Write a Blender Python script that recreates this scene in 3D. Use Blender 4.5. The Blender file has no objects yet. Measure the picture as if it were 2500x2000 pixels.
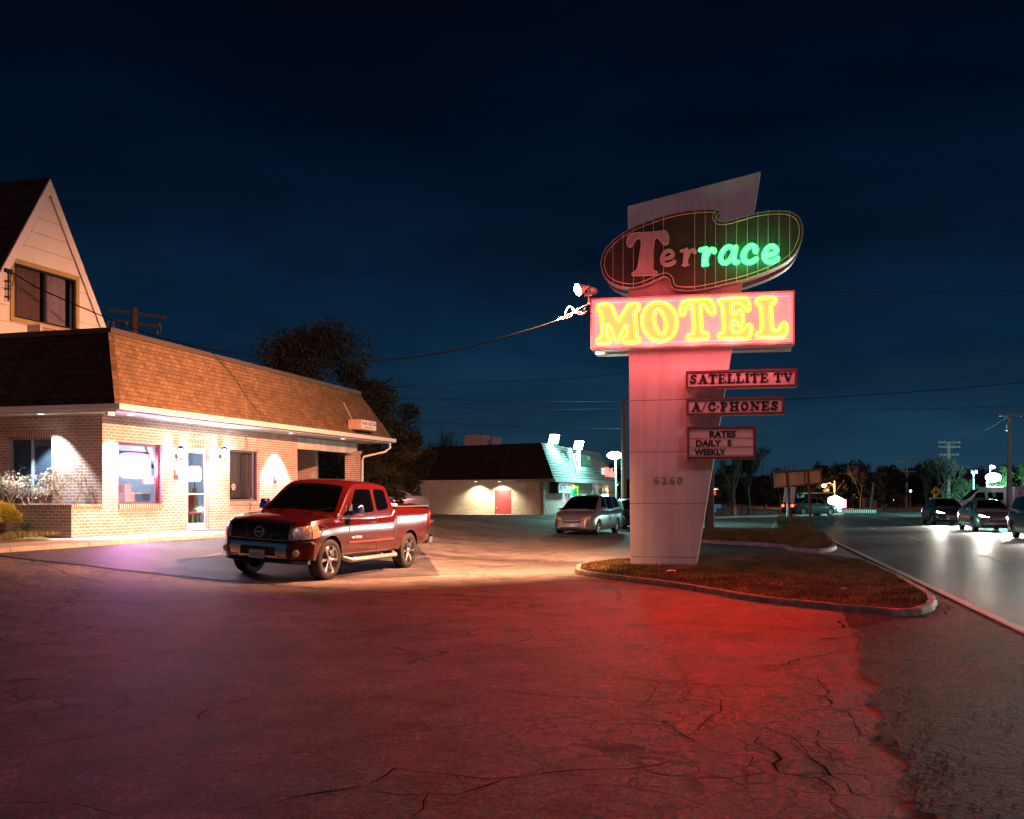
import bpy, bmesh, math, random
from mathutils import Vector, Matrix
from mathutils.bvhtree import BVHTree
from mathutils.geometry import tessellate_polygon
random.seed(7)
R = math.radians
S = bpy.context.scene
COL = S.collection
CAM = 1.70
F = 2500.0
HY = 1207.0

# ------------------------------------------------------------------ geometry of the place
def ray(px, py):
    return Vector(((px-1250)/F, 1.0, -(py-HY)/F))
def at(px, py, D):
    r = ray(px, py); return Vector((r.x*D, D, CAM+r.z*D))
WA = R(17.0)
WD = Vector((math.sin(WA), math.cos(WA), 0))      # along the motel front, away from the road
ND = Vector((math.cos(WA), -math.sin(WA), 0))     # outward normal of the motel front
C0 = Vector((-9.8, 24.5, 0))                      # front corner of the motel office
def gz(x, y):
    d = (Vector((x, y, 0))-C0).dot(ND)
    if d >= 8: return 0.0
    if d < 1.8: d = 1.8
    return .60*((8-d)/6.2)**2
def gnd(px, py, z=None):
    r = ray(px, py)
    zz = 0.0 if z is None else z
    for i in range(40):
        D = (CAM-zz)/max((py-HY)/F, 1e-5)
        if z is not None: break
        n = gz(r.x*D, D)
        zz = zz*.6+n*.4
    return Vector((r.x*D, D, zz))
def wall_t(px, m=0.0):
    """distance along the motel front where the picture column px meets it (plane m metres outward)"""
    k = (px-1250)/F
    ax = C0.x+ND.x*m; ay = C0.y+ND.y*m
    return (k*ay-ax)/(WD.x-k*WD.y)
def wall_z(px, py, m=0.0):
    t = wall_t(px, m); D = C0.y+ND.y*m+WD.y*t
    return CAM-(py-HY)/F*D

# ------------------------------------------------------------------ materials
MATS = {}
def newmat(name):
    m = bpy.data.materials.new(name); m.use_nodes = True
    nt = m.node_tree; nt.nodes.clear()
    return m, nt, nt.nodes, nt.links
def node(nt, typ, **kw):
    n = nt.nodes.new(typ)
    for k, v in kw.items():
        if k.startswith('i_'):
            n.inputs[int(k[2:])].default_value = v
        elif k in n.inputs and not hasattr(n, k): n.inputs[k].default_value = v
        else: setattr(n, k, v)
    return n
def pbsdf(nt, col=(.5,.5,.5), rough=.5, metal=0, spec=.5, coat=0):
    b = nt.nodes.new('ShaderNodeBsdfPrincipled'); o = nt.nodes.new('ShaderNodeOutputMaterial')
    nt.links.new(b.outputs[0], o.inputs[0])
    b.inputs['Base Color'].default_value = (*col, 1); b.inputs['Roughness'].default_value = rough
    b.inputs['Metallic'].default_value = metal; b.inputs['Specular IOR Level'].default_value = spec
    b.inputs['Coat Weight'].default_value = coat; b.inputs['Coat Roughness'].default_value = .04
    return b
def mat(name, col, rough=.5, metal=0, spec=.5, coat=0, var=.12, vscale=6.0, bump=0.0, bscale=40.0, emit=None, estr=1.0):
    if name in MATS: return MATS[name]
    m, nt, N, L = newmat(name)
    b = pbsdf(nt, col, rough, metal, spec, coat)
    tc = node(nt, 'ShaderNodeNewGeometry')
    if var > 0:
        n1 = node(nt, 'ShaderNodeTexNoise'); n1.inputs['Scale'].default_value = vscale; n1.inputs['Detail'].default_value = 6
        n1.inputs['Roughness'].default_value = .65
        L.new(tc.outputs['Position'], n1.inputs['Vector'])
        r = node(nt, 'ShaderNodeValToRGB')
        r.color_ramp.elements[0].position = .3; r.color_ramp.elements[1].position = .7
        r.color_ramp.elements[0].color = (*[c*(1-var) for c in col], 1)
        r.color_ramp.elements[1].color = (*[min(1, c*(1+var)) for c in col], 1)
        L.new(n1.outputs[0], r.inputs[0]); L.new(r.outputs[0], b.inputs['Base Color'])
        mr = node(nt, 'ShaderNodeMapRange'); mr.inputs[3].default_value = max(.02, rough*(1-var)); mr.inputs[4].default_value = min(1, rough*(1+var))
        L.new(n1.outputs[0], mr.inputs[0]); L.new(mr.outputs[0], b.inputs['Roughness'])
    if bump > 0:
        n2 = node(nt, 'ShaderNodeTexNoise'); n2.inputs['Scale'].default_value = bscale; n2.inputs['Detail'].default_value = 5
        L.new(tc.outputs['Position'], n2.inputs['Vector'])
        bp = node(nt, 'ShaderNodeBump'); bp.inputs['Strength'].default_value = bump; bp.inputs['Distance'].default_value = .02
        L.new(n2.outputs[0], bp.inputs['Height']); L.new(bp.outputs[0], b.inputs['Normal'])
    if emit:
        b.inputs['Emission Color'].default_value = (*emit, 1); b.inputs['Emission Strength'].default_value = estr
    MATS[name] = m
    return m
def emat(name, col, s=1.0):
    if name in MATS: return MATS[name]
    m, nt, N, L = newmat(name)
    e = node(nt, 'ShaderNodeEmission'); e.inputs[0].default_value = (*col, 1); e.inputs[1].default_value = s
    o = node(nt, 'ShaderNodeOutputMaterial'); L.new(e.outputs[0], o.inputs[0])
    MATS[name] = m
    return m
def glass(name, tint=(.9,.95,1), clear=.8, rough=.02):
    if name in MATS: return MATS[name]
    m, nt, N, L = newmat(name)
    t = node(nt, 'ShaderNodeBsdfTransparent'); t.inputs[0].default_value = (*[c*clear for c in tint], 1)
    g = node(nt, 'ShaderNodeBsdfGlossy'); g.inputs['Roughness'].default_value = rough; g.inputs[0].default_value = (.9,.9,.9,1)
    f = node(nt, 'ShaderNodeFresnel'); f.inputs[0].default_value = 1.5
    x = node(nt, 'ShaderNodeMixShader'); o = node(nt, 'ShaderNodeOutputMaterial')
    gb_ = node(nt, 'ShaderNodeNewGeometry'); iv = node(nt, 'ShaderNodeMath', operation='SUBTRACT'); iv.inputs[0].default_value = 1; L.new(gb_.outputs['Backfacing'], iv.inputs[1])
    ml = node(nt, 'ShaderNodeMath', operation='MULTIPLY'); L.new(f.outputs[0], ml.inputs[0]); L.new(iv.outputs[0], ml.inputs[1])
    L.new(ml.outputs[0], x.inputs[0]); L.new(t.outputs[0], x.inputs[1]); L.new(g.outputs[0], x.inputs[2]); L.new(x.outputs[0], o.inputs[0])
    MATS[name] = m
    return m
def brickmat(name, c1, c2, mortar, w=.215, h=.0735, ms=.011, rough=.85, bias=0.0, bump=.6, offset=.5, msmooth=.1, nvar=.25, spec=.3):
    if name in MATS: return MATS[name]
    m, nt, N, L = newmat(name)
    b = pbsdf(nt, c1, rough, spec=spec)
    uv = node(nt, 'ShaderNodeUVMap')
    br = node(nt, 'ShaderNodeTexBrick'); br.offset = offset
    for k, v in (('Color1', (*c1,1)), ('Color2', (*c2,1)), ('Mortar', (*mortar,1)), ('Scale', 1.0), ('Mortar Size', ms), ('Mortar Smooth', msmooth), ('Bias', bias), ('Brick Width', w), ('Row Height', h)):
        br.inputs[k].default_value = v
    L.new(uv.outputs[0], br.inputs['Vector'])
    n1 = node(nt, 'ShaderNodeTexNoise'); n1.inputs['Scale'].default_value = 2.2; n1.inputs['Detail'].default_value = 8; n1.inputs['Roughness'].default_value = .7
    L.new(uv.outputs[0], n1.inputs['Vector'])
    mr = node(nt, 'ShaderNodeMapRange'); mr.inputs[1].default_value = .3; mr.inputs[2].default_value = .7; mr.inputs[3].default_value = 1-nvar; mr.inputs[4].default_value = 1+nvar
    L.new(n1.outputs[0], mr.inputs[0])
    vm = node(nt, 'ShaderNodeVectorMath', operation='SCALE'); L.new(br.outputs[0], vm.inputs[0]); L.new(mr.outputs[0], vm.inputs['Scale'])
    L.new(vm.outputs[0], b.inputs['Base Color'])
    n2 = node(nt, 'ShaderNodeTexNoise'); n2.inputs['Scale'].default_value = 60; L.new(uv.outputs[0], n2.inputs['Vector'])
    ad = node(nt, 'ShaderNodeMath', operation='MULTIPLY_ADD'); ad.inputs[1].default_value = -1.0
    m3 = node(nt, 'ShaderNodeMath', operation='MULTIPLY'); m3.inputs[1].default_value = .35; L.new(n2.outputs[0], m3.inputs[0])
    L.new(br.outputs['Fac'], ad.inputs[0]); L.new(m3.outputs[0], ad.inputs[2])
    bp = node(nt, 'ShaderNodeBump'); bp.inputs['Strength'].default_value = bump; bp.inputs['Distance'].default_value = .008
    L.new(ad.outputs[0], bp.inputs['Height']); L.new(bp.outputs[0], b.inputs['Normal'])
    MATS[name] = m
    return m

# ------------------------------------------------------------------ objects
def tag(o, label=None, cat=None, group=None, kind=None):
    if label: o['label'] = label
    if cat: o['category'] = cat
    if group: o['group'] = group
    if kind: o['kind'] = kind
    return o
def thing(name, label, cat, loc=(0,0,0), rotz=0.0, group=None):
    o = bpy.data.objects.new(name, None); COL.objects.link(o)
    o.empty_display_size = .2
    o.location = loc; o.rotation_euler = (0, 0, rotz)
    return tag(o, label, cat, group)
def wm(o):
    M = Matrix.Identity(4)
    while o is not None:
        M = Matrix.LocRotScale(o.location, o.rotation_euler, o.scale) @ M
        o = o.parent
    return M
class MB:
    def __init__(s): s.v = []; s.f = []
    def add(s, vs, fs, M=None):
        b = len(s.v)
        for v in vs:
            v = Vector(v)
            s.v.append(M @ v if M is not None else v)
        s.f += [tuple(b+i for i in f) for f in fs]
        return s
    def box(s, x0, x1, y0, y1, z0, z1, M=None):
        vs = [(x0,y0,z0),(x1,y0,z0),(x1,y1,z0),(x0,y1,z0),(x0,y0,z1),(x1,y0,z1),(x1,y1,z1),(x0,y1,z1)]
        return s.add(vs, [(3,2,1,0),(4,5,6,7),(0,1,5,4),(1,2,6,5),(2,3,7,6),(3,0,4,7)], M)
    def cbox(s, c, d, M=None):
        return s.box(c[0]-d[0]/2, c[0]+d[0]/2, c[1]-d[1]/2, c[1]+d[1]/2, c[2]-d[2]/2, c[2]+d[2]/2, M)
    def hexa(s, q0, q1):
        """two quads (4 points each) joined"""
        return s.add(list(q0)+list(q1), [(3,2,1,0),(4,5,6,7),(0,1,5,4),(1,2,6,5),(2,3,7,6),(3,0,4,7)])
    def prism(s, poly, h0, h1, fr=None):
        """poly: 2D points; fr(a,b,h)->3D"""
        fr = fr or (lambda a, b, h: (a, b, h))
        n = len(poly)
        lo = [fr(a, b, h0) for a, b in poly]; hi = [fr(a, b, h1) for a, b in poly]
        tri = tessellate_polygon([[Vector((a, b, 0)) for a, b in poly]])
        fs = [tuple(t) for t in tri]
        b = len(s.v)
        s.v += [Vector(p) for p in lo+hi]
        for t in fs:
            s.f.append(tuple(b+i for i in t)); s.f.append(tuple(b+n+i for i in reversed(t)))
        for i in range(n):
            j = (i+1) % n
            s.f.append((b+i, b+j, b+n+j, b+n+i))
        return s
    def tube(s, pts, r, seg=8, closed=False, caps=True):
        pts = [Vector(p) for p in pts]; n = len(pts)
        rs = r if isinstance(r, (list, tuple)) else [r]*n
        b = len(s.v); up = None
        for i, p in enumerate(pts):
            a = pts[(i-1) % n] if (closed or i > 0) else p
            c = pts[(i+1) % n] if (closed or i < n-1) else p
            t = (c-a)
            t = t.normalized() if t.length > 1e-9 else Vector((0,0,1))
            if up is None:
                up = Vector((0,0,1)) if abs(t.z) < .9 else Vector((1,0,0))
            u = t.cross(up)
            if u.length < 1e-6: u = t.cross(Vector((0,1,0)))
            u.normalize(); w = u.cross(t).normalized(); up = w
            for k in range(seg):
                an = 2*math.pi*k/seg
                s.v.append(p+u*(rs[i]*math.cos(an))+w*(rs[i]*math.sin(an)))
        m = n if closed else n-1
        for i in range(m):
            i2 = (i+1) % n
            for k in range(seg):
                k2 = (k+1) % seg
                s.f.append((b+i*seg+k, b+i*seg+k2, b+i2*seg+k2, b+i2*seg+k))
        if caps and not closed:
            s.f.append(tuple(b+k for k in reversed(range(seg))))
            s.f.append(tuple(b+(n-1)*seg+k for k in range(seg)))
        return s
    def lathe(s, prof, seg=24, M=None, cap=True):
        """prof: (r,z) list, around z"""
        b = len(s.v); n = len(prof)
        for r, z in prof:
            for k in range(seg):
                a = 2*math.pi*k/seg
                v = Vector((r*math.cos(a), r*math.sin(a), z))
                s.v.append(M @ v if M is not None else v)
        for i in range(n-1):
            for k in range(seg):
                k2 = (k+1) % seg
                s.f.append((b+i*seg+k, b+i*seg+k2, b+(i+1)*seg+k2, b+(i+1)*seg+k))
        if cap:
            s.f.append(tuple(b+k for k in reversed(range(seg)))); s.f.append(tuple(b+(n-1)*seg+k for k in range(seg)))
        return s
    def ball(s, c, r, seg=12, ring=8):
        rr = r if isinstance(r, (tuple, list)) else (r, r, r)
        pr = [(math.sin(math.pi*i/ring), -math.cos(math.pi*i/ring)) for i in range(ring+1)]
        pr[0] = (.001, -1); pr[-1] = (.001, 1)
        M = Matrix.Translation(c) @ Matrix.Diagonal((rr[0], rr[1], rr[2], 1))
        return s.lathe(pr, seg, M)
    def build(s, name, m, parent=None, world=True, smooth=None, uv=False, uvM=None, bevel=0.0, fix=True):
        me = bpy.data.meshes.new(name)
        vs = s.v
        if parent is not None and world:
            Mi = wm(parent).inverted(); vs = [Mi @ v for v in vs]
        me.from_pydata([tuple(v) for v in vs], [], s.f)
        if fix:
            bm = bmesh.new(); bm.from_mesh(me); bmesh.ops.recalc_face_normals(bm, faces=bm.faces); bm.to_mesh(me); bm.free()
        if uv:
            Mu = uvM
            l = me.uv_layers.new(name='UVMap')
            for p in me.polygons:
                n = p.normal
                for li in p.loop_indices:
                    v = me.vertices[me.loops[li].vertex_index].co
                    if uv == 'slope':
                        # slope-following: u along x or y, v = distance up
                        if abs(n.x) > abs(n.y): l.data[li].uv = (v.y, v.z*1.0/max(.3, math.sqrt(max(0,1-n.z*n.z))))
                        else: l.data[li].uv = (v.x, v.z*1.0/max(.3, math.sqrt(max(0,1-n.z*n.z))))
                    elif abs(n.z) > .7: l.data[li].uv = (v.x, v.y)
                    elif abs(n.x) > abs(n.y): l.data[li].uv = (v.y, v.z)
                    else: l.data[li].uv = (v.x, v.z)
        me.materials.append(m)
        if smooth is not None:
            for p in me.polygons: p.use_smooth = True
            me.set_sharp_from_angle(angle=R(smooth))
        o = bpy.data.objects.new(name, me); COL.objects.link(o)
        if parent is not None: o.parent = parent
        if bevel > 0:
            bv = o.modifiers.new('bevel', 'BEVEL'); bv.width = bevel; bv.segments = 2; bv.limit_method = 'ANGLE'; bv.angle_limit = R(40)
        return o
def smoothpts(pts, k=4, closed=True):
    """Catmull-Rom"""
    n = len(pts); out = []
    rng = range(n) if closed else range(n-1)
    for i in rng:
        if closed: p = [pts[(i+j-1) % n] for j in range(4)]
        else: p = [pts[max(0, min(n-1, i+j-1))] for j in range(4)]
        for q in range(k):
            t = q/k
            out.append(tuple(.5*((2*p[1][d])+(-p[0][d]+p[2][d])*t+(2*p[0][d]-5*p[1][d]+4*p[2][d]-p[3][d])*t*t+(-p[0][d]+3*p[1][d]-3*p[2][d]+p[3][d])*t**3) for d in range(len(p[0]))))
    if not closed: out.append(tuple(pts[-1]))
    return out
def copy_tree(o, parent=None):
    c = o.copy(); COL.objects.link(c); c.parent = parent
    for ch in list(o.children): copy_tree(ch, c)
    return c
def textmesh(name, body, m, parent, fr, u0, u1, v0, v1, h=.01, bold=0.0, world=True):
    """text fitted in the rectangle; fr(a,b,h)->3D"""
    cu = bpy.data.curves.new('t', 'FONT'); cu.body = body; cu.size = 1; cu.offset = bold; cu.resolution_u = 3
    ob = bpy.data.objects.new('t', cu); COL.objects.link(ob)
    bpy.context.view_layer.update()
    me = ob.to_mesh()
    vs = [v.co.copy() for v in me.vertices]; fs = [tuple(p.vertices) for p in me.polygons]
    ob.to_mesh_clear(); bpy.data.objects.remove(ob); bpy.data.curves.remove(cu)
    x0 = min(v.x for v in vs); x1 = max(v.x for v in vs); y0 = min(v.y for v in vs); y1 = max(v.y for v in vs)
    def mp(v): return u0+(v.x-x0)/(x1-x0)*(u1-u0), v0+(v.y-y0)/(y1-y0)*(v1-v0)
    mb = MB()
    cnt = {}
    for f in fs:
        for i in range(len(f)):
            e = (f[i], f[(i+1) % len(f)]); cnt[e] = 1
    n = len(vs)
    mb.v = [Vector(fr(*mp(v), 0)) for v in vs]+[Vector(fr(*mp(v), h)) for v in vs]
    for f in fs:
        mb.f.append(tuple(n+i for i in f)); mb.f.append(tuple(reversed(f)))
    for e in cnt:
        if (e[1], e[0]) not in cnt: mb.f.append((e[0], e[1], n+e[1], n+e[0]))
    return mb.build(name, m, parent, world=world, fix=True)
def spot(name, loc, target, power, col, size=60, blend=.4, r=.05, parent=None):
    l = bpy.data.lights.new(name, 'SPOT'); l.energy = power; l.color = col; l.spot_size = R(size); l.spot_blend = blend; l.shadow_soft_size = r
    o = bpy.data.objects.new(name, l); COL.objects.link(o)
    q = (Vector(target)-Vector(loc)).to_track_quat('-Z', 'Y')
    if parent is not None:
        M = wm(parent).inverted() @ Matrix.LocRotScale(Vector(loc), q, None)
        o.parent = parent; o.matrix_local = M
    else:
        o.location = loc; o.rotation_euler = q.to_euler()
    return o
def point(name, loc, power, col, r=.05, parent=None):
    l = bpy.data.lights.new(name, 'POINT'); l.energy = power; l.color = col; l.shadow_soft_size = r
    o = bpy.data.objects.new(name, l); COL.objects.link(o)
    if parent is not None: o.parent = parent; o.location = wm(parent).inverted() @ Vector(loc)
    else: o.location = loc
    return o
def wallfr(t, m, z): return C0+WD*t+ND*m+Vector((0, 0, z))
# ------------------------------------------------------------------ surfaces of the ground
def asphalt(name, dark, light, cracks=1.0, rough=(.42,.7), bump=.5, bscale=90.0, speck=.0):
    m, nt, N, L = newmat(name)
    b = pbsdf(nt, dark, .55, spec=(.12 if 'shoulder' in name else .42))
    g = node(nt, 'ShaderNodeNewGeometry')
    def noise(sc, det=6, ro=.6, dist=0):
        n = node(nt, 'ShaderNodeTexNoise'); n.inputs['Scale'].default_value = sc; n.inputs['Detail'].default_value = det
        n.inputs['Roughness'].default_value = ro; n.inputs['Distortion'].default_value = dist; L.new(g.outputs['Position'], n.inputs['Vector']); return n
    def ramp(src, a, c, ca, cb):
        r = node(nt, 'ShaderNodeValToRGB'); r.color_ramp.elements[0].position = a; r.color_ramp.elements[1].position = c
        r.color_ramp.elements[0].color = (*ca, 1); r.color_ramp.elements[1].color = (*cb, 1); L.new(src, r.inputs[0]); return r
    def mix(t, a, c, fac):
        x = node(nt, 'ShaderNodeMix', data_type='RGBA', blend_type=t); L.new(a, x.inputs[6]); L.new(c, x.inputs[7])
        if isinstance(fac, float): x.inputs[0].default_value = fac
        else: L.new(fac, x.inputs[0])
        return x
    big = noise(.22, 8, .62, .6); mid = noise(1.7, 8, .7); fine = noise(bscale, 3, .7)
    c1 = ramp(big.outputs[0], .32, .68, dark, light)
    c2 = ramp(mid.outputs[0], .35, .65, (.62,)*3, (1.25,)*3)
    x = mix('MULTIPLY', c1.outputs[0], c2.outputs[0], 1.0)
    c3 = ramp(fine.outputs[0], .3, .72, (.5,)*3, (1.6,)*3)
    x = mix('MULTIPLY', x.outputs[2], c3.outputs[0], .75)
    gr = noise(16, 5, .8); c4 = ramp(gr.outputs[0], .34, .66, (.55,)*3, (1.7,)*3); x = mix('MULTIPLY', x.outputs[2], c4.outputs[0], 1.0)
    g3 = noise(42, 4, .8); c6 = ramp(g3.outputs[0], .36, .64, (.42,)*3, (1.9,)*3); x = mix('MULTIPLY', x.outputs[2], c6.outputs[0], 1.0)
    st = noise(.75, 7, .7, 1.5); c5 = ramp(st.outputs[0], .50, .63, (1,1,1), (.52,.52,.52)); x = mix('MULTIPLY', x.outputs[2], c5.outputs[0], .8)
    # cracks : distorted cell borders, only in some areas
    nd = noise(1.3, 6, .6); vm = node(nt, 'ShaderNodeVectorMath', operation='MULTIPLY_ADD')
    L.new(nd.outputs[1], vm.inputs[0]); vm.inputs[1].default_value = (.9, .9, 0); L.new(g.outputs['Position'], vm.inputs[2])
    fl = node(nt, 'ShaderNodeVectorMath', operation='MULTIPLY'); fl.inputs[1].default_value = (1, 1, 0); L.new(vm.outputs[0], fl.inputs[0])
    outs = []
    for sc, wd, lo, hi, msc in ((.42, .010, .50, .55, .16), (2.2, .045, .55, .60, .3)):
        v = node(nt, 'ShaderNodeTexVoronoi', feature='DISTANCE_TO_EDGE'); v.inputs['Scale'].default_value = sc; L.new(fl.outputs[0], v.inputs['Vector'])
        lt = node(nt, 'ShaderNodeMapRange'); lt.inputs[1].default_value = 0; lt.inputs[2].default_value = wd; lt.inputs[3].default_value = 1; lt.inputs[4].default_value = 0
        L.new(v.outputs[0], lt.inputs[0])
        mk = noise(msc, 3, .5); r = node(nt, 'ShaderNodeMapRange'); r.inputs[1].default_value = lo; r.inputs[2].default_value = hi; L.new(mk.outputs[0], r.inputs[0])
        q = node(nt, 'ShaderNodeMath', operation='MULTIPLY'); L.new(lt.outputs[0], q.inputs[0]); L.new(r.outputs[0], q.inputs[1]); outs.append(q)
    # extra alligator cracking near the street end of the lot
    sub = node(nt, 'ShaderNodeVectorMath', operation='DISTANCE'); sub.inputs[1].default_value = (2.0, 7.2, 0); L.new(g.outputs['Position'], sub.inputs[0])
    ar = node(nt, 'ShaderNodeMapRange'); ar.inputs[1].default_value = 1.5; ar.inputs[2].default_value = 2.9; ar.inputs[3].default_value = 1; ar.inputs[4].default_value = 0; L.new(sub.outputs['Value'], ar.inputs[0])
    v = node(nt, 'ShaderNodeTexVoronoi', feature='DISTANCE_TO_EDGE'); v.inputs['Scale'].default_value = 3.0; L.new(fl.outputs[0], v.inputs['Vector'])
    lt = node(nt, 'ShaderNodeMapRange'); lt.inputs[2].default_value = .055; lt.inputs[3].default_value = 1; lt.inputs[4].default_value = 0; L.new(v.outputs[0], lt.inputs[0])
    q = node(nt, 'ShaderNodeMath', operation='MULTIPLY'); L.new(lt.outputs[0], q.inputs[0]); L.new(ar.outputs[0], q.inputs[1]); outs.append(q)
    mx = node(nt, 'ShaderNodeMath', operation='MAXIMUM'); L.new(outs[0].outputs[0], mx.inputs[0]); L.new(outs[1].outputs[0], mx.inputs[1])
    mx2 = node(nt, 'ShaderNodeMath', operation='MAXIMUM'); L.new(mx.outputs[0], mx2.inputs[0]); L.new(outs[2].outputs[0], mx2.inputs[1])
    ck = node(nt, 'ShaderNodeMath', operation='MULTIPLY'); ck.inputs[1].default_value = cracks; L.new(mx2.outputs[0], ck.inputs[0])
    bl = node(nt, 'ShaderNodeRGB'); bl.outputs[0].default_value = (.006, .006, .006, 1)
    x = mix('MIX', x.outputs[2], bl.outputs[0], ck.outputs[0])
    L.new(x.outputs[2], b.inputs['Base Color'])
    rr = node(nt, 'ShaderNodeMapRange'); rr.inputs[1].default_value = .3; rr.inputs[2].default_value = .7; rr.inputs[3].default_value = rough[0]; rr.inputs[4].default_value = rough[1]
    ms = node(nt, 'ShaderNodeMath', operation='ADD'); L.new(big.outputs[0], ms.inputs[0]); L.new(mid.outputs[0], ms.inputs[1])
    hf = node(nt, 'ShaderNodeMath', operation='MULTIPLY'); hf.inputs[1].default_value = .5; L.new(ms.outputs[0], hf.inputs[0]); L.new(hf.outputs[0], rr.inputs[0]); L.new(rr.outputs[0], b.inputs['Roughness'])
    h = node(nt, 'ShaderNodeMath', operation='MULTIPLY_ADD'); h.inputs[1].default_value = -.9; L.new(ck.outputs[0], h.inputs[0]); L.new(fine.outputs[0], h.inputs[2])
    bp = node(nt, 'ShaderNodeBump'); bp.inputs['Strength'].default_value = bump; bp.inputs['Distance'].default_value = (.03 if 'shoulder' in name else .006); L.new(h.outputs[0], bp.inputs['Height'])
    L.new(bp.outputs[0], b.inputs['Normal'])
    return m
M_lot = asphalt('lot_asphalt', (.080,.072,.066), (.21,.19,.17), 1.0, (.58,.88), .5)
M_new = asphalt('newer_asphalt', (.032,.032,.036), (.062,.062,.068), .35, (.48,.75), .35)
M_road = asphalt('road_asphalt', (.07,.07,.07), (.11,.11,.108), .25, (.42,.6), .3, 70)
M_shoulder = asphalt('shoulder_asphalt', (.035,.03,.028), (.13,.115,.105), .35, (.72,.95), 1.0, 34)
M_conc = mat('concrete', (.42,.40,.36), .8, var=.25, vscale=3, bump=.3, bscale=60)
M_kerb = mat('kerb_concrete', (.32,.28,.25), .9, var=.5, vscale=7, bump=.5, bscale=30)
M_paint = mat('road_paint', (.62,.62,.58), .6, var=.35, vscale=9, bump=.2)
M_seam = mat('tar', (.006,.006,.006), .95, spec=.03, var=.1)

# ground : one sheet to the horizon
def axis(lo, hi, st, far):
    a = []; v = lo
    while v < hi+1e-6: a.append(v); v += st
    e = []
    for q in far: e.append(q)
    return [lo-q for q in reversed(e)]+a+[hi+q for q in e]
xs = axis(-26, 14, .5, [3, 9, 25, 60, 150, 400, 900, 1800]); ys = axis(-6, 62, .5, [4, 10, 30, 80, 200, 500, 1000, 2000])
g = MB()
for y in ys:
    for x in xs: g.v.append(Vector((x, y, gz(x, y))))
nx = len(xs)
for j in range(len(ys)-1):
    for i in range(nx-1): g.f.append((j*nx+i, j*nx+i+1, (j+1)*nx+i+1, (j+1)*nx+i))
tag(g.build('ground', M_lot, fix=False, smooth=80), kind='structure')

def sheet(name, pts, m, lift, parts=1, kind='structure', sub=.6):
    """flat polygon laid on the ground, cut fine enough to follow its slope"""
    bm = bmesh.new()
    vs = [bm.verts.new((p[0], p[1], 0)) for p in pts]
    bm.faces.new(vs)
    bmesh.ops.triangulate(bm, faces=bm.faces, quad_method='FIXED', ngon_method='EAR_CLIP')
    if parts:
        x0 = min(p[0] for p in pts); x1 = max(p[0] for p in pts); y0 = min(p[1] for p in pts); y1 = max(p[1] for p in pts)
        def cuts(a0, a1):
            k = math.ceil(a0/.5)*.5; out = []
            while k < a1: out.append(k); k += .5
            return out
        for cx in cuts(x0, x1): bmesh.ops.bisect_plane(bm, geom=bm.verts[:]+bm.edges[:]+bm.faces[:], plane_co=(cx,0,0), plane_no=(1,0,0))
        for cy in cuts(y0, y1): bmesh.ops.bisect_plane(bm, geom=bm.verts[:]+bm.edges[:]+bm.faces[:], plane_co=(0,cy,0), plane_no=(0,1,0))
    for v in bm.verts: v.co.z = gz(v.co.x, v.co.y)+lift
    me = bpy.data.meshes.new(name); bm.to_mesh(me); bm.free()
    for p in me.polygons:
        if p.normal.z < 0: p.flip()
    me.materials.append(m)
    o = bpy.data.objects.new(name, me); COL.objects.link(o); return tag(o, kind=kind)
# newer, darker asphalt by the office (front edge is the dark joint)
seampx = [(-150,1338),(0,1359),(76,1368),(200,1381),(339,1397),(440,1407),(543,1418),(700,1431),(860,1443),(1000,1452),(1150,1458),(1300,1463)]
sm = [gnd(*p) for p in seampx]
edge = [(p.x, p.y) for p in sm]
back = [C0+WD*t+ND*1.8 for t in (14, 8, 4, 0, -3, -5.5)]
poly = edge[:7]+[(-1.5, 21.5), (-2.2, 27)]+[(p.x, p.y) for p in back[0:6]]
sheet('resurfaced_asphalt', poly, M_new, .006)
def ribbon(mb, pts, w, lift, wv=.35):
    P = [Vector((p.x, p.y, 0)) for p in pts]
    Q = []
    for i in range(len(P)-1):
        d = (P[i+1]-P[i]).length; k = max(1, int(d/.12))
        for q in range(k): Q.append(P[i].lerp(P[i+1], q/k))
    Q.append(P[-1]); n = len(Q); b = len(mb.v); ph = random.random()*9
    wob = 0
    for i, p in enumerate(Q):
        t = (Q[min(n-1, i+1)]-Q[max(0, i-1)]).normalized(); s = Vector((-t.y, t.x, 0))
        wob = wob*.72+random.uniform(-1, 1)*w*2.2*(wv/.35)
        ww = w*(1+wv*math.sin(i*1.7+ph)+random.uniform(-wv, wv))*.5
        if wv > .2: ww *= min(1, .25+6*min(i, n-1-i)/n)
        c = p+s*wob*(1 if wv > .2 else 0)
        for sg in (-1, 1):
            v = c+s*ww*sg; v.z = gz(v.x, v.y)+lift; mb.v.append(v)
    for i in range(n-1): mb.f.append((b+2*i, b+2*i+2, b+2*i+3, b+2*i+1))
cr = MB()
ribbon(cr, sm, .05, .012, .15)
A = lambda x, y: gnd(x/1.6585, 1400+y/1.6585)
B = lambda x, y: gnd(1300+x/1.797, 1350+y/1.797)
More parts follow.
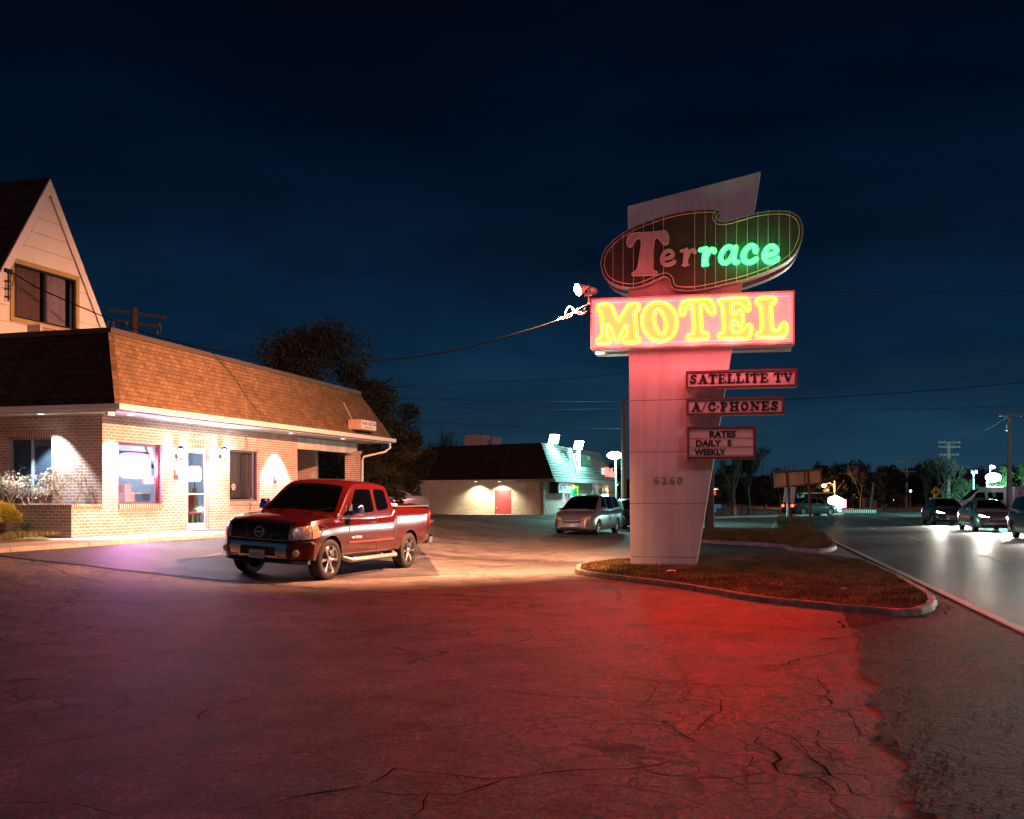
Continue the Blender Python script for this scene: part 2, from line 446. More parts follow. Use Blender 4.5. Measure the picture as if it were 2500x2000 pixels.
for f, w, pts in [
  (A, .022, [(880,985),(1080,945),(1200,920),(1430,880),(1500,875),(1560,830),(1590,795),(1700,805),(1850,815),(1980,832),(2156,830)]),
  (A, .024, [(1480,880),(1640,895),(1850,903),(1980,865),(2050,845),(2156,830)]),
  (A, .02, [(1720,903),(1680,960),(1630,995)]),
  (A, .022, [(830,608),(805,590),(870,560),(960,530),(1070,480)]),
  (A, .018, [(0,705),(200,700),(290,680),(500,640),(760,600)]),
  (A, .014, [(0,822),(200,800),(440,770),(640,750),(900,745),(1240,735),(1340,762)]),
  (A, .014, [(0,940),(270,935),(430,965),(560,990)]),
  (A, .03, [(0,172),(200,205),(480,240),(560,225),(760,235),(1000,240),(1200,255)]),
  (B, .022, [(0,990),(60,970),(220,958),(350,962),(440,960),(560,945),(660,908)]),
  (B, .016, [(440,965),(580,988),(720,1000),(860,995),(1000,978),(1040,968)]),
  (B, .03, [(970,820),(1040,880),(1075,912),(1045,935),(1050,970),(1110,990),(1265,1000),(1300,1040),(1330,1100),(1390,1150)]),
  (B, .03, [(960,505),(1060,495),(1190,470),(1300,455),(1380,438)]),
  (B, .022, [(960,505),(1040,518),(1140,530),(1230,560)]),
  (B, .02, [(560,735),(640,790),(710,830),(790,870),(870,895),(950,905),(955,960)]),
  (B, .02, [(720,800),(770,770),(830,720),(860,690),(830,650)]),
  (B, .02, [(1200,900),(1180,870),(1150,840),(1090,800),(1020,775),(960,790)]),
  (B, .024, [(1150,840),(1230,890),(1280,950),(1310,985),(1390,1020),(1440,1060),(1500,1100)]),
  (B, .018, [(1250,540),(1300,610),(1300,680),(1390,710),(1400,790),(1430,840)]),
  (B, .018, [(1200,760),(1270,790),(1250,860),(1330,930),(1400,900)]),
  (B, .02, [(1040,968),(1160,985),(1400,980),(1560,975)]),
  (B, .04, [(1370,285),(1330,305),(1380,325),(1350,340)]),
  (B, .07, [(1230,376),(1300,374),(1380,378)]),
  (B, .012, [(400,390),(480,420),(600,450),(740,480),(860,520)]),
  (B, .012, [(560,590),(520,640),(440,700)]),
]:
    ribbon(cr, [f(*p) for p in pts], w*.7, .0135, .45)
tag(cr.build('pavement_cracks', M_seam, fix=False), kind='structure')
# faded parking bay lines by the office
pk = MB()
for a, b_, w in (((430,1372),(540,1352),.07), ((1015,1362),(1080,1357),.07), ((560,1407),(640,1425),.05)):
    ribbon(pk, [gnd(*a), gnd(*b_)], w, .011, .1)
tag(pk.build('bay_markings', mat('faded_paint', (.22,.22,.22), .7, var=.5, vscale=12), fix=False), kind='structure')

# road
e0 = gnd(2201,1400,0); e1 = gnd(1967,1289,0)
RD = (e1-e0); RD.z = 0; RD.normalize(); RN = Vector((RD.y, -RD.x, 0))
def rp(s, o, z=0): p = e0+RD*s+RN*o; return Vector((p.x, p.y, z))
def roadpoly(name, s0, s1, o0, o1, m, lift):
    mb = MB(); mb.add([rp(s0,o0,lift), rp(s0,o1,lift), rp(s1,o1,lift), rp(s1,o0,lift)], [(0,1,2,3)])
    return tag(mb.build(name, m, fix=False), kind='structure')
roadpoly('road', -40, 600, -.10, 17.5, M_road, .008)
mk = MB()
def stripe(s0, s1, o, w, mb=mk, lift=.012):
    n = max(1, int((s1-s0)/2))
    for i in range(n):
        a = s0+(s1-s0)*i/n; b = s0+(s1-s0)*(i+1)/n
        mb.add([rp(a,o-w/2,lift), rp(a,o+w/2,lift), rp(b,o+w/2,lift), rp(b,o-w/2,lift)], [(0,1,2,3)])
stripe(-40, 44, 0, .14)
stripe(46, 140, 0, .14)
for k in range(-3, 14): stripe(k*12+4.2, k*12+7.2, 3.15, .11)
stripe(-40, 140, 6.3, .10)
for k in range(-3, 14): stripe(k*12+1, k*12+4, 6.55, .10)
for k in range(-3, 14): stripe(k*12+2, k*12+5, 12.9, .10)
stripe(-40, 140, 9.7, .10)
tag(mk.build('road_markings', M_paint, fix=False), kind='structure')
# rough shoulder between lot and road
bl = [(2062,1500),(2085,1540),(2100,1600),(2124,1662),(2140,1730),(2168,1795),(2185,1840),(2196,1884),(2215,1930),(2246,1990),(2300,2100),(2420,2400)]
Lp = []
for i in range(len(bl)-1):
    a = gnd(*bl[i], 0); b = gnd(*bl[i+1], 0)
    for q in range(5):
        p = a.lerp(b, q/5); Lp.append((p.x+random.uniform(-.07,.07)+.05*math.sin(p.y*5), p.y+random.uniform(-.01,.01)))
rows = [(gnd(2190,1420,0).x, gnd(2190,1420,0).y), (gnd(2150,1450,0).x, gnd(2150,1450,0).y)]+sorted(Lp, key=lambda p: -p[1])
mb = MB()
for x, y in rows:
    xr = e0.x-.11+(y-e0.y)*RD.x/RD.y
    for q in range(5): mb.v.append(Vector((x+(xr-x)*q/4, y, .004)))
for i in range(len(rows)-1):
    for q in range(4): mb.f.append((i*5+q, (i+1)*5+q, (i+1)*5+q+1, i*5+q+1))
tag(mb.build('road_shoulder', M_shoulder, fix=False), kind='structure')

# ------------------------------------------------------------------ grass islands
M_soil = mat('soil', (.05,.04,.025), .95, var=.4, vscale=8, bump=.6)
def grassmat(name, a, b):
    m, nt, N, L = newmat(name); bs = pbsdf(nt, a, .8, spec=.2)
    g_ = node(nt, 'ShaderNodeNewGeometry'); n = node(nt, 'ShaderNodeTexNoise'); n.inputs['Scale'].default_value = 1.6; n.inputs['Detail'].default_value = 8; n.inputs['Roughness'].default_value = .75
    L.new(g_.outputs['Position'], n.inputs['Vector'])
    r = node(nt, 'ShaderNodeValToRGB'); r.color_ramp.elements[0].position = .38; r.color_ramp.elements[1].position = .62
    r.color_ramp.elements[0].color = (*a, 1); r.color_ramp.elements[1].color = (*b, 1); L.new(n.outputs[0], r.inputs[0]); L.new(r.outputs[0], bs.inputs['Base Color'])
    return m
M_grass = grassmat('dry_grass', (.085,.075,.025), (.32,.20,.09))
M_grass2 = grassmat('pale_grass', (.08,.10,.035), (.2,.18,.08))
def inpoly(x, y, P):
    c = False; n = len(P)
    for i in range(n):
        x1, y1 = P[i][:2]; x2, y2 = P[(i+1) % n][:2]
        if (y1 > y) != (y2 > y) and x < (x2-x1)*(y-y1)/(y2-y1)+x1: c = not c
    return c
def inset(P, d):
    n = len(P); out = []
    area = sum(P[i][0]*P[(i+1)%n][1]-P[(i+1)%n][0]*P[i][1] for i in range(n))
    sg = 1 if area > 0 else -1
    for i in range(n):
        a = Vector(P[i-1][:2]); b = Vector(P[i][:2]); c = Vector(P[(i+1) % n][:2])
        t1 = (b-a).normalized(); t2 = (c-b).normalized()
        n1 = Vector((-t1.y, t1.x))*sg; n2 = Vector((-t2.y, t2.x))*sg
        m = (n1+n2)
        if m.length < 1e-6: m = n1
        m.normalize(); k = d/max(.4, m.dot(n1)); out.append(tuple(b+m*k))
    return out
def blades(mb, P, n, zf, h=(.03,.09), w=.006, lean=.6):
    x0 = min(p[0] for p in P); x1 = max(p[0] for p in P); y0 = min(p[1] for p in P); y1 = max(p[1] for p in P)
    k = 0
    while k < n:
        x = random.uniform(x0, x1); y = random.uniform(y0, y1)
        if not inpoly(x, y, P): continue
        k += 1
        a = random.random()*6.283; hh = random.uniform(*h); z = zf(x, y)
        dx = math.cos(a)*w; dy = math.sin(a)*w; l = random.uniform(0, lean)*hh; la = random.random()*6.283
        b = len(mb.v)
        mb.v += [Vector((x-dx, y-dy, z-.005)), Vector((x+dx, y+dy, z-.005)), Vector((x+math.cos(la)*l, y+math.sin(la)*l, z+hh))]
        mb.f.append((b, b+1, b+2))
def island(P, kh, kw, top, nb, name_k='island_kerb', gm=None, h=(.03,.09), kerb=True, base=0.0, bw=.007, mound=.06):
    gm = gm or M_grass
    P = [tuple(p)[:2] for p in P]
    I1 = inset(P, kw)
    if kerb:
        mb = MB(); n = len(P); Pc = inset(P, .02)
        rings = [[(p[0], p[1], base-.05) for p in P], [(p[0], p[1], base+kh-.03) for p in P], [(p[0], p[1], base+kh) for p in Pc], [(p[0], p[1], base+kh) for p in I1], [(p[0], p[1], base-.05) for p in I1]]
        for r in rings: mb.v += [Vector(q) for q in r]
        for k in range(4):
            for i in range(n):
                j = (i+1) % n; mb.f.append((k*n+i, k*n+j, (k+1)*n+j, (k+1)*n+i))
        tag(mb.build(name_k, M_kerb, smooth=40), kind='structure')
    cx = sum(p[0] for p in I1)/len(I1); cy = sum(p[1] for p in I1)/len(I1)
    def zf(x, y):
        d = min(math.hypot(x-p[0], y-p[1]) for p in P)
        return base+top+mound*min(1, d/1.2)+.02*math.sin(x*3.1)*math.cos(y*2.3)
    mb = MB(); rr = [1, .93, .8, .6, .35, .1]; n = len(I1)
    if not kerb: I1 = P
    for k, q in enumerate(rr):
        for p in I1:
            x = cx+(p[0]-cx)*q; y = cy+(p[1]-cy)*q
            mb.v.append(Vector((x, y, zf(x, y) if k else base+(top-.02 if kerb else -.03))))
    for k in range(len(rr)-1):
        for i in range(n):
            j = (i+1) % n; mb.f.append((k*n+i, k*n+j, (k+1)*n+j, (k+1)*n+i))
    mb.f.append(tuple((len(rr)-1)*n+i for i in range(n)))
    tag(mb.build('grass_bed', M_soil if False else gm, smooth=60), kind='structure')
    gb = MB(); blades(gb, I1, nb, zf, h, bw)
    tag(gb.build('grass', gm, fix=False), kind='stuff')
    return zf
isl = [(1406,1392),(1411,1403),(1467,1412),(1540,1422),(1634,1434),(1745,1453),(1856,1472),(1968,1484),(2079,1496),(2150,1502),(2190,1506),(2240,1503),(2268,1496),(2284,1484),(2286,1475),(2268,1456),(2230,1433),(2190,1411),(2135,1385),(2079,1369),(1968,1363),(1800,1363),(1600,1368),(1522,1373),(1450,1380),(1415,1386)]
ip = [gnd(x, y, 0) for x, y in isl]
ips = smoothpts([(p.x, p.y) for p in ip], 3)
zf_i = island([(p[0]+random.uniform(-.02,.02), p[1]+random.uniform(-.03,.03)) for p in ips], .10, .12, .075, 60000, h=(.02,.06))
# verge across the drive, with the back of a sign on it
vg = [(1690,1310),(1760,1307),(1830,1311),(1880,1307),(1913,1300),(1978,1300),(2000,1314),(2030,1330),(2043,1341),(2020,1349),(1980,1350),(1945,1347),(1920,1343),(1905,1337),(1800,1331),(1711,1326),(1650,1322),(1640,1314)]
vp = smoothpts([tuple(gnd(x, y, 0))[:2] for x, y in vg], 2)
island(vp, .12, .14, .08, 26000, name_k='verge_kerb', gm=M_grass, h=(.06,.22), bw=.014, mound=.16)
fi = [(1886,1289),(1895,1279),(1925,1275),(1955,1279),(1970,1288),(1974,1297),(1960,1303),(1925,1303),(1900,1299)]
fp = smoothpts([tuple(gnd(x, y, 0))[:2] for x, y in fi], 2)
island(fp, .12, .2, .1, 9000, name_k='far_kerb', gm=M_grass2, h=(.06,.16), bw=.02, mound=.3)

# grit and dead leaves lying about
gr = MB(); rnd = random.Random(99)
def stone(x, y, s):
    z = gz(x, y)+.004; k = len(gr.v); a = rnd.random()*3
    for i in range(5): an = a+i*1.2566; gr.v.append(Vector((x+math.cos(an)*s*rnd.uniform(.7,1.2), y+math.sin(an)*s*rnd.uniform(.7,1.2), z)))
    gr.v.append(Vector((x, y, z+s*rnd.uniform(.6,1.1))))
    for i in range(5): gr.f.append((k+i, k+(i+1)%5, k+5))
for i in range(2600):
    x = rnd.uniform(-5, 5.5); y = rnd.uniform(4.6, 20)*rnd.uniform(.5,1)+1.5; stone(x, y, rnd.uniform(.003,.009))
for p in ips:
    for q in range(9): stone(p[0]+rnd.gauss(0,.14), p[1]-abs(rnd.gauss(.02,.14)), rnd.uniform(.006,.018))
for i in range(len(Lp)):
    for q in range(5): stone(Lp[i][0]+rnd.gauss(.05,.15), Lp[i][1]+rnd.gauss(0,.15), rnd.uniform(.004,.010))
for i in range(500):
    t_ = rnd.uniform(-6, 9); p = C0+WD*t_+ND*(1.86+abs(rnd.gauss(0,.12))); stone(p.x, p.y, rnd.uniform(.008,.022))
tag(gr.build('grit', mat('grit_grey', (.22,.2,.18), .8, var=.5, vscale=30), fix=False), kind='stuff')
# ------------------------------------------------------------------ motel office
M_brick = brickmat('red_brick', (.45,.25,.19), (.34,.20,.165), (.58,.52,.47))
M_brickdark = brickmat('soldier_brick', (.40,.15,.06), (.33,.13,.06), (.6,.52,.44), w=.075, h=.22, ms=.012, offset=0)
M_shingle = brickmat('brown_shingles', (.20,.13,.07), (.135,.085,.05), (.07,.045,.025), w=.21, h=.118, ms=.007, rough=.95, bump=1.0, nvar=.3, spec=.15)
M_shingled = brickmat('dark_shaded_shingles', (.042,.03,.025), (.022,.016,.014), (.01,.008,.007), w=.29, h=.145, ms=.009, rough=.95, bump=1.0, nvar=.3, spec=.15)
M_white = mat('white_trim', (.72,.68,.62), .5, var=.08, vscale=2)
M_soffit = mat('soffit_panel', (.66,.64,.60), .6, var=.06, vscale=3)
M_alu = mat('brushed_aluminium', (.6,.62,.66), .35, metal=.7, var=.08)
M_frame = mat('dark_window_frame', (.10,.018,.022), .35, var=.1)
M_black = mat('black_plastic', (.012,.012,.012), .4, var=.1)
M_winglass = glass('window_glass', (.92,.96,1), .9)
BZ = .68; WT = 3.62
motel = thing('motel_office', 'low brick motel office with a shingled mansard roof and lit doorway', 'building', (C0.x, C0.y, 0), math.pi/2-WA)
def lw(x, y, z): return wallfr(x, -y, z)          # motel local -> world
def wallgrid(mb, a0, a1, z0, z1, holes, thick, axis):
    A_ = sorted(set([a0, a1]+[h[0] for h in holes]+[h[1] for h in holes])); Z_ = sorted(set([z0, z1]+[h[2] for h in holes]+[h[3] for h in holes]))
    for i in range(len(A_)-1):
        for j in range(len(Z_)-1):
            ca = (A_[i]+A_[i+1])/2; cz = (Z_[j]+Z_[j+1])/2
            if any(h[0] < ca < h[1] and h[2] < cz < h[3] for h in holes): continue
            if axis == 'x': mb.box(A_[i], A_[i+1], 0, thick, Z_[j], Z_[j+1])
            else: mb.box(0, thick, A_[i], A_[i+1], Z_[j], Z_[j+1])
def merge(mb):
    """weld and drop the faces shared by neighbouring boxes"""
    key = {}; nv = []; idx = []
    for v in mb.v:
        k = (round(v.x, 4), round(v.y, 4), round(v.z, 4))
        if k not in key: key[k] = len(nv); nv.append(v)
        idx.append(key[k])
    cnt = {}
    fs = [tuple(idx[i] for i in f) for f in mb.f]
    for f in fs: cnt[tuple(sorted(f))] = cnt.get(tuple(sorted(f)), 0)+1
    mb.v = nv; mb.f = [f for f in fs if cnt[tuple(sorted(f))] == 1]
    return mb
w1 = (wall_t(289), wall_t(397), wall_z(340, 1231), wall_z(320, 1081))
dr = (wall_t(457), wall_t(510), BZ, wall_z(483, 1095))
w3 = (wall_t(561), wall_t(634), wall_z(600, 1224), wall_z(600, 1100))
TE = 9.47
mb = MB(); wallgrid(mb, 0, TE, BZ-.3, WT, [w1, dr, w3], .24, 'x')
merge(mb).build('wall', M_brick, motel, world=False, uv=True)
def side_m(px):
    k = (px-1250)/F; return (k*C0.y-C0.x)/(ND.x-k*ND.y)
sm0 = -side_m(126); sm1 = -side_m(17)
def side_z(px, py):
    m = side_m(px); return CAM-(py-HY)/F*(C0.y+ND.y*m)
sw = (sm0, sm1, side_z(70, 1198), side_z(70, 1067))
mb = MB(); wallgrid(mb, .24, 7, BZ-.3, WT, [sw], .24, 'y')
merge(mb).build('wall', M_brick, motel, world=False, uv=True)
mb = MB(); mb.box(.24, TE, 3.9, 4.1, BZ, WT); mb.box(TE-.24, TE, .24, 3.9, BZ-.3, WT); mb.build('wall', M_brick, motel, world=False, uv=True)
# brick band and sills
for q in ((w1[0]-.02, w1[1]+.02, -.045, .1, w1[2]-.11, w1[2]-.004), (w3[0]-.02, w3[1]+.02, -.045, .1, w3[2]-.11, w3[2]-.004), (-.045, .1, sw[0]-.02, sw[1]+.02, sw[2]-.11, sw[2]-.004)):
    mb = MB(); mb.box(*q); mb.build('brick_sill', M_brickdark, motel, world=False, uv=True)
for q in ((dr[0]-.15, dr[1]+.1, -.006, .1, dr[3]+.002, dr[3]+.2), (-.006, .1, sw[0]-.1, sw[1]+.1, sw[3]+.002, sw[3]+.2)):
    mb = MB(); mb.box(*q); mb.build('lintel', M_brickdark, motel, world=False, uv=True)
# windows
def frame_rect(mb, a0, a1, z0, z1, t, y0, y1, axis='x', mull=()):
    def bx(p0, p1, q0, q1):
        if axis == 'x': mb.box(p0, p1, y0, y1, q0, q1)
        else: mb.box(y0, y1, p0, p1, q0, q1)
    bx(a0, a1, z0, z0+t); bx(a0, a1, z1-t, z1); bx(a0, a0+t, z0+t, z1-t); bx(a1-t, a1, z0+t, z1-t)
    for q in mull: bx(q-t/2, q+t/2, z0+t, z1-t)
for w, ax, mull in ((w1, 'x', ()), (w3, 'x', ()), (sw, 'y', ((sw[0]+sw[1])/2,))):
    mb = MB(); frame_rect(mb, w[0]+.002, w[1]-.002, w[2]+.002, w[3]-.002, .06, .10, .17, ax, mull)
    f_ = mb.build('window', M_frame if ax == 'x' else mat('grey_frame', (.3,.33,.36), .4), motel, world=False)
    mb = MB()
    if ax == 'x': mb.box(w[0]+.05, w[1]-.05, .13, .138, w[2]+.05, w[3]-.05)
    else: mb.box(.13, .138, w[0]+.05, w[1]-.05, w[2]+.05, w[3]-.05)
    mb.build('pane', M_winglass, f_, world=False)
mb = MB(); mb.box(.2, .22, sw[0]-.05, sw[1]+.05, sw[2]-.05, sw[3]+.05); mb.build('blind', mat('blue_blind', (.08,.13,.17), .8, var=.2, vscale=12), motel, world=False)
mb = MB()
for i in range(16):
    x = w3[0]+.05+i*(w3[1]-w3[0]-.1)/15; mb.tube([(x, .26+.02*(i%2), w3[2]+.1), (x, .26+.02*(i%2), w3[3])], .05, 6)
mb.build('curtain', mat('dark_curtain', (.10,.075,.06), .9, var=.2), motel, world=False, smooth=60)
# door : aluminium and glass
mb = MB(); frame_rect(mb, dr[0]+.002, dr[1]-.002, BZ+.002, dr[3]-.002, .045, .03, .14)
mb.build('door_frame', M_alu, motel, world=False)
mb = MB(); a0, a1, z0, z1 = dr[0]+.05, dr[1]-.05, BZ+.03, dr[3]-.05
frame_rect(mb, a0, a1, z0, z1, .075, .06, .10); mb.box(a0+.075, a1-.075, .06, .10, z0+.075, z0+.2); mb.box(a0+.075, a1-.075, .055, .105, z0+.98, z0+1.02)
dd = mb.build('door', M_alu, motel, world=False)
mb = MB(); mb.box(a0+.07, a1-.07, .076, .084, z0+.19, z1-.07); mb.build('pane', M_winglass, dd, world=False)
mb = MB(); mb.tube([(a1-.1, .055, z0+.85), (a1-.1, 0, z0+.87), (a1-.1, 0, z0+1.15), (a1-.1, .055, z0+1.17)], .012, 6); mb.build('handle', M_alu, dd, world=False)
mb = MB(); mb.box(a0+.05, a0+.45, .0, .05, z1-.05, z1+.02); mb.build('door_closer', M_alu, dd, world=False)
# street number above the door
textmesh('street_number', '6260', mat('white_numeral', (.8,.8,.78), .5), motel, lambda a, b, h: (a, -.004-h, b), (dr[0]+dr[1])/2-.16, (dr[0]+dr[1])/2+.16, dr[3]+.24, dr[3]+.36, .015, world=False)
# mansard roof
EX0, EY0, EX1 = -.60, -.90, 15.2
TX0, TY0, TX1, TY1 = -.19, -.38, 14.75, .28
ZE, ZT0, ZT1 = 3.78, 5.56, 5.50
mb = MB(); mb.add([(EX0,EY0,ZE),(EX1,EY0,ZE),(TX1,TY1,ZT1),(TX0,TY0,ZT0)], [(0,1,2,3)])
mb.add([(EX0,EY0+.02,ZE-.02),(EX1,EY0+.02,ZE-.02),(TX1,TY1+.05,ZT1-.03),(TX0,TY0+.05,ZT0-.03)], [(0,1,2,3)])
roof = mb.build('roof', M_shingle, motel, world=False, uv='slope', fix=False)
mb = MB(); mb.add([(EX0,EY0,ZE),(TX0,TY0,ZT0),(TX0,9,ZT0),(EX0,9,ZE)], [(0,1,2,3)]); mb.build('roof', M_shingled, motel, world=False, uv='slope')  # side slope out of the floodlight, its shade put into darker shingles
mb = MB(); mb.add([(EX1,EY0,ZE),(TX1,TY1,ZT1),(TX1,9,ZT1),(EX1,9,ZE)], [(0,1,2,3)])
mb.build('roof', M_shingled, motel, world=False, uv='slope')
mb = MB(); mb.add([(TX0,TY0,ZT0-.02),(TX1,TY1,ZT1-.02),(TX1,9,ZT1-.02),(TX0,9,ZT0-.02)], [(0,1,2,3)]); mb.build('flat_roof', mat('tar_roof', (.03,.03,.03), .9), motel, world=False)
mb = MB()
def bar(mb, a, b, w, h):
    a = Vector(a); b = Vector(b); d = (b-a).normalized(); s = d.cross(Vector((0,0,1))).normalized()*w/2; u = Vector((0,0,1))*h/2
    mb.hexa([a-s-u, a+s-u, a+s+u, a-s+u], [b-s-u, b+s-u, b+s+u, b-s+u])
bar(mb, (TX0-.05,TY0,ZT0+.02), (TX1+.05,TY1,ZT1+.02), .1, .13); bar(mb, (TX0,TY0,ZT0+.018), (TX0,9,ZT0+.018), .1, .13)
mb.build('roof_cap', mat('roof_cap_brown', (.07,.04,.025), .6), motel, world=False)
mb = MB(); bar(mb, (EX0,EY0-.005,ZE+.03), (TX0,TY0-.005,ZT0), .13, .05); mb.build('hip_cap', M_shingle, motel, world=False, uv=True)
# gutter, fascia, soffit, downpipe
mb = MB(); mb.box(EX0-.06, EX1+.05, EY0-.11, EY0+.02, ZE-.12, ZE+.02); mb.box(EX0-.06, EX0+.03, EY0+.02, 9, ZE-.12, ZE+.02)
mb.build('gutter', M_white, motel, world=False, bevel=.015)
mb = MB(); mb.box(EX0, EX1, EY0+.02, 0, WT+.002, WT+.03); mb.box(EX0, 0, 0, 9, WT+.002, WT+.03); mb.box(TE, EX1, 0, 9, WT+.002, WT+.03)
merge(mb).build('soffit', M_soffit, motel, world=False)
mb = MB()
for i in range(40): mb.box(EX0+.1+i*.4, EX0+.108+i*.4, EY0+.03, -.002, WT-.001, WT+.003)
mb.build('soffit_groove', mat('groove', (.3,.3,.3), .8), motel, world=False)
mb = MB(); mb.box(TE+.002, 14.0, .02, .22, 3.2, 3.58); mb.build('porch_beam', mat('weathered_white', (.5,.5,.44), .7, var=.3, vscale=2), motel, world=False)
mb = MB(); mb.box(13.75, 14.2, -.02, .40, 0.3, 3.2); mb.box(13.7, 14.25, -.05, .43, 3.2, 3.3); mb.build('brick_column', M_brick, motel, world=False, uv=True)
mb = MB(); mb.box(14.0, 14.24, 1.75, 7, .3, WT); mb.build('wall', M_brick, motel, world=False, uv=True)
mb = MB(); mb.tube([(15.0,-.86,3.66),(15.0,-.86,3.45),(14.9,-.7,3.3),(14.3,-.1,3.1),(14.27,-.06,2.95),(14.27,-.06,.5)], .04, 8); mb.build('downpipe', M_white, motel, world=False, smooth=40)
# interior of the lobby
M_in = mat('lobby_wall', (.55,.62,.75), .8, var=.05)
mb = MB(); mb.box(.24, TE-.25, 3.8, 3.9, BZ, WT-.05); mb.box(TE-.26, TE-.245, .25, 3.8, BZ, WT-.05); mb.box(.245, .26, .24, 3.8, BZ, WT-.05)
mb.build('interior_wall', M_in, motel, world=False)
mb = MB(); mb.box(.24, TE-.25, .24, 3.8, BZ-.02, BZ); mb.build('floor', mat('lobby_floor', (.10,.05,.05), .5), motel, world=False)
mb = MB(); mb.box(.24, TE-.24, .24, 3.9, WT-.06, WT-.02); mb.build('ceiling', M_soffit, motel, world=False)
mb = MB(); mb.box(w3[0]-.1, w3[1]+.1, .40, .42, w3[2]-.1, w3[3]+.1); mb.build('interior_wall', mat('dim_room_panel', (.10,.09,.08), .8), motel, world=False)  # dark panel added behind the curtain in place of a dim room
point('lobby_light', lw(2.4, 2.0, 3.3), 260, (.80,.90,1.0), .25, motel)
point('lobby_light', lw(6.4, 2.0, 3.3), 160, (.80,.90,1.0), .25, motel)

# sidewalk and planter and left bank
def lot(name, x0, x1, y0, y1, z0, z1, m, **k):
    mb = MB(); mb.box(x0, x1, y0, y1, z0, z1); o = mb.build(name, m, motel, world=False, **k); return o
mb = MB()
nseg = 26
for i in range(nseg):
    a = -10+i*1.05; q = lambda t: -1.78-.05*math.sin(t*1.7)-.03*math.sin(t*5.1)
    y0 = q(a); y1 = q(a+1.05); zt = .695
    P0 = [lw(a+.006, y0, .3), lw(a+1.04, y1, .3), lw(a+1.04, 0 if a > -1.05 else .2, .3), lw(a+.006, 0 if a > -1.05 else .2, .3)]
    P1 = [lw(a+.006, y0+.02, zt), lw(a+1.04, y1+.02, zt), lw(a+1.04, 0 if a > -1.05 else .2, zt), lw(a+.006, 0 if a > -1.05 else .2, zt)]
    mb.hexa(P0, P1)
tag(mb.build('sidewalk', M_conc), kind='structure')
plt = thing('brick_planter', 'raised brick planter beneath the side window of the motel office', 'planter', tuple(lw(-.5, 1.3, .6)), math.pi/2-WA)
mb = MB()
for q in ((-1.05,-.002,0,.2), (-1.05,-.85,.2,3.4), (-1.05,-.002,3.4,3.6), ):
    M_ = wm(motel); mb.box(q[0], q[1], q[2], q[3], .45, 1.40, M_)
pw = mb.build('wall', M_brick, plt, uv=True)
mb = MB(); mb.box(-1.07, -.004, -.02, .21, 1.40, 1.46, wm(motel)); mb.box(-1.07, -.83, .21, 3.4, 1.40, 1.46, wm(motel)); mb.build('coping', M_brickdark, plt, uv=True)
mb = MB(); mb.box(-.86, -.003, .2, 3.4, 1.2, 1.34, wm(motel)); mb.build('soil', M_soil, plt)
# left bank of grass
mb = MB(); nn = 14
bank = []
for i in range(nn+1):
    for j in range(nn+1):
        t = -9+8.0*i/nn; k = j/nn
        yo = -.85+(.85*max(0, (t+4.2))/3.2 if t > -4.2 else 0)
        y = yo+k*6; z = .68+.16*min(1, k*3)+.03*math.sin(t*2+j)
        p = lw(t, y, z); mb.v.append(p)
for i in range(nn):
    for j in range(nn): mb.f.append((i*(nn+1)+j, (i+1)*(nn+1)+j, (i+1)*(nn+1)+j+1, i*(nn+1)+j+1))
tag(mb.build('grass_bank', M_grass2, smooth=60), kind='structure')
bp_ = [tuple(lw(t, y, 0))[:2] for t, y in ((-8,-.8),(-4.2,-.8),(-1.2,.05),(-1.1,3.5),(-8,4))]
gb = MB(); blades(gb, bp_, 16000, lambda x, y: .79, (.04,.12), .006)
tag(gb.build('grass', M_grass2, fix=False), kind='stuff')
# mat and pipe by the door
mb = MB(); mb.box(dr[0]+.05, dr[1]+.1, -.75, -.08, .70, .715, wm(motel)); tag(mb.build('door_mat', mat('grey_mat', (.10,.12,.14), .9), bevel=.004), 'grey rubber mat lying before the office door', 'mat')

# ------------------------------------------------------------------ lamps of the office
M_lampdisc = emat('cool_lamp', (.85,.95,1.0), 12)
cans = [(100,1010.5,'above the side window'), (317.7,1012,'above the big front window'), (525.6,1035.5,'above the office door'), (710.8,1057,'between the small window and the porch'), (757.7,1079,'far inside the porch ceiling'), (837.5,1071,'near the porch column')]
for i, (px, py, wh) in enumerate(cans):
    D = (WT-CAM)*F/(HY-py); p = at(px, py, D)
    t = thing('recessed_light', 'round recessed soffit light '+wh, 'ceiling light', (p.x, p.y, WT), 0, 'recessed soffit lights of the office')
    mb = MB(); mb.lathe([(.105,.0),(.105,-.012),(.085,-.014),(.085,-.002)], 20, cap=False); mb.build('trim_ring', M_white, t, world=False, smooth=40)
    mb = MB(); mb.lathe([(.001,-.005),(.084,-.006),(.084,-.003)], 20, cap=False); mb.build('lens', M_lampdisc, t, world=False)
    tgt = Vector((p.x, p.y, 0))-ND*.12 if i else Vector((p.x, p.y, 0))+WD*.3
    spot('soffit_spot', (p.x, p.y, WT-.03), tgt, (900, 1000, 1000, 800, 90, 90)[i], (.82,.93,1.0), 84, .35, .05, t)
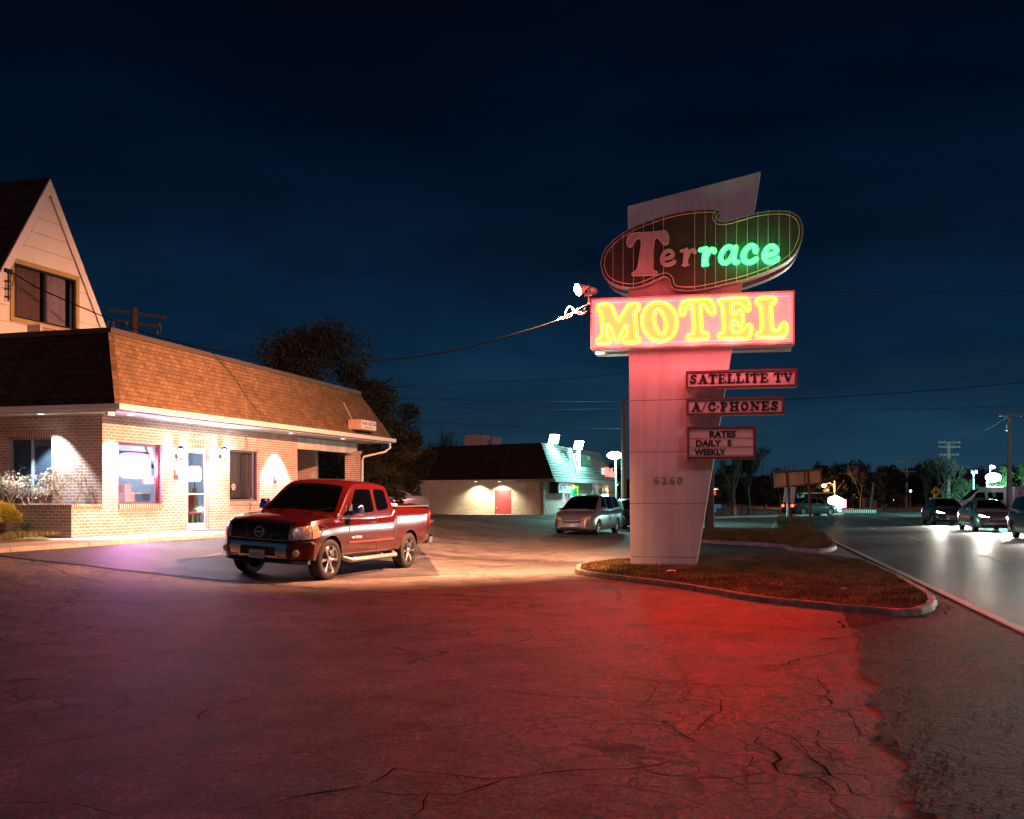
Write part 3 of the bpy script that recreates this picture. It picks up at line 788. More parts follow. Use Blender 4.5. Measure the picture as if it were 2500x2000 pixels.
for px, wh in ((430, 'left of the office door'), (537, 'right of the office door')):
    z = wall_z(px, 1116); p = wallfr(wall_t(px), .0, z)
    t = thing('wall_lantern', 'glowing white wall lantern on the brick '+wh, 'wall lamp', tuple(p), math.pi/2-WA, 'wall lanterns beside the office door')
    mb = MB(); mb.lathe([(.001,.0),(.06,.0),(.06,.02),(.001,.02)], 14, Matrix.Translation((0,-.0,.02)) @ Matrix.Rotation(R(90),4,'X')); mb.tube([(0,0,.02),(0,-.12,.1),(0,-.15,.2),(0,-.15,.25)], .01, 6); mb.build('bracket', M_black, t, world=False)
    mb = MB(); mb.lathe([(.03,.0),(.075,.04),(.085,.2),(.03,.24)], 8, Matrix.Translation((0,-.15,-.02))); mb.build('lantern_glass', emat('lantern_glow', (.95,1,1), 14), t, world=False, smooth=30)
    mb = MB(); mb.lathe([(.1,.0),(.06,.05),(.01,.09)], 8, Matrix.Translation((0,-.15,.22))); mb.build('cap', M_black, t, world=False)
    mb = MB(); mb.lathe([(.04,-.03),(.01,-.1),(.02,-.13),(.005,-.16)], 8, Matrix.Translation((0,-.15,0))); mb.build('finial', M_black, t, world=False)
    point('lantern_light', p+ND*.30+Vector((0,0,.06)), 85, (.9,.97,1.0), .08, t)
# red notices on the wall
for px, py, s, wh in ((428,1159,.27,'left of the office door'), (670,1172,.24,'beside the porch corner')):
    t0 = wall_t(px); z = wall_z(px, py); p = wallfr(t0, 0, z)
    t = thing('wall_notice', 'small red and white notice on the brick '+wh, 'sign', tuple(p), math.pi/2-WA, 'red notices on the office wall')
    mb = MB(); mb.box(-s/2, s/2, -.02, -.001, -s*.6, s*.6); mb.build('board', M_white, t, world=False)
    mb = MB(); mb.box(-s*.40, s*.40, -.026, -.0205, -s*.5, s*.0); mb.box(-s*.40, -.01, -.026, -.0205, s*.03, s*.5); mb.build('red_panel', mat('notice_red', (.55,.02,.02), .5), t, world=False)
    mb = MB(); mb.lathe([(.001,0),(s*.17,0),(s*.17,.006),(.001,.006)], 14, Matrix.Translation((s*.2,-.0205,s*.26)) @ Matrix.Rotation(R(90),4,'X')); mb.build('emblem', mat('emblem_white', (.8,.8,.8), .5), t, world=False)
# camera at the corner
p = at(272, 1010, 23.6); t = thing('security_camera', 'small white security camera under the gutter corner of the office', 'camera', tuple(p), math.pi/2-WA)
mb = MB(); mb.tube([(.12,0,.13),(.12,0,.05),(0,0,.02)], .015, 6); mb.build('arm', M_white, t, world=False)
mb = MB(); mb.box(-.16, .08, -.04, .04, -.05, .03); mb.build('housing', M_white, t, world=False, bevel=.012)
# check in sign on the mansard
p = at(889, 1040, 36.0)
t = thing('check_in_sign', 'small boxed sign reading motel check in, on the shingles above the porch', 'sign', tuple(p), math.pi/2-WA)
mb = MB(); mb.box(-.62, .62, -.18, .32, -.16, .19); mb.build('box', mat('sign_box_tan', (.45,.30,.22), .6), t, world=False, bevel=.01)
mb = MB(); mb.box(-.59, .59, -.19, -.181, -.13, .16); mb.build('face', mat('sign_face_cream', (.75,.68,.6), .5), t, world=False)
textmesh('lettering', 'MOTEL CHECK-IN', M_black, t, lambda a, b, h: (a, -.1905-h, b), -.53, .53, .0, .12, .006, world=False)
textmesh('lettering', 'ENTRANCE', M_black, t, lambda a, b, h: (a, -.1905-h, b), -.38, .38, -.10, -.05, .006, world=False)
mb = MB(); mb.tube([(-.5,.2,.15),(-.9,.35,.75)], .018, 6); mb.build('stay', M_alu, t, world=False)

# ------------------------------------------------------------------ things behind the office glass
def inroom(name, label, cat, x, y, z, rot=0): return thing(name, label, cat, tuple(lw(x, y, z)), math.pi/2-WA+rot)
zc = wall_z(335, 1138, -.32); xc = (wall_t(291,-.32)+wall_t(364,-.32))/2
t = inroom('neon_window_sign', 'blazing white oval neon sign hanging in the big office window', 'neon sign', xc, .32, zc)
hw = (wall_t(364,-.32)-wall_t(291,-.32))/2
mb = MB(); mb.prism(smoothpts([(-hw,0),(-hw*.93,.24),(0,.29),(hw*.93,.24),(hw,0),(hw*.93,-.24),(0,-.29),(-hw*.93,-.24)], 4), 0, .04, lambda a,b,h: (a,h,b)); mb.build('lit_panel', emat('violet_white_neon', (1.0,.86,1.0), 14), t, world=False)
mb = MB(); mb.tube([(a, -.03, b) for a, b in smoothpts([(-hw*1.02,0),(-hw*.95,.27),(0,.32),(hw*.95,.27),(hw*1.02,0),(hw*.95,-.27),(0,-.32),(-hw*.95,-.27)], 4)], .014, 6, closed=True); mb.build('neon_border', emat('violet_neon', (.55,.12,1.0), 14), t, world=False)
x2 = wall_t(362,-.25); t = inroom('neon_window_sign', 'small red neon strip sign low in the right corner of the big office window', 'neon sign', x2, .25, wall_z(362, 1172, -.25))
mb = MB(); mb.box(-.2, .2, 0, .03, -.1, .1); mb.build('backing', mat('salmon_board', (.7,.3,.25), .5), t, world=False)
mb = MB()
for k in range(6): mb.tube([(-.16+.06*k,-.02,-.05),(-.14+.06*k,-.02,.05),(-.12+.06*k,-.02,-.05)], .008, 5)
mb.tube([(-.19,-.02,.085),(.19,-.02,.085)], .01, 5); mb.tube([(-.19,-.02,-.085),(.19,-.02,-.085)], .01, 5)
mb.build('neon_strokes', emat('red_neon', (1.0,.25,.2), 22), t, world=False)
al = bpy.data.lights.new('window_neon_glow', 'AREA'); al.energy = 280; al.color = (1.0,.30,.90); al.size = 1.0; al.size_y = .5; al.shape = 'RECTANGLE'
alo = bpy.data.objects.new('window_neon_glow', al); COL.objects.link(alo); alo.parent = motel; alo.matrix_local = Matrix.LocRotScale(Vector((xc, .27, zc)), (Vector((.0,-1,-.25))).to_track_quat('-Z','Y'), None)
t = inroom('cardboard_box', 'pink cardboard boxes stacked on the sill inside the big office window', 'box', wall_t(306,-.5), .5, w1[2])
mb = MB(); mb.box(-.2,.18,-.15,.15,.0,.28); mb.build('lower_box', mat('pink_card', (.62,.33,.28), .8), t, world=False, bevel=.006)
mb = MB(); mb.box(-.2,.05,-.14,.14,.285,.5); mb.build('upper_box', mat('pink_card', (.6,.3,.26), .8), t, world=False, bevel=.006)
t = inroom('storage_bin', 'blue grey bin standing inside the big office window', 'bin', wall_t(343,-.8), .8, BZ)
mb = MB(); mb.prism([(-.14,0),(.14,0),(.19,1.0),(-.19,1.0)], -.17, .17, lambda a,b,h: (a,h,b)); mb.build('body', mat('bin_blue', (.18,.32,.42), .5), t, world=False, bevel=.02)
mb = MB(); mb.box(-.21,.21,-.19,.19,1.0,1.06); mb.build('lid', mat('bin_yellow', (.6,.5,.2), .5), t, world=False, bevel=.02)
t = inroom('lobby_chair', 'red padded chair with chrome legs seen through the glass door', 'chair', wall_t(478,-.8), .8, BZ)
mb = MB(); mb.box(-.26,.26,-.25,.25,.42,.52); mb.build('seat', mat('red_vinyl', (.5,.05,.05), .35), t, world=False, bevel=.03)
mb = MB(); mb.prism([(-.24,.55),(.24,.55),(.2,1.05),(-.2,1.05)], .2, .27, lambda a,b,h: (a,h,b)); mb.build('backrest', mat('red_vinyl', (.5,.05,.05), .35), t, world=False, bevel=.02)
for sx in (-.23,.23):
    for sy in (-.22,.22): mb = MB(); mb.tube([(sx,sy,.43),(sx*1.08,sy*1.08,0)], .014, 6); mb.build('leg', M_alu, t, world=False)
t = inroom('floor_lamp', 'white shaded lamp glowing behind the upper half of the glass door', 'lamp', wall_t(475,-1.5), 1.5, BZ)
mb = MB(); mb.tube([(0,0,0),(0,0,1.45)], .015, 6); mb.lathe([(.16,0),(.16,.03),(.01,.04)], 14); mb.build('stand', M_black, t, world=False)
mb = MB(); mb.lathe([(.17,1.4),(.2,1.5),(.2,1.78),(.14,1.86)], 16); mb.build('shade', emat('shade_glow', (.95,.98,1), 5), t, world=False, smooth=40)
t = inroom('lobby_stand', 'yellow sandwich board standing in the lobby behind the door', 'sign', wall_t(482,-1.2), 1.2, BZ)
mb = MB(); mb.prism([(-.2,0),(.2,0),(.12,1.2),(-.1,1.2)], 0, .03, lambda a,b,h: (a,h+b*.1,b)); mb.prism([(-.2,0),(.2,0),(.12,1.2),(-.1,1.2)], .3, .33, lambda a,b,h: (a,h-b*.1,b)); mb.build('board', mat('yellow_board', (.7,.55,.12), .6), t, world=False)
t = inroom('round_decal', 'round red and white sticker on the small office window', 'sticker', wall_t(579), .125, wall_z(579, 1189))
mb = MB(); mb.lathe([(.001,0),(.095,0),(.095,.003),(.001,.003)], 24, Matrix.Rotation(R(90),4,'X')); mb.build('disc', mat('emblem_white', (.8,.8,.8), .5), t, world=False)
mb = MB(); mb.lathe([(.045,0),(.078,0),(.078,.003),(.045,.003)], 24, Matrix.Translation((0,-.0035,0)) @ Matrix.Rotation(R(90),4,'X'), cap=False); mb.box(-.03,.03,-.006,-.0035,-.02,.03); mb.build('red_ring', mat('notice_red', (.55,.02,.02), .5), t, world=False)

# ------------------------------------------------------------------ A-frame house behind
M_siding = mat('cream_siding', (.78,.72,.66), .6, var=.06, vscale=1.5)
GM = -3.5
af = thing('a_frame_house', 'tall cream gabled house with a steep dark roof rising behind the office', 'house', tuple(C0+WD*2.2+ND*GM), math.pi/2-WA)
def gf(px, py): return wall_t(px, GM), wall_z(px, py, GM)
ta, za = gf(118, 457)
HB = 1.62
def gl(t, y, z): return wallfr(t, GM-y, z)
hwd = (za-3.0)/HB
# front wall with a window hole: strips
wx0, wz1 = gf(32, 641); wx1, _ = gf(184, 683); wz0 = gf(100, 789)[1]
mb = MB()
def hw_at(z): return (za-z)/HB
def quadwall(l0, l1, z0, r0, r1, z1):   # bottom l0..r0 at z0, top l1..r1 at z1
    mb.hexa([gl(l0,0,z0), gl(r0,0,z0), gl(r0,.2,z0), gl(l0,.2,z0)], [gl(l1,0,z1), gl(r1,0,z1), gl(r1,.2,z1), gl(l1,.2,z1)])
quadwall(ta-hwd, ta-hw_at(wz0), 3.0, ta+hwd, ta+hw_at(wz0), wz0)
quadwall(ta-hw_at(wz0), min(wx0, ta-hw_at(wz1)), wz0, wx0, wx0, wz1)
quadwall(wx1, wx1, wz0, ta+hw_at(wz0), max(wx1, ta+hw_at(wz1)), wz1)
quadwall(ta-hw_at(wz1), ta-.02, wz1, ta+hw_at(wz1), ta+.02, za-.03)
mb.build('wall', M_siding, af)
mb = MB()
z = 3.6
while z < za-.9:
    w = hw_at(z)-.12
    if wz0-.15 < z < wz1+.15:
        mb.box(0,1,0,1,0,1, Matrix(((0,0,0,0),)*4)) if False else None
        for q0, q1 in ((ta-w, wx0-.16), (wx1+.16, ta+w)):
            if q1-q0 > .1: mb.hexa([gl(q0,-.004,z), gl(q1,-.004,z), gl(q1,.01,z), gl(q0,.01,z)], [gl(q0,-.004,z+.012), gl(q1,-.004,z+.012), gl(q1,.01,z+.012), gl(q0,.01,z+.012)])
    else: mb.hexa([gl(ta-w,-.004,z), gl(ta+w,-.004,z), gl(ta+w,.01,z), gl(ta-w,.01,z)], [gl(ta-w,-.004,z+.012), gl(ta+w,-.004,z+.012), gl(ta+w,.01,z+.012), gl(ta-w,.01,z+.012)])
    z += .42
mb.build('siding_groove', mat('groove_brown', (.33,.24,.18), .8), af)
mb = MB()
for sg in (-1, 1):
    a = (ta, za); b = (ta+sg*(hwd+.3), 3.0-.3*HB)
    nrm = Vector((sg*HB, 1)).normalized()
    for off, y0, y1 in ((.0, -.04, 7.0),):
        p = [gl(a[0], y0, a[1]), gl(b[0], y0, b[1]), gl(b[0]+nrm.x*.12, y0, b[1]+nrm.y*.12), gl(a[0], y0, a[1]+.14/nrm.y)]
        q = [gl(a[0], y1, a[1]), gl(b[0], y1, b[1]), gl(b[0]+nrm.x*.12, y1, b[1]+nrm.y*.12), gl(a[0], y1, a[1]+.14/nrm.y)]
        mb.hexa(p, q)
mb.build('roof', M_shingled, af, uv='slope')
mb = MB()
for sg in (-1, 1):
    a = (ta, za+.0); b = (ta+sg*(hwd+.3), 3.0-.3*HB); nrm = Vector((sg*HB, 1)).normalized()
    p = [gl(a[0], -.075, a[1]-.2), gl(b[0], -.075, b[1]-.2), gl(b[0]+nrm.x*.09, -.075, b[1]+nrm.y*.09), gl(a[0], -.075, a[1]+.11/nrm.y)]
    q = [gl(a[0], -.043, a[1]-.2), gl(b[0], -.043, b[1]-.2), gl(b[0]+nrm.x*.09, -.043, b[1]+nrm.y*.09), gl(a[0], -.043, a[1]+.11/nrm.y)]
    mb.hexa(p, q)
mb.build('bargeboard', M_siding, af)
mb = MB(); M_ = Matrix.Translation(C0+ND*GM) @ Matrix.Rotation(math.pi/2-WA, 4, 'Z')
def fr_(a0, a1, z0, z1, t, y0, y1):
    mb.box(a0, a1, y0, y1, z0, z0+t, M_); mb.box(a0, a1, y0, y1, z1-t, z1, M_); mb.box(a0, a0+t, y0, y1, z0+t, z1-t, M_); mb.box(a1-t, a1, y0, y1, z0+t, z1-t, M_)
fr_(wx0-.12, wx1+.12, wz0-.12, wz1+.12, .12, -.04, .05)
wf = mb.build('window', mat('ochre_trim', (.42,.30,.10), .6), af)
mb = MB(); fr_(wx0, wx1, wz0, wz1, .05, .0, .08); xm = (wx0+wx1)/2; mb.box(xm-.04, xm+.04, .0, .08, wz0+.05, wz1-.05, M_); mb.build('frame', M_black, wf)
mb = MB(); mb.box(wx0+.05, wx1-.05, .035, .042, wz0+.05, wz1-.05, M_); mb.build('pane', M_winglass, wf)
def curtain(x0, x1, m, nm='curtain'):
    mb = MB(); n = 24
    for i in range(n+1):
        x = x0+(x1-x0)*i/n; y = .13+.03*math.sin(i*1.1)+.02*math.sin(i*2.7)
        mb.v += [M_ @ Vector((x, y, wz0+.02+.03*math.sin(i*.6))), M_ @ Vector((x, y, wz1))]
    for i in range(n): mb.f.append((2*i, 2*i+2, 2*i+3, 2*i+1))
    mb.build(nm, m, af, smooth=80)
curtain(wx0+.05, xm-.03, mat('brown_curtain', (.22,.12,.09), .9)); curtain(xm+.05, wx1-.22, mat('mauve_curtain', (.42,.29,.30), .9))
mb = MB(); mb.box(wx0, wx1, .3, .32, wz0, wz1, M_); mb.build('room_back', M_black, af)
mb = MB(); ax0 = gf(66, 800)[0]; mb.box(ax0, ax0+1.45, -.42, .0, wz0-.62, wz0-.13, M_); ac = mb.build('air_conditioner', mat('beige_metal', (.5,.42,.36), .5), af, bevel=.01)
mb = MB()
for i in range(8): mb.box(ax0+.1, ax0+1.4, -.435, -.421, wz0-.58+i*.052, wz0-.56+i*.052, M_)
mb.build('grille', mat('dark_slot', (.08,.05,.05), .6), ac)
mb = MB(); mx, mz = gf(14, 665); mb.tube([M_ @ Vector(q) for q in ((mx,-.08,mz),(mx,-.08,mz-.75))], .02, 6)
for i in range(4): mb.box(mx-.06, mx+.06, -.12, 0, mz-.05-.2*i, mz-.02-.2*i, M_)
mb.tube([M_ @ Vector(q) for q in ((mx,-.1,mz),(mx+.12,-.16,mz-.1),(mx+.1,-.12,mz-.3),(mx-.02,-.08,mz-.4))], .012, 5)
mb.box(mx-.14, mx+.1, -.14, -.0, mz-.03, mz+.07, M_)
mb.build('service_mast', M_black, af)
MAST = M_ @ Vector((mx+.1, -.12, mz))
# ------------------------------------------------------------------ the roadside sign
SD = Vector((.979, -.204, 0)).normalized(); SN = Vector((SD.y, -SD.x, 0))
if SN.y > 0: SN = -SN
D0 = 22.8
SP = Vector((289/F*D0, D0, 0))
def onp(px, py, w=0.0):
    o = SP+SN*w; r = ray(px, py)
    # s*r.xy = o.xy + u*SD.xy
    det = r.x*(-SD.y)-(-SD.x)*r.y
    s = (o.x*(-SD.y)-(-SD.x)*o.y)/det
    u = (Vector((r.x*s, r.y*s, 0))-o).dot(SD)
    return u, CAM+r.z*s
def sf(u, w, z): return SP+SD*u+SN*w+Vector((0, 0, z))
SROT = math.atan2(SD.y, SD.x)
C6 = lambda x, y: (1380+x/3.4774, 400+y/3.4774)
C7 = lambda x, y: (1440+x/3.0804, 840+y/3.0804)
M_pil = mat('pillar_paint', (.76,.71,.73), .75, var=.09, vscale=.9, bump=.15, bscale=25)
_nt = M_pil.node_tree; _b = [n for n in _nt.nodes if n.type == 'BSDF_PRINCIPLED'][0]
_src = _b.inputs['Base Color'].links[0].from_socket
_g = node(_nt, 'ShaderNodeNewGeometry'); _mp = node(_nt, 'ShaderNodeMapping'); _mp.inputs['Scale'].default_value = (7, 7, .35); _nt.links.new(_g.outputs['Position'], _mp.inputs[0])
_n = node(_nt, 'ShaderNodeTexNoise'); _n.inputs['Scale'].default_value = 1.0; _n.inputs['Detail'].default_value = 6; _nt.links.new(_mp.outputs[0], _n.inputs['Vector'])
_r = node(_nt, 'ShaderNodeValToRGB'); _r.color_ramp.elements[0].position = .36; _r.color_ramp.elements[0].color = (.66,.60,.56,1); _r.color_ramp.elements[1].position = .56; _r.color_ramp.elements[1].color = (1,1,1,1); _nt.links.new(_n.outputs[0], _r.inputs[0])
_x = node(_nt, 'ShaderNodeMix', data_type='RGBA', blend_type='MULTIPLY'); _x.inputs[0].default_value = .3; _nt.links.new(_src, _x.inputs[6]); _nt.links.new(_r.outputs[0], _x.inputs[7]); _nt.links.new(_x.outputs[2], _b.inputs['Base Color'])
pil = thing('sign_pillar', 'tall white slanted slab pillar with a sloping top standing on the grass island', 'sign pillar', tuple(sf(.5,-.2,.1)), SROT)
bl_, br_, tr_, tl_ = onp(1539,1383), onp(1699,1383), onp(1857.5,418.7), onp(1532.5,503.5)
bl_ = (bl_[0], .05); br_ = (br_[0], .05)
def on_edge(z, a, b): k = (z-a[1])/(b[1]-a[1]); return a[0]+(b[0]-a[0])*k
mb = MB()
zs = [.05]+[onp(1600, y)[1] for y in (1361, 1231, 1104.6, 978)]
topz = 6.9
pts_lo = zs+[topz]
TH = .42
for i in range(len(pts_lo)-1):
    z0, z1 = pts_lo[i]+(.011 if i else 0), pts_lo[i+1]-.0
    P = [(on_edge(z0, bl_, tl_), z0), (on_edge(z0, br_, tr_), z0), (on_edge(z1, br_, tr_), z1), (on_edge(z1, bl_, tl_), z1)]
    mb.prism(P, 0, -TH, lambda a, b, h: sf(a, h, b))
P = [(on_edge(topz, bl_, tl_), topz+.006), (on_edge(topz, br_, tr_), topz+.006), tr_, tl_]
mb.prism(P, 0, -TH, lambda a, b, h: sf(a, h, b))
mb.build('slab', M_pil, pil, bevel=.008)
mb = MB(); P = [(bl_[0]+.01, .06), (br_[0]-.01, .06), (on_edge(topz+.5, br_, tr_)-.01, topz+.5), (bl_[0]+.01, topz+.5)]
mb.prism(P, -.008, -TH+.008, lambda a, b, h: sf(a, h, b)); mb.build('core', mat('joint_grey', (.12,.10,.10), .9), pil)
# faint seams as a part
a0 = onp(*C7(483,1052)); a1 = onp(*C7(695,1000))
x0 = a0[0]; dx = (a1[0]-a0[0]); M_num = mat('number_outline', (.05,.04,.06), .5)
for i, ch in enumerate('6260'):
    u0 = x0+dx*(i*.276); u1 = u0+dx*.172
    textmesh('numeral', ch, M_num, pil, lambda a, b, h: sf(a, .004+h, b), u0, u1, a0[1], a1[1], .012, bold=.012)
    textmesh('numeral_face', ch, M_pil, pil, lambda a, b, h: sf(a, .0165+h, b), u0+.018, u1-.018, a0[1]+.018, a1[1]-.018, .004, bold=-.02)

# ---- script of heavy slab letters
GL = {
 'S': (.78, [([(.60,.80),(.48,.90),(.34,.89),(.21,.76),(.27,.60),(.48,.48),(.58,.32),(.50,.13),(.32,.09),(.16,.24)], .21), ([(.63,.90),(.63,.70)], .11), ([(.11,.10),(.11,.32)], .11)]),
 'A': (.98, [([(.20,.06),(.46,.90)], .13), ([(.50,.88),(.74,.08)], .27), ([(.28,.34),(.62,.34)], .11), ([(.06,.06),(.34,.06)], .12), ([(.58,.06),(.94,.06)], .12), ([(.40,.93),(.56,.93)], .12)]),
 'T': (.84, [([(.42,.06),(.42,.94)], .27), ([(.08,.92),(.76,.92)], .15), ([(.08,.90),(.07,.68)], .12), ([(.76,.90),(.77,.68)], .12), ([(.24,.06),(.60,.06)], .12)]),
 'E': (.84, [([(.26,.08),(.26,.92)], .27), ([(.08,.93),(.68,.93)], .13), ([(.08,.07),(.70,.07)], .13), ([(.70,.92),(.70,.72)], .11), ([(.74,.08),(.74,.32)], .11), ([(.30,.5),(.54,.5)], .13), ([(.56,.36),(.56,.64)], .10)]),
 'L': (.82, [([(.26,.08),(.26,.92)], .27), ([(.08,.93),(.46,.93)], .13), ([(.08,.07),(.68,.07)], .13), ([(.72,.08),(.72,.34)], .12)]),
 'I': (.52, [([(.26,.08),(.26,.92)], .27), ([(.08,.93),(.44,.93)], .13), ([(.08,.07),(.44,.07)], .13)]),
 'V': (.92, [([(.22,.92),(.46,.12)], .27), ([(.50,.10),(.72,.90)], .13), ([(.06,.93),(.38,.93)], .13), ([(.58,.93),(.88,.93)], .13)]),
 'C': (.86, [([(.66,.74),(.56,.89),(.40,.91),(.24,.78),(.18,.5),(.24,.22),(.42,.09),(.60,.13),(.72,.28)], .21), ([(.72,.92),(.71,.66)], .11)]),
 'P': (.82, [([(.26,.08),(.26,.92)], .27), ([(.30,.91),(.54,.88),(.64,.70),(.54,.50),(.30,.47)], .19), ([(.08,.93),(.3,.93)], .13), ([(.08,.07),(.46,.07)], .13)]),
 'H': (1.0, [([(.26,.08),(.26,.92)], .25), ([(.74,.08),(.74,.92)], .25), ([(.3,.5),(.7,.5)], .13)]+[([(x-.18,y),(x+.18,y)], .13) for x in (.26,.74) for y in (.07,.93)]),
 'O': (.88, [([(.44,.90),(.24,.80),(.17,.5),(.24,.20),(.44,.10),(.64,.20),(.71,.5),(.64,.80),(.44,.90)], .21)]),
 'N': (1.0, [([(.22,.08),(.22,.92)], .13), ([(.26,.90),(.72,.14)], .26), ([(.76,.08),(.76,.92)], .13), ([(.06,.93),(.34,.93)], .13), ([(.60,.93),(.92,.93)], .13), ([(.06,.07),(.40,.07)], .13)]),
 '/': (.50, [([(.08,.0),(.40,1.0)], .09)]),
 '.': (.30, [([(.15,.46),(.15,.5)], .22)]),
 ' ': (.42, []),
}
def stroke(mb, pts, w, h0, h1, fr, sy=1.0, n=10):
    """flat brush stroke with round ends and joints"""
    eps = 0
    for i in range(len(pts)-1):
        a = Vector(pts[i]); b = Vector(pts[i+1]); d = (b-a).normalized(); s = Vector((-d.y, d.x))*w/2
        eps += .0004
        mb.prism([a-s, b-s, b+s, a+s], h0, h1+eps, lambda x, y, h: fr(x, y, h))
    for p in pts:
        eps += .0004
        mb.prism([(p[0]+w/2*math.cos(6.2832*k/n), p[1]+w/2*math.sin(6.2832*k/n)) for k in range(n)], h0, h1+eps, lambda x, y, h: fr(x, y, h))
def slabtext(name, body, m, parent, u0, u1, z0, z1, w0, h=.012):
    tot = sum(GL[c][0] for c in body); x = 0; sc = (u1-u0)/tot
    mb = MB()
    for c in body:
        wd, st = GL[c]
        for pts, w in st:
            P = [(u0+(x+p[0])*sc, z0+p[1]*(z1-z0)) for p in pts]
            stroke(mb, P, w*min(sc, (z1-z0))*1.0, 0, h, lambda a, b, hh: sf(a, w0+hh, b))
        x += wd
    return mb.build(name, m, parent, fix=True)
def rect_on(TL, TR, BR, BL, w):
    a, b, c, d = onp(*TL, w), onp(*TR, w), onp(*BR, w), onp(*BL, w)
    return (a[0]+d[0])/2, (b[0]+c[0])/2, (c[1]+d[1])/2, (a[1]+b[1])/2
def boxsign(name, label, u0, u1, z0, z1, w0, w1, fm, cm, fr=.05):
    t = thing(name, label, 'sign', tuple(sf((u0+u1)/2, w0, z0)), SROT)
    mb = MB(); mb.prism([(u0,z0),(u1,z0),(u1,z1),(u0,z1)], w0, w1-.02, lambda a, b, h: sf(a, h, b)); mb.build('cabinet', cm, t, bevel=.006)
    mb = MB()
    for q in ((u0,u1,z0,z0+fr),(u0,u1,z1-fr,z1),(u0,u0+fr,z0+fr,z1-fr),(u1-fr,u1,z0+fr,z1-fr)):
        mb.prism([(q[0],q[2]),(q[1],q[2]),(q[1],q[3]),(q[0],q[3])], w1-.018, w1+.012, lambda a, b, h: sf(a, h, b))
    mb.build('frame', fm, t)
    return t
WS = .30
M_redfr = mat('maroon_frame', (.16,.045,.04), .5, var=.2)
M_cabw = mat('cabinet_grey', (.55,.52,.52), .45, var=.1)
M_face = mat('sign_face_white', (.72,.66,.66), .45, var=.1, vscale=1.3)
u0,u1,z0,z1 = rect_on(C7(720,208), C7(1557,178), C7(1560,322), C7(722,336), WS)
ZS1 = z1
t = boxsign('service_sign', 'long white sign reading satellite TV in heavy dark letters, highest of the small signs', u0,u1,z0,z1, .0, WS, M_redfr, M_cabw)
mb = MB(); mb.prism([(u0+.05,z0+.05),(u1-.05,z0+.05),(u1-.05,z1-.05),(u0+.05,z1-.05)], WS-.018, WS-.012, lambda a,b,h: sf(a,h,b)); mb.build('face', M_face, t)
M_let = mat('sign_letter_dark', (.02,.006,.012), .5, var=.1)
slabtext('lettering', 'SATELLITE TV', M_let, t, onp(*C7(748,300), WS)[0], onp(*C7(1528,250), WS)[0], onp(*C7(900,297), WS)[1], onp(*C7(900,228), WS)[1], WS-.011)
u0,u1,z0,z1 = rect_on(C7(725,415), C7(1462,390), C7(1465,525), C7(727,541), WS)
t = boxsign('service_sign', 'white sign reading A/C phones in heavy dark letters, middle of the three small signs', u0,u1,z0,z1, .0, WS, M_redfr, M_cabw)
mb = MB(); mb.prism([(u0+.05,z0+.05),(u1-.05,z0+.05),(u1-.05,z1-.05),(u0+.05,z1-.05)], WS-.018, WS-.012, lambda a,b,h: sf(a,h,b)); mb.build('face', M_face, t)
slabtext('lettering', 'A/C.PHONES', M_let, t, onp(*C7(760,300), WS)[0], onp(*C7(1422,250), WS)[0], onp(*C7(1000,504), WS)[1], onp(*C7(1000,436), WS)[1], WS-.011)
u0,u1,z0,z1 = rect_on(C7(730,622), C7(1250,615), C7(1250,862), C7(732,868), WS)
t = boxsign('letter_board', 'white changeable letter board reading rates, daily S, weekly, lowest of the small signs', u0,u1,z0,z1, .0, WS, M_redfr, M_cabw, .05)
mb = MB(); mb.prism([(u0+.05,z0+.05),(u1-.05,z0+.05),(u1-.05,z1-.05),(u0+.05,z1-.05)], WS-.018, WS-.012, lambda a,b,h: sf(a,h,b)); mb.build('face', M_face, t)
mb = MB()
for y in (640, 706, 772, 838): zz = onp(*C7(1000, y), WS)[1]; mb.prism([(u0+.06,zz-.006),(u1-.06,zz-.006),(u1-.06,zz+.006),(u0+.06,zz+.006)], WS-.012, WS-.004, lambda a,b,h: sf(a,h,b))
mb.build('letter_rail', mat('rail_grey', (.4,.25,.25), .5), t)
for txt, xa, xb, ya, yb in (('RATES',900,1098,705,652),('DAILY',798,990,771,721),('S',1035,1065,769,720),('WEEKLY',787,1022,838,787)):
    p = onp(*C7(xa, ya), WS); q = onp(*C7(xb, yb), WS)
    textmesh('lettering', txt, M_let, t, lambda a, b, h: sf(a, WS-.010+h, b), p[0], q[0], p[1], q[1], .006, bold=.04)

# ---- MOTEL box
WM = .44
u0,u1,z0,z1 = rect_on(C6(215,1152), C6(1942,1068), C6(1950,1520), C6(215,1583), WM)
def zfix(p):   # traced points: keep them inside the true rectangle of the box
    return p
mo = thing('motel_neon_sign', 'long glowing red box sign reading MOTEL in yellow neon outline letters', 'neon sign', tuple(sf((u0+u1)/2, .0, z0)), SROT)
M_cabred = mat('cabinet_red_white', (.55,.50,.50), .4, var=.1)
def redface():
    m, nt, N, L = newmat('red_lit_face'); b = pbsdf(nt, (.32,.25,.25), .4)
    g_ = node(nt, 'ShaderNodeNewGeometry'); n = node(nt, 'ShaderNodeTexNoise'); n.inputs['Scale'].default_value = .8; n.inputs['Detail'].default_value = 3
    L.new(g_.outputs['Position'], n.inputs['Vector']); mr = node(nt, 'ShaderNodeMapRange'); mr.inputs[1].default_value = .3; mr.inputs[2].default_value = .7; mr.inputs[3].default_value = .75; mr.inputs[4].default_value = 1.2
    L.new(n.outputs[0], mr.inputs[0]); b.inputs['Emission Color'].default_value = (1.0, .00098, .00104, 1)
    mu = node(nt, 'ShaderNodeMath', operation='MULTIPLY'); mu.inputs[1].default_value = RED_L; L.new(mr.outputs[0], mu.inputs[0]); L.new(mu.outputs[0], b.inputs['Emission Strength']); return m
RED_L = 270.0
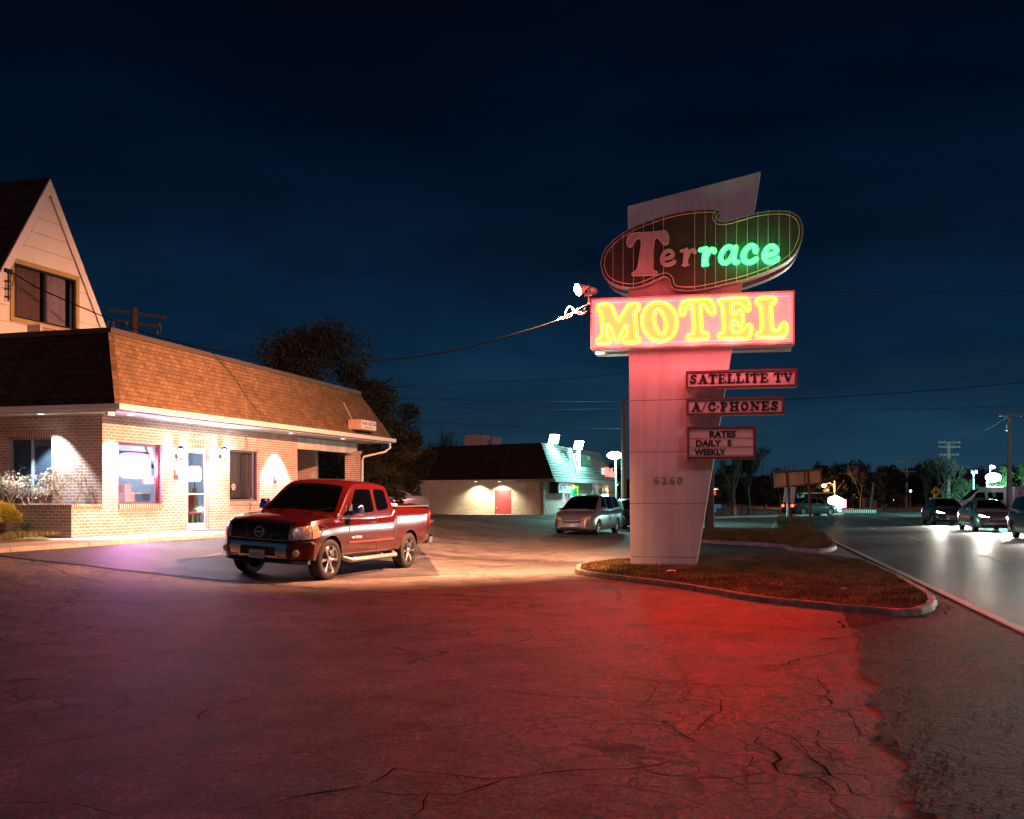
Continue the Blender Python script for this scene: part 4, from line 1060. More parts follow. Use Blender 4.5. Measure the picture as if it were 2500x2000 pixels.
M_redface = redface()
mb = MB(); mb.prism([(u0,z0),(u1,z0),(u1,z1),(u0,z1)], .0, WM-.03, lambda a,b,h: sf(a,h,b)); mb.build('cabinet', M_cabred, mo, bevel=.01)
mb = MB(); mb.prism([(u0,z0),(u1,z0),(u1,z1),(u0,z1)], -TH, -TH-WM+.04, lambda a,b,h: sf(a,h,b)); mb.build('rear_cabinet', M_cabred, mo, bevel=.01)
mb = MB(); fr = .035
for q in ((u0,u1,z0,z0+fr),(u0,u1,z1-fr,z1),(u0,u0+fr,z0+fr,z1-fr),(u1-fr,u1,z0+fr,z1-fr)):
    mb.prism([(q[0],q[2]),(q[1],q[2]),(q[1],q[3]),(q[0],q[3])], WM-.028, WM+.015, lambda a, b, h: sf(a, h, b))
mb.build('frame', mat('red_white_edge', (.6,.25,.25), .4), mo)
mb = MB(); mb.prism([(u0+fr,z0+fr),(u1-fr,z0+fr),(u1-fr,z1-fr),(u0+fr,z1-fr)], WM-.028, WM-.02, lambda a,b,h: sf(a,h,b)); mb.build('lit_face', M_redface, mo)
mb = MB(); q = .11; mb.tube([sf(a, WM+.0, b) for a, b in ((u0+q,z0+q),(u1-q,z0+q),(u1-q,z1-q),(u0+q,z1-q))], .008, 6, closed=True); mb.build('border_tube', emat('red_tube', (1,.35,.33), 2.2), mo)
L_M = [(275,1218),(290,1196),(340,1188),(378,1194),(400,1225),(424,1280),(452,1335),(485,1280),(520,1218),(545,1192),(600,1186),(624,1204),(616,1240),(592,1256),(592,1300),(598,1380),(602,1440),(608,1468),(628,1486),(620,1506),(590,1512),(505,1512),(486,1492),(495,1472),(518,1455),(520,1410),(512,1368),(478,1440),(440,1508),(404,1440),(368,1370),(352,1374),(350,1420),(354,1465),(380,1488),(374,1512),(340,1522),(285,1522),(270,1505),(284,1485),(306,1466),(316,1420),(312,1340),(308,1275),(300,1250),(280,1240)]
L_O1 = [(800+147*math.sin(a)-8*math.cos(a), 1338-167*math.cos(a)) for a in [2*math.pi*k/22 for k in range(22)]]
L_O2 = [(803+48*math.sin(a)-18*math.cos(a), 1340-104*math.cos(a)) for a in [2*math.pi*k/16 for k in range(16)]]
L_T = [(978,1250),(985,1200),(1010,1166),(1080,1158),(1150,1154),(1205,1150),(1232,1160),(1255,1195),(1268,1240),(1262,1270),(1237,1272),(1215,1245),(1192,1210),(1165,1192),(1150,1212),(1152,1300),(1155,1390),(1166,1430),(1203,1440),(1212,1465),(1192,1484),(1130,1490),(1060,1492),(1040,1478),(1048,1455),(1080,1442),(1092,1400),(1086,1300),(1080,1215),(1065,1192),(1040,1206),(1020,1240),(1005,1278),(985,1278)]
L_E = [(1300,1168),(1330,1150),(1420,1144),(1520,1140),(1545,1150),(1560,1195),(1562,1235),(1545,1244),(1525,1225),(1492,1188),(1450,1180),(1420,1192),(1415,1230),(1420,1270),(1445,1280),(1465,1252),(1482,1240),(1500,1262),(1508,1320),(1500,1370),(1480,1380),(1460,1352),(1436,1327),(1418,1342),(1416,1400),(1430,1430),(1480,1426),(1520,1400),(1548,1368),(1572,1368),(1582,1400),(1562,1468),(1540,1480),(1430,1482),(1330,1480),(1300,1466),(1310,1446),(1338,1430),(1346,1380),(1342,1300),(1336,1230),(1324,1196)]
L_L = [(1625,1162),(1650,1140),(1710,1135),(1768,1135),(1786,1155),(1775,1180),(1750,1196),(1748,1260),(1752,1350),(1765,1408),(1790,1416),(1820,1404),(1840,1362),(1862,1350),(1880,1370),(1882,1412),(1856,1464),(1830,1470),(1740,1472),(1650,1470),(1625,1456),(1634,1436),(1660,1420),(1668,1390),(1666,1300),(1662,1230),(1650,1198),(1630,1184)]
M_tube = emat('yellow_neon', (1.0,.88,.16), 6.0); M_glowband = mat('yellow_glow_band', (.85,.62,.0), .5, var=.02, emit=(1.0,.88,.0), estr=1.3); M_glowband2 = M_glowband  # tube glow put into a flat emissive yellow band behind the tubes
for loops in ([L_M], [L_O1, L_O2], [L_T], [L_E], [L_L]):
    t0 = MB(); t1 = MB()
    for lp in loops:
        P = smoothpts([onp(*C6(x, y), WM+.03) for x, y in lp], 3)
        t0.tube([sf(a, WM+.045, b) for a, b in P], .011, 6, closed=True)
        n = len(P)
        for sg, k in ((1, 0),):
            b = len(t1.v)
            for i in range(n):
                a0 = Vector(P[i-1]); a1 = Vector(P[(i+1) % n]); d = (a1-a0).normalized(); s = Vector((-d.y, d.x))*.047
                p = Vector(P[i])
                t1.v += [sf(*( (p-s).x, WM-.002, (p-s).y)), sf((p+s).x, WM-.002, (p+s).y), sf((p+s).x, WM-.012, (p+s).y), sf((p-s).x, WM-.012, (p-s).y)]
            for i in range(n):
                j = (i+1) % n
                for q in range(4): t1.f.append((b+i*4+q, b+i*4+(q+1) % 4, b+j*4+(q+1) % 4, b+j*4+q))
    lt = t1.build('neon_letter', M_glowband, mo)
    oc = smoothpts([onp(*C6(x, y), WM+.03) for x, y in loops[0]], 3)
    if len(loops) == 1: fb = MB(); fb.prism(oc, WM-.0195, WM-.008, lambda a,b,h: sf(a,h,b))
    else:
        ic = smoothpts([onp(*C6(x, y), WM+.03) for x, y in loops[1]], 3); fb = MB(); no, ni = len(oc), len(ic)
        for a, b in oc: fb.v.append(sf(a, WM-.008, b))
        for k in range(no): a, b = ic[int(k*ni/no) % ni]; fb.v.append(sf(a, WM-.008, b))
        for k in range(no): fb.f.append((k, (k+1) % no, no+(k+1) % no, no+k))
    fb.build('letter_face', emat('peach_letter_face', (1.3,.70,.20), 1.0), lt)
    t0.build('neon_tube', M_tube, lt, smooth=60)
MBX = (u0, u1, z0, z1)
for k in range(5):
    uu = u0+(u1-u0)*(k+.5)/5
    point('red_fill_point', sf(uu, WM+.42, z0+.10), 34, (1,.12,.12), .12, mo)  # added unseen lamps before the box, to light pillar and panel red
    point('red_fill_point', sf(uu, WM+.42, z1-.10), 11, (1,.10,.10), .12, mo)

# ---- Terrace panel
WT2 = .40
te = thing('terrace_sign', 'dark rounded free-form panel reading Terrace, the last four letters lit green', 'neon sign', tuple(sf(1.2, 0, onp(1640, 560)[1]-.6)), SROT)
OUT = [(310,800),(335,735),(400,660),(490,590),(600,530),(740,475),(880,430),(1010,402),(1150,388),(1262,386),(1300,396),(1310,412),(1290,435),(1281,458),(1296,482),(1335,491),(1400,482),(1500,452),(1610,422),(1720,405),(1830,400),(1915,411),(1975,445),(2010,510),(2018,590),(2000,672),(1960,750),(1900,815),(1820,865),(1720,913),(1600,958),(1500,990),(1350,1025),(1200,1060),(1080,1078),(980,1076),(922,1062),(895,1030),(889,995),(872,968),(845,958),(795,974),(700,1018),(620,1045),(540,1052),(450,1035),(380,1005),(335,960),(312,905),(302,850)]
Pt = smoothpts([onp(*C6(x, y), WT2) for x, y in OUT], 3)
M_teface = mat('terrace_face', (.055,.042,.03), .5, var=.25, vscale=2.5)
M_teedge = mat('terrace_edge', (.35,.30,.30), .5)
mb = MB(); mb.prism(Pt, WT2-.30, WT2-.002, lambda a,b,h: sf(a,h,b)); mb.build('panel', M_teface, te, smooth=35)
n = len(Pt)
mb = MB(); b = 0
for i in range(n): mb.v += [sf(Pt[i][0]*1, WT2-.302, Pt[i][1]), sf(Pt[i][0], WT2+.012, Pt[i][1])]
In = [tuple(p) for p in inset(Pt, .012)]; Ou = [tuple(p) for p in inset(Pt, -.008)]
mb = MB()
for i in range(n): mb.v += [sf(In[i][0], WT2+.012, In[i][1]), sf(Ou[i][0], WT2+.012, Ou[i][1]), sf(Ou[i][0], WT2-.302, Ou[i][1]), sf(In[i][0], WT2-.302, In[i][1])]
for i in range(n):
    j = (i+1) % n
    for q in range(4): mb.f.append((4*i+q, 4*i+(q+1) % 4, 4*j+(q+1) % 4, 4*j+q))
mb.build('edge_band', M_teedge, te, smooth=40)
mb = MB(); mb.prism(Pt, -TH-.02, -TH-.32, lambda a,b,h: sf(a,h,b)); mb.build('rear_panel', M_teedge, te, smooth=35)
Pin = inset([Pt[i] for i in range(0, n, 2)], .075)
mb = MB(); mb.tube([sf(a, WT2+.035, b) for a, b in Pin], .0075, 6, closed=True); M_dead = mat('unlit_tube', (.62,.50,.46), .3); mb.build('outline_tube', M_dead, te, smooth=60)
for x in (407,493,580,665,750,836,922,1010,1100,1188,1276,1365,1455,1545,1635,1722,1815,1905):
    u = onp(*C6(x, 700), WT2)[0]
    zz = []
    for i in range(n):
        a, c = Pt[i], Pt[(i+1) % n]
        if (a[0]-u)*(c[0]-u) < 0: zz.append(a[1]+(c[1]-a[1])*(u-a[0])/(c[0]-a[0]))
    if len(zz) >= 2:
        mb = MB(); mb.tube([sf(u, WT2+.05, min(zz)-.02), sf(u, WT2+.05, max(zz)+.02)], .0048, 5); mb.build('bird_rod', M_dead, te)
LT = [(520,650),(530,612),(560,590),(620,582),(740,577),(835,567),(866,580),(882,622),(880,670),(860,695),(830,690),(805,660),(780,634),(760,652),(755,700),(748,800),(745,860),(752,900),(780,912),(783,935),(760,948),(670,954),(580,956),(562,940),(575,920),(600,905),(615,860),(630,760),(640,690),(635,645),(612,645),(580,680),(560,712),(530,706),(518,682)]
M_pink = mat('letter_pinkwhite', (.62,.45,.45), .5, var=.08)
P = smoothpts([onp(*C6(x, y), WT2) for x, y in LT], 3)
mb = MB(); mb.prism(P, WT2, WT2+.02, lambda a,b,h: sf(a,h,b)); lt = mb.build('capital_letter', M_pink, te)
mb = MB(); mb.tube([sf(a, WT2+.04, b) for a, b in inset(P, .012)], .007, 5, closed=True); mb.build('outline_tube', M_dead, lt)
def small_letter(strokes, w, m, lit, name='letter'):
    mb = MB()
    for st in strokes:
        st_, ww = st if isinstance(st, tuple) and isinstance(st[1], (int, float)) else (st, w)
        P = [onp(*C6(x, y), WT2) for x, y in smoothpts(st_, 3, closed=False)] if len(st_) > 2 else [onp(*C6(x, y), WT2) for x, y in st_]
        stroke(mb, P, ww/3.4774/F*22.4, WT2, WT2+.025, lambda a,b,h: sf(a,h,b))
    return mb.build(name, m, te)
def e_at(x, y, s): return [([(x-.24*s,y+.10*s),(x+.20*s,y-.04*s),(x+.30*s,y-.22*s),(x+.12*s,y-.40*s),(x-.14*s,y-.30*s),(x-.30*s,y-.02*s),(x-.30*s,y+.22*s),(x-.10*s,y+.40*s),(x+.16*s,y+.36*s),(x+.38*s,y+.22*s)], None)]
def fixw(l, w): return [(a, b or w) for a, b in l]
small_letter(fixw(e_at(868,800,150), 34), 34, M_pink, 0)
small_letter([([(985,742),(1035,735)], 26), ([(1030,735),(1018,855)], 42), ([(995,862),(1045,858)], 18), ([(1040,790),(1058,745),(1082,728)], 24), ([(1088,738),(1096,750)], 38)], 30, M_pink, 0)
M_green = emat('green_neon_face', (.30,2.6,.62), 1.0); M_gtube = emat('green_neon_tube', (.05,9.0,1.2), 1.0)
gl_ = []
gl_.append([([(1142,735),(1195,722)], 30), ([(1195,725),(1186,850)], 46), ([(1165,862),(1212,856)], 20), ([(1205,785),(1228,738),(1250,722)], 26), ([(1258,730),(1266,748)], 42)])
gl_.append([([(1430,730),(1390,705),(1345,735),(1320,790),(1330,835),(1370,840),(1410,800),(1435,740)], 34), ([(1450,705),(1432,800),(1440,838),(1468,835)], 34)])
gl_.append([([(1618,745),(1615,712),(1575,698),(1530,735),(1510,785),(1525,828),(1575,836),(1625,808)], 38), ([(1612,730),(1616,748)], 44)])
gl_.append(fixw(e_at(1742,768,165), 38))
for g_ in gl_:
    lt = small_letter(g_, 36, M_green, 1)
    tb = MB()
    for st_, ww in g_:
        P = [onp(*C6(x, y), WT2) for x, y in (smoothpts(st_, 3, closed=False) if len(st_) > 2 else st_)]
        r_ = ww/3.4774/F*22.4/2+.004; L1 = []; L2 = []
        for i in range(len(P)):
            a0 = Vector(P[max(0, i-1)]); a1 = Vector(P[min(len(P)-1, i+1)]); d = (a1-a0).normalized(); s = Vector((-d.y, d.x))*r_
            L1.append(Vector(P[i])+s); L2.append(Vector(P[i])-s)
        tb.tube([sf(a.x, WT2+.012, a.y) for a in L1+L2[::-1]], .007, 5, closed=True)
    tb.build('neon_tube', M_gtube, lt)
point('green_fill_point', sf(onp(*C6(1500, 790), WT2)[0], WT2+.35, onp(*C6(1500, 790), WT2)[1]), 16, (.03,1.0,.25), .25, te)  # added unseen lamps before the letters, for green glow on the panel
point('green_fill_point', sf(onp(*C6(1700, 770), WT2)[0], WT2+.35, onp(*C6(1700, 770), WT2)[1]), 16, (.03,1.0,.25), .25, te)

# ---- flood lamps and cable on the corner of the box
fp_ = at(1438, 722, 22.5)
fl = thing('floodlight', 'bright warm floodlight on the top left corner of the red box sign', 'floodlight', tuple(fp_), 0)
M_lampred = mat('lamp_grey', (.35,.3,.28), .5)
mb = MB(); mb.box(-.10,.06,-.05,.05,-.0,.05, Matrix.Translation(fp_)); mb.tube([fp_+Vector((0,0,.05)), fp_+Vector((-.03,0,.14))], .03, 8); mb.tube([fp_+Vector((-.03,0,.02)), fp_+Vector((-.0,0,-.12))], .02, 6); mb.build('bracket', M_lampred, fl)
ax = Vector((-.90, -.35, -.35)).normalized()
hp = fp_+Vector((-.03, 0, .20))
def headM(p, a): return Matrix.Translation(p) @ a.to_track_quat('Z', 'Y').to_matrix().to_4x4()
mb = MB(); mb.lathe([(.035,-.02),(.05,.06),(.10,.14),(.14,.24),(.14,.25)], 18, headM(hp, ax)); mb.build('lamp_housing', M_lampred, fl, smooth=40)
mb = MB(); mb.lathe([(.001,.32),(.09,.295),(.137,.252)], 18, headM(hp, ax), cap=False); mb.build('lens', emat('flood_glow', (1.0,.80,.55), 60), fl)
ax2 = Vector((.50, .85, -.18)).normalized()
mb = MB(); mb.lathe([(.03,-.02),(.045,.04),(.08,.12),(.085,.22)], 14, headM(hp+Vector((.05,.02,-.03)), ax2)); mb.build('second_lamp', M_lampred, fl, smooth=40)
FL = hp+ax*.33
spot('flood_beam', FL, (-4.2, 27.5, -.6), 36000, (1.0,.39,.20), 128, .9, .08, fl)
point('flood_spill', FL+Vector((-.05,-.02,0)), 90, (1.0,.6,.3), .05, fl)
def sag(a, b, d, n=24): 
    a = Vector(a); b = Vector(b)
    return [a.lerp(b, i/n)-Vector((0,0,4*d*(i/n)*(1-i/n))) for i in range(n+1)]
kn = at(1437, 757, 22.5)
cab = thing('power_cable', 'black service cable sagging from the sign corner to the gabled house', 'cable', tuple(kn), 0)
ctl = [(1437,757,22.5),(1400,765,22.6),(1375,778,22.8),(1300,803,23.3),(1200,832,24),(1100,857,24.9),(1000,873,25.8),(900,881,26.6),(800,882,27.3),(700,876,27.9),(600,866,28.2),(500,850,28.3),(400,826,28.2),(330,804,28),(250,772,27.6),(170,738,27.2),(90,702,26.6)]
P = smoothpts([tuple(at(*c)) for c in ctl], 3, closed=False)+[tuple(MAST)]
mb = MB(); mb.tube(P, .018, 6); mb.build('cable', mat('cable_black', (.004,.004,.004), .9, spec=.05, var=0), cab, smooth=60)
M_wire = mat('bare_wire', (.6,.45,.36), .5)
mb = MB()
for tr in ([(1439,738),(1432,745),(1424,748),(1410,755),(1400,762),(1388,768),(1378,772),(1362,778)], [(1380,762),(1386,750),(1392,748),(1402,756),(1414,762),(1424,766),(1432,760)], [(1378,770),(1384,758),(1390,746),(1396,750),(1398,762)], [(1400,760),(1412,768),(1422,768),(1428,752)], [(1398,762),(1396,772),(1384,777),(1358,782)]):
    mb.tube([at(x, y, 22.5+.03*math.sin(x)) for x, y in tr], .009, 5)
mb.ball(at(1438,741,22.5), .03, 8, 6); mb.ball(at(1421,766,22.5), .03, 8, 6)
mb.build('splice', M_wire, cab, smooth=60)
# ------------------------------------------------------------------ vehicles
def loft(mb, secs, cap=True):
    n = len(secs[0]); b = len(mb.v)
    for s in secs: mb.v += [Vector(p) for p in s]
    for i in range(len(secs)-1):
        for k in range(n-1):
            mb.f.append((b+i*n+k, b+i*n+k+1, b+(i+1)*n+k+1, b+(i+1)*n+k))
        mb.f.append((b+i*n+n-1, b+i*n, b+(i+1)*n, b+(i+1)*n+n-1))
    if cap:
        mb.f.append(tuple(b+k for k in range(n))); mb.f.append(tuple(b+(len(secs)-1)*n+k for k in reversed(range(n))))
def interp(tab, x):
    if x <= tab[0][0]: return tab[0][1]
    for (a, u), (b, v) in zip(tab, tab[1:]):
        if x <= b:
            t = (x-a)/(b-a); return u+(v-u)*t
    return tab[-1][1]
def smooth_interp(tab, x):
    if x <= tab[0][0]: return tab[0][1]
    if x >= tab[-1][0]: return tab[-1][1]
    for i in range(len(tab)-1):
        if x <= tab[i+1][0]:
            p = [tab[max(0, i-1)], tab[i], tab[i+1], tab[min(len(tab)-1, i+2)]]
            h = p[2][0]-p[1][0]; t = (x-p[1][0])/h
            m1 = (p[2][1]-p[0][1])/max(1e-6, p[2][0]-p[0][0])*h; m2 = (p[3][1]-p[1][1])/max(1e-6, p[3][0]-p[1][0])*h
            s = (p[2][1]-p[1][1])
            lim = lambda m: 0 if m*s <= 0 else max(-3*abs(s), min(3*abs(s), m))
            m1 = lim(m1); m2 = lim(m2)
            return (2*t**3-3*t*t+1)*p[1][1]+(t**3-2*t*t+t)*m1+(-2*t**3+3*t*t)*p[2][1]+(t**3-t*t)*m2
class Car:
    """x forward (front axle 0), y left, z up"""
    def __init__(s, root, paint, P):
        s.root = root; s.P = P; s.paint = paint
        P.setdefault('tumble', .27)
    def body(s):
        P = s.P; xr, xf = P['len']
        N = 56; secs = []
        xs_ = sorted(set([xr+(xf-xr)*i/N for i in range(N+1)]+[xf-.02, xf-.06, xf-.12, xr+.02, xr+.06]))
        for x in xs_:
            w = smooth_interp(P['w'], x); zt = smooth_interp(P['top'], x); zb = smooth_interp(P['bot'], x); zs_ = smooth_interp(P['sho'], x) if 'sho' in P else zt-.16
            zs_ = min(zs_, zt-.03)
            h = zt-zb
            half = [(0,zb),(w*.86,zb),(w*.955,zb+.03),(w*.985,zb+.10*h+.02),(w,zb+.32*h),(w*1.004,zb+.55*h),(w*.998,zs_-.10*h),(w*.985,zs_-.02),(w*.955,zs_+.35*(zt-zs_)),(w*.90,zt-.016),(w*.84,zt),(w*.45,zt+P.get('crown',.02)*.8),(0,zt+P.get('crown',.02))]
            secs.append([(x, y, z) for y, z in half]+[(x, -y, z) for y, z in reversed(half[1:-1])])
        mb = MB(); loft(mb, secs)
        return mb
    def cabin(s):
        P = s.P; g = P['roof']; xr = g[0][0]; xf = g[-1][0]; N = 46; secs = []
        xs_ = sorted(set([xr+(xf-xr)*i/N for i in range(N+1)]+[q[0] for q in g]))
        for x in xs_:
            zt = interp(g, x) if P.get('sharp') else smooth_interp(g, x); zt = max(zt, P['cb']+.02); wb = smooth_interp(P['cw'], x); zb = P['cb']-.12
            def y(z): return wb-(z-P['cb'])*P['tumble']
            h = zt-zb; r = min(.10, h*.35)
            half = [(0,zb),(wb,zb),(y(P['cb']),P['cb']),(y(zb+(zt-r-zb)*.6),zb+(zt-r-zb)*.6),(y(zt-r),zt-r),(y(zt-r*.4)-.02,zt-r*.35),(y(zt)-.08,zt-.012),(y(zt)-.17,zt),(y(zt)*.45,zt+.022),(0,zt+.03)]
            secs.append([(x, yy, z) for yy, z in half]+[(x, -yy, z) for yy, z in reversed(half[1:-1])])
        mb = MB(); loft(mb, secs)
        return mb
    def make(s, bed=None):
        P = s.P; R_ = P['wr']
        b = s.body(); c = s.cabin()
        def ob(mb, nm):
            me = bpy.data.meshes.new(nm); me.from_pydata([tuple(v) for v in mb.v], [], mb.f)
            bm = bmesh.new(); bm.from_mesh(me); bmesh.ops.recalc_face_normals(bm, faces=bm.faces); bm.to_mesh(me); bm.free()
            o = bpy.data.objects.new(nm, me); COL.objects.link(o); return o
        o = ob(b, 'body')
        cuts = []
        for ax_ in P['axles']:
            for sg in (-1, 1):
                m = MB(); m.lathe([(R_*1.17, -.2), (R_*1.17, .2)], 30, Matrix.Translation((ax_, sg*(P['track']+.0), R_*1.02)) @ Matrix.Rotation(R(90), 4, 'X')); cuts.append(ob(m, 'cut'))
        if bed:
            m = MB(); m.box(*bed); cuts.append(ob(m, 'cut'))
        for k in cuts:
            md = o.modifiers.new('b', 'BOOLEAN'); md.object = k; md.operation = 'DIFFERENCE'; md.solver = 'EXACT'
        dg = bpy.context.evaluated_depsgraph_get(); dg.update()
        me = bpy.data.meshes.new_from_object(o.evaluated_get(dg))
        bpy.data.objects.remove(o)
        for k in cuts: bpy.data.objects.remove(k)
        # add cabin shell
        bm = bmesh.new(); bm.from_mesh(me)
        me2 = bpy.data.meshes.new('c'); me2.from_pydata([tuple(v) for v in c.v], [], c.f)
        bm.from_mesh(me2); bmesh.ops.recalc_face_normals(bm, faces=bm.faces); bm.to_mesh(me); 
        s.bvh = BVHTree.FromBMesh(bm); bm.free()
        me.materials.clear(); me.materials.append(s.paint)
        for p in me.polygons: p.use_smooth = True; p.material_index = 0
        me.set_sharp_from_angle(angle=R(32))
        o = bpy.data.objects.new('body', me); COL.objects.link(o); o.parent = s.root; s.bo = o
        return o
    def patch(s, name, m, d, corners, off=.008, thick=.02, r=.12, nu=10, nv=8, parent=None, refl=False):
        """surface-hugging panel. corners: 4 points (in the plane across direction d), order bl, br, tr, tl"""
        d = Vector(d).normalized(); C = [Vector(c) for c in corners]
        mb = MB(); grid = []
        vs_ = [ .5-.5*math.cos(math.pi*j/nv) for j in range(nv+1)]
        prev = None
        for v in vs_:
            dv = min(v, 1-v); ins = 0
            if r > 0 and dv < r: ins = r*(1-math.sqrt(max(0, 1-((r-dv)/r)**2)))
            row = []
            for i in range(nu+1):
                u = ins+(1-2*ins)*i/nu
                p = (C[0]*(1-u)+C[1]*u)*(1-v)+(C[3]*(1-u)+C[2]*u)*v
                h = s.bvh.ray_cast(p-d*12, d)
                if h[0] is None:
                    q = prev if prev is not None else p
                else: q = h[0]; prev = q
                row.append(q)
            grid.append(row)
        W = nu+1; H = len(vs_); a = len(mb.v)
        for row in grid:
            for q in row: mb.v.append(q-d*off)
        for row in grid:
            for q in row: mb.v.append(q-d*(off-thick))
        for j in range(H-1):
            for i in range(W-1):
                mb.f.append((j*W+i, j*W+i+1, (j+1)*W+i+1, (j+1)*W+i)); k = W*H
                mb.f.append((k+j*W+i, k+(j+1)*W+i, k+(j+1)*W+i+1, k+j*W+i+1))
        def side(ids):
            for a_, b_ in zip(ids, ids[1:]): mb.f.append((a_, b_, b_+W*H, a_+W*H))
        side([i for i in range(W)]); side([(H-1)*W+i for i in range(W)]); side([j*W for j in range(H)]); side([j*W+W-1 for j in range(H)])
        return mb.build(name, m, parent or s.root, world=False, smooth=40)
    def side(s, name, m, quad, sides=(1, -1), **k):
        out = []
        for sg in sides:
            out.append(s.patch(name, m, (0, -sg, 0), [(x, sg*0.0, z) for x, z in quad], **k))
        return out
    def front(s, name, m, quad, back=False, **k):
        return s.patch(name, m, (1 if back else -1, 0, 0), [(0, y, z) for y, z in quad], **k)
    def top(s, name, m, quad, **k):
        return s.patch(name, m, (0, 0, -1), [(x, y, 0) for x, y in quad], **k)
M_tyre = mat('tyre_rubber', (.016,.015,.015), .75, var=.2, vscale=14, bump=.3, bscale=60)
M_chrome = mat('chrome', (.85,.84,.84), .16, metal=1.0, var=.05)
M_rimsil = mat('rim_silver', (.45,.45,.46), .35, metal=.8, var=.1)
M_cglass = mat('car_glass', (.0007,.0008,.0009), .04, spec=.45, var=0)
M_trim = mat('car_trim_black', (.014,.014,.014), .45, var=.1)
M_lens = mat('headlight_lens', (.40,.37,.34), .10, metal=.5, var=.85, vscale=26, bump=.6, bscale=30, coat=1)
M_amber = mat('amber_lens', (.65,.22,.04), .15, coat=1, var=.1)
M_red = mat('red_lens', (.35,.01,.01), .15, coat=1, var=.1)
def wheel(root, x, y, r, w, rimr, rm, spokes=6, out=1, steer=0.0):
    Mx = Matrix.Translation((x, y, r)) @ Matrix.Rotation(steer, 4, 'Z') @ Matrix.Rotation(R(-90)*out, 4, 'X')   # local z -> outward
    h = w/2
    mb = MB(); mb.lathe([(rimr*.98,-h*.9),(rimr*1.04,-h*.98),(r*.90,-h),(r*.975,-h*.86),(r,-h*.55),(r,h*.55),(r*.975,h*.86),(r*.90,h),(rimr*1.06,h*.99),(rimr*.98,h*.92),(rimr*.96,h*.2)], 36, Mx, cap=False)
    t = mb.build('wheel', M_tyre, root, world=False, smooth=40)
    mb = MB(); mb.lathe([(rimr*1.0,h*.93),(rimr*.97,h*.97),(rimr*.92,h*.90),(rimr*.88,h*.45),(rimr*.5,h*.38),(.001,h*.36)], 36, Mx, cap=False)
    rim = mb.build('rim', rm, t, world=False, smooth=35)
    mb = MB()
    for k in range(spokes):
        a = 2*math.pi*k/spokes
        for da, ww in ((0, .26),):
            p0 = rimr*.14; p1 = rimr*.93
            def pt(rad, an, z): return Mx @ Vector((rad*math.cos(an), rad*math.sin(an), z))
            a0 = a-ww*.9; a1 = a+ww*.9; b0 = a-ww*.55; b1 = a+ww*.55
            mb.hexa([pt(p0,a0,h*.5), pt(p0,a1,h*.5), pt(p0,a1,h*.80), pt(p0,a0,h*.80)], [pt(p1,b0,h*.55), pt(p1,b1,h*.55), pt(p1,b1,h*.93), pt(p1,b0,h*.93)])
    mb.lathe([(rimr*.24,h*.5),(rimr*.24,h*.84),(rimr*.19,h*.92),(.001,h*.94)], 16, Mx, cap=False)
    mb.build('spokes', rm, t, world=False, smooth=30, bevel=.006)
    mb = MB(); mb.lathe([(rimr*.87,h*.40),(.001,h*.40)], 24, Mx, cap=False); mb.build('brake_shadow', M_trim, t, world=False)
    return t

# ---- the pickup
red = mat('metallic_red_paint', (.052,.0034,.0032), .18, metal=.15, spec=.6, coat=1.0, var=.04, vscale=2)
P1 = Vector((-3.68, 20.2, 0)); fwd = Vector((-.343, -.939, 0)).normalized(); left = Vector((-fwd.y, fwd.x, 0))
tc = P1-left*.90
zl = gz(*(tc+left*.85)[:2]); zr = gz(*(tc-left*.85)[:2]); zrear = gz(*(tc-fwd*3.55)[:2])
tr = thing('pickup_truck', 'dark red extended-cab pickup truck with chrome bumper parked before the office', 'pickup truck', (tc.x, tc.y, (zl+zr)/2))
roll = math.atan2(zl-zr, 1.7)
tr.rotation_euler = (roll, 0, math.atan2(fwd.y, fwd.x))
TP = dict(len=(-4.72,.98), axles=(0,-3.55), track=.86, wr=.405, cb=1.24, tumble=.30, crown=.035,
  w=[(-4.72,.93),(-4.4,.985),(-3.5,1.0),(-2.2,.985),(-1.0,.985),(0,1.0),(.45,.985),(.7,.94),(.86,.86),(.98,.74)],
  top=[(-4.72,1.40),(-3.5,1.41),(-2.80,1.41),(-2.74,1.27),(-1.8,1.265),(-.6,1.25),(-.2,1.245),(.2,1.225),(.6,1.17),(.84,1.10),(.95,1.03),(.98,.96)],
  bot=[(-4.72,.56),(-4.1,.50),(-3.0,.44),(-2.2,.42),(-.7,.42),(.5,.40),(.8,.40),(.98,.44)],
  sho=[(-4.72,1.30),(-2.8,1.30),(-2.7,1.16),(-.6,1.13),(.3,1.08),(.8,1.0),(.98,.88)],
  roof=[(-2.86,1.30),(-2.80,1.50),(-2.66,1.86),(-2.3,1.925),(-1.7,1.945),(-1.25,1.915),(-1.0,1.80),(-.72,1.58),(-.46,1.36),(-.28,1.22)],
  cw=[(-2.9,.93),(-1.5,.945),(-.3,.92)])
TRK = Car(tr, red, TP); TRK.make(bed=(-4.64,-2.92,-.80,.80,.86,2.2))
k = dict(r=.1)
# glass
def wsz(x): return interp(TP['roof'], x)
TRK.top('windshield', M_cglass, [(-1.06,.60),(-.40,.80),(-.40,-.80),(-1.06,-.60)], off=.006, nu=12, nv=14, r=.06)
for sg in (1, -1):
    TRK.side('side_window', M_cglass, [(-.80,1.30),(-1.86,1.32),(-1.86,1.79),(-1.22,1.79)], sides=(sg,), off=.006, r=.1, nu=14)
    TRK.side('quarter_window', M_cglass, [(-2.02,1.33),(-2.58,1.38),(-2.52,1.78),(-2.02,1.80)], sides=(sg,), off=.006, r=.16)
TRK.front('rear_window', M_cglass, [(-.62,1.45),(.62,1.45),(.56,1.80),(-.56,1.80)], back=True, off=.006)
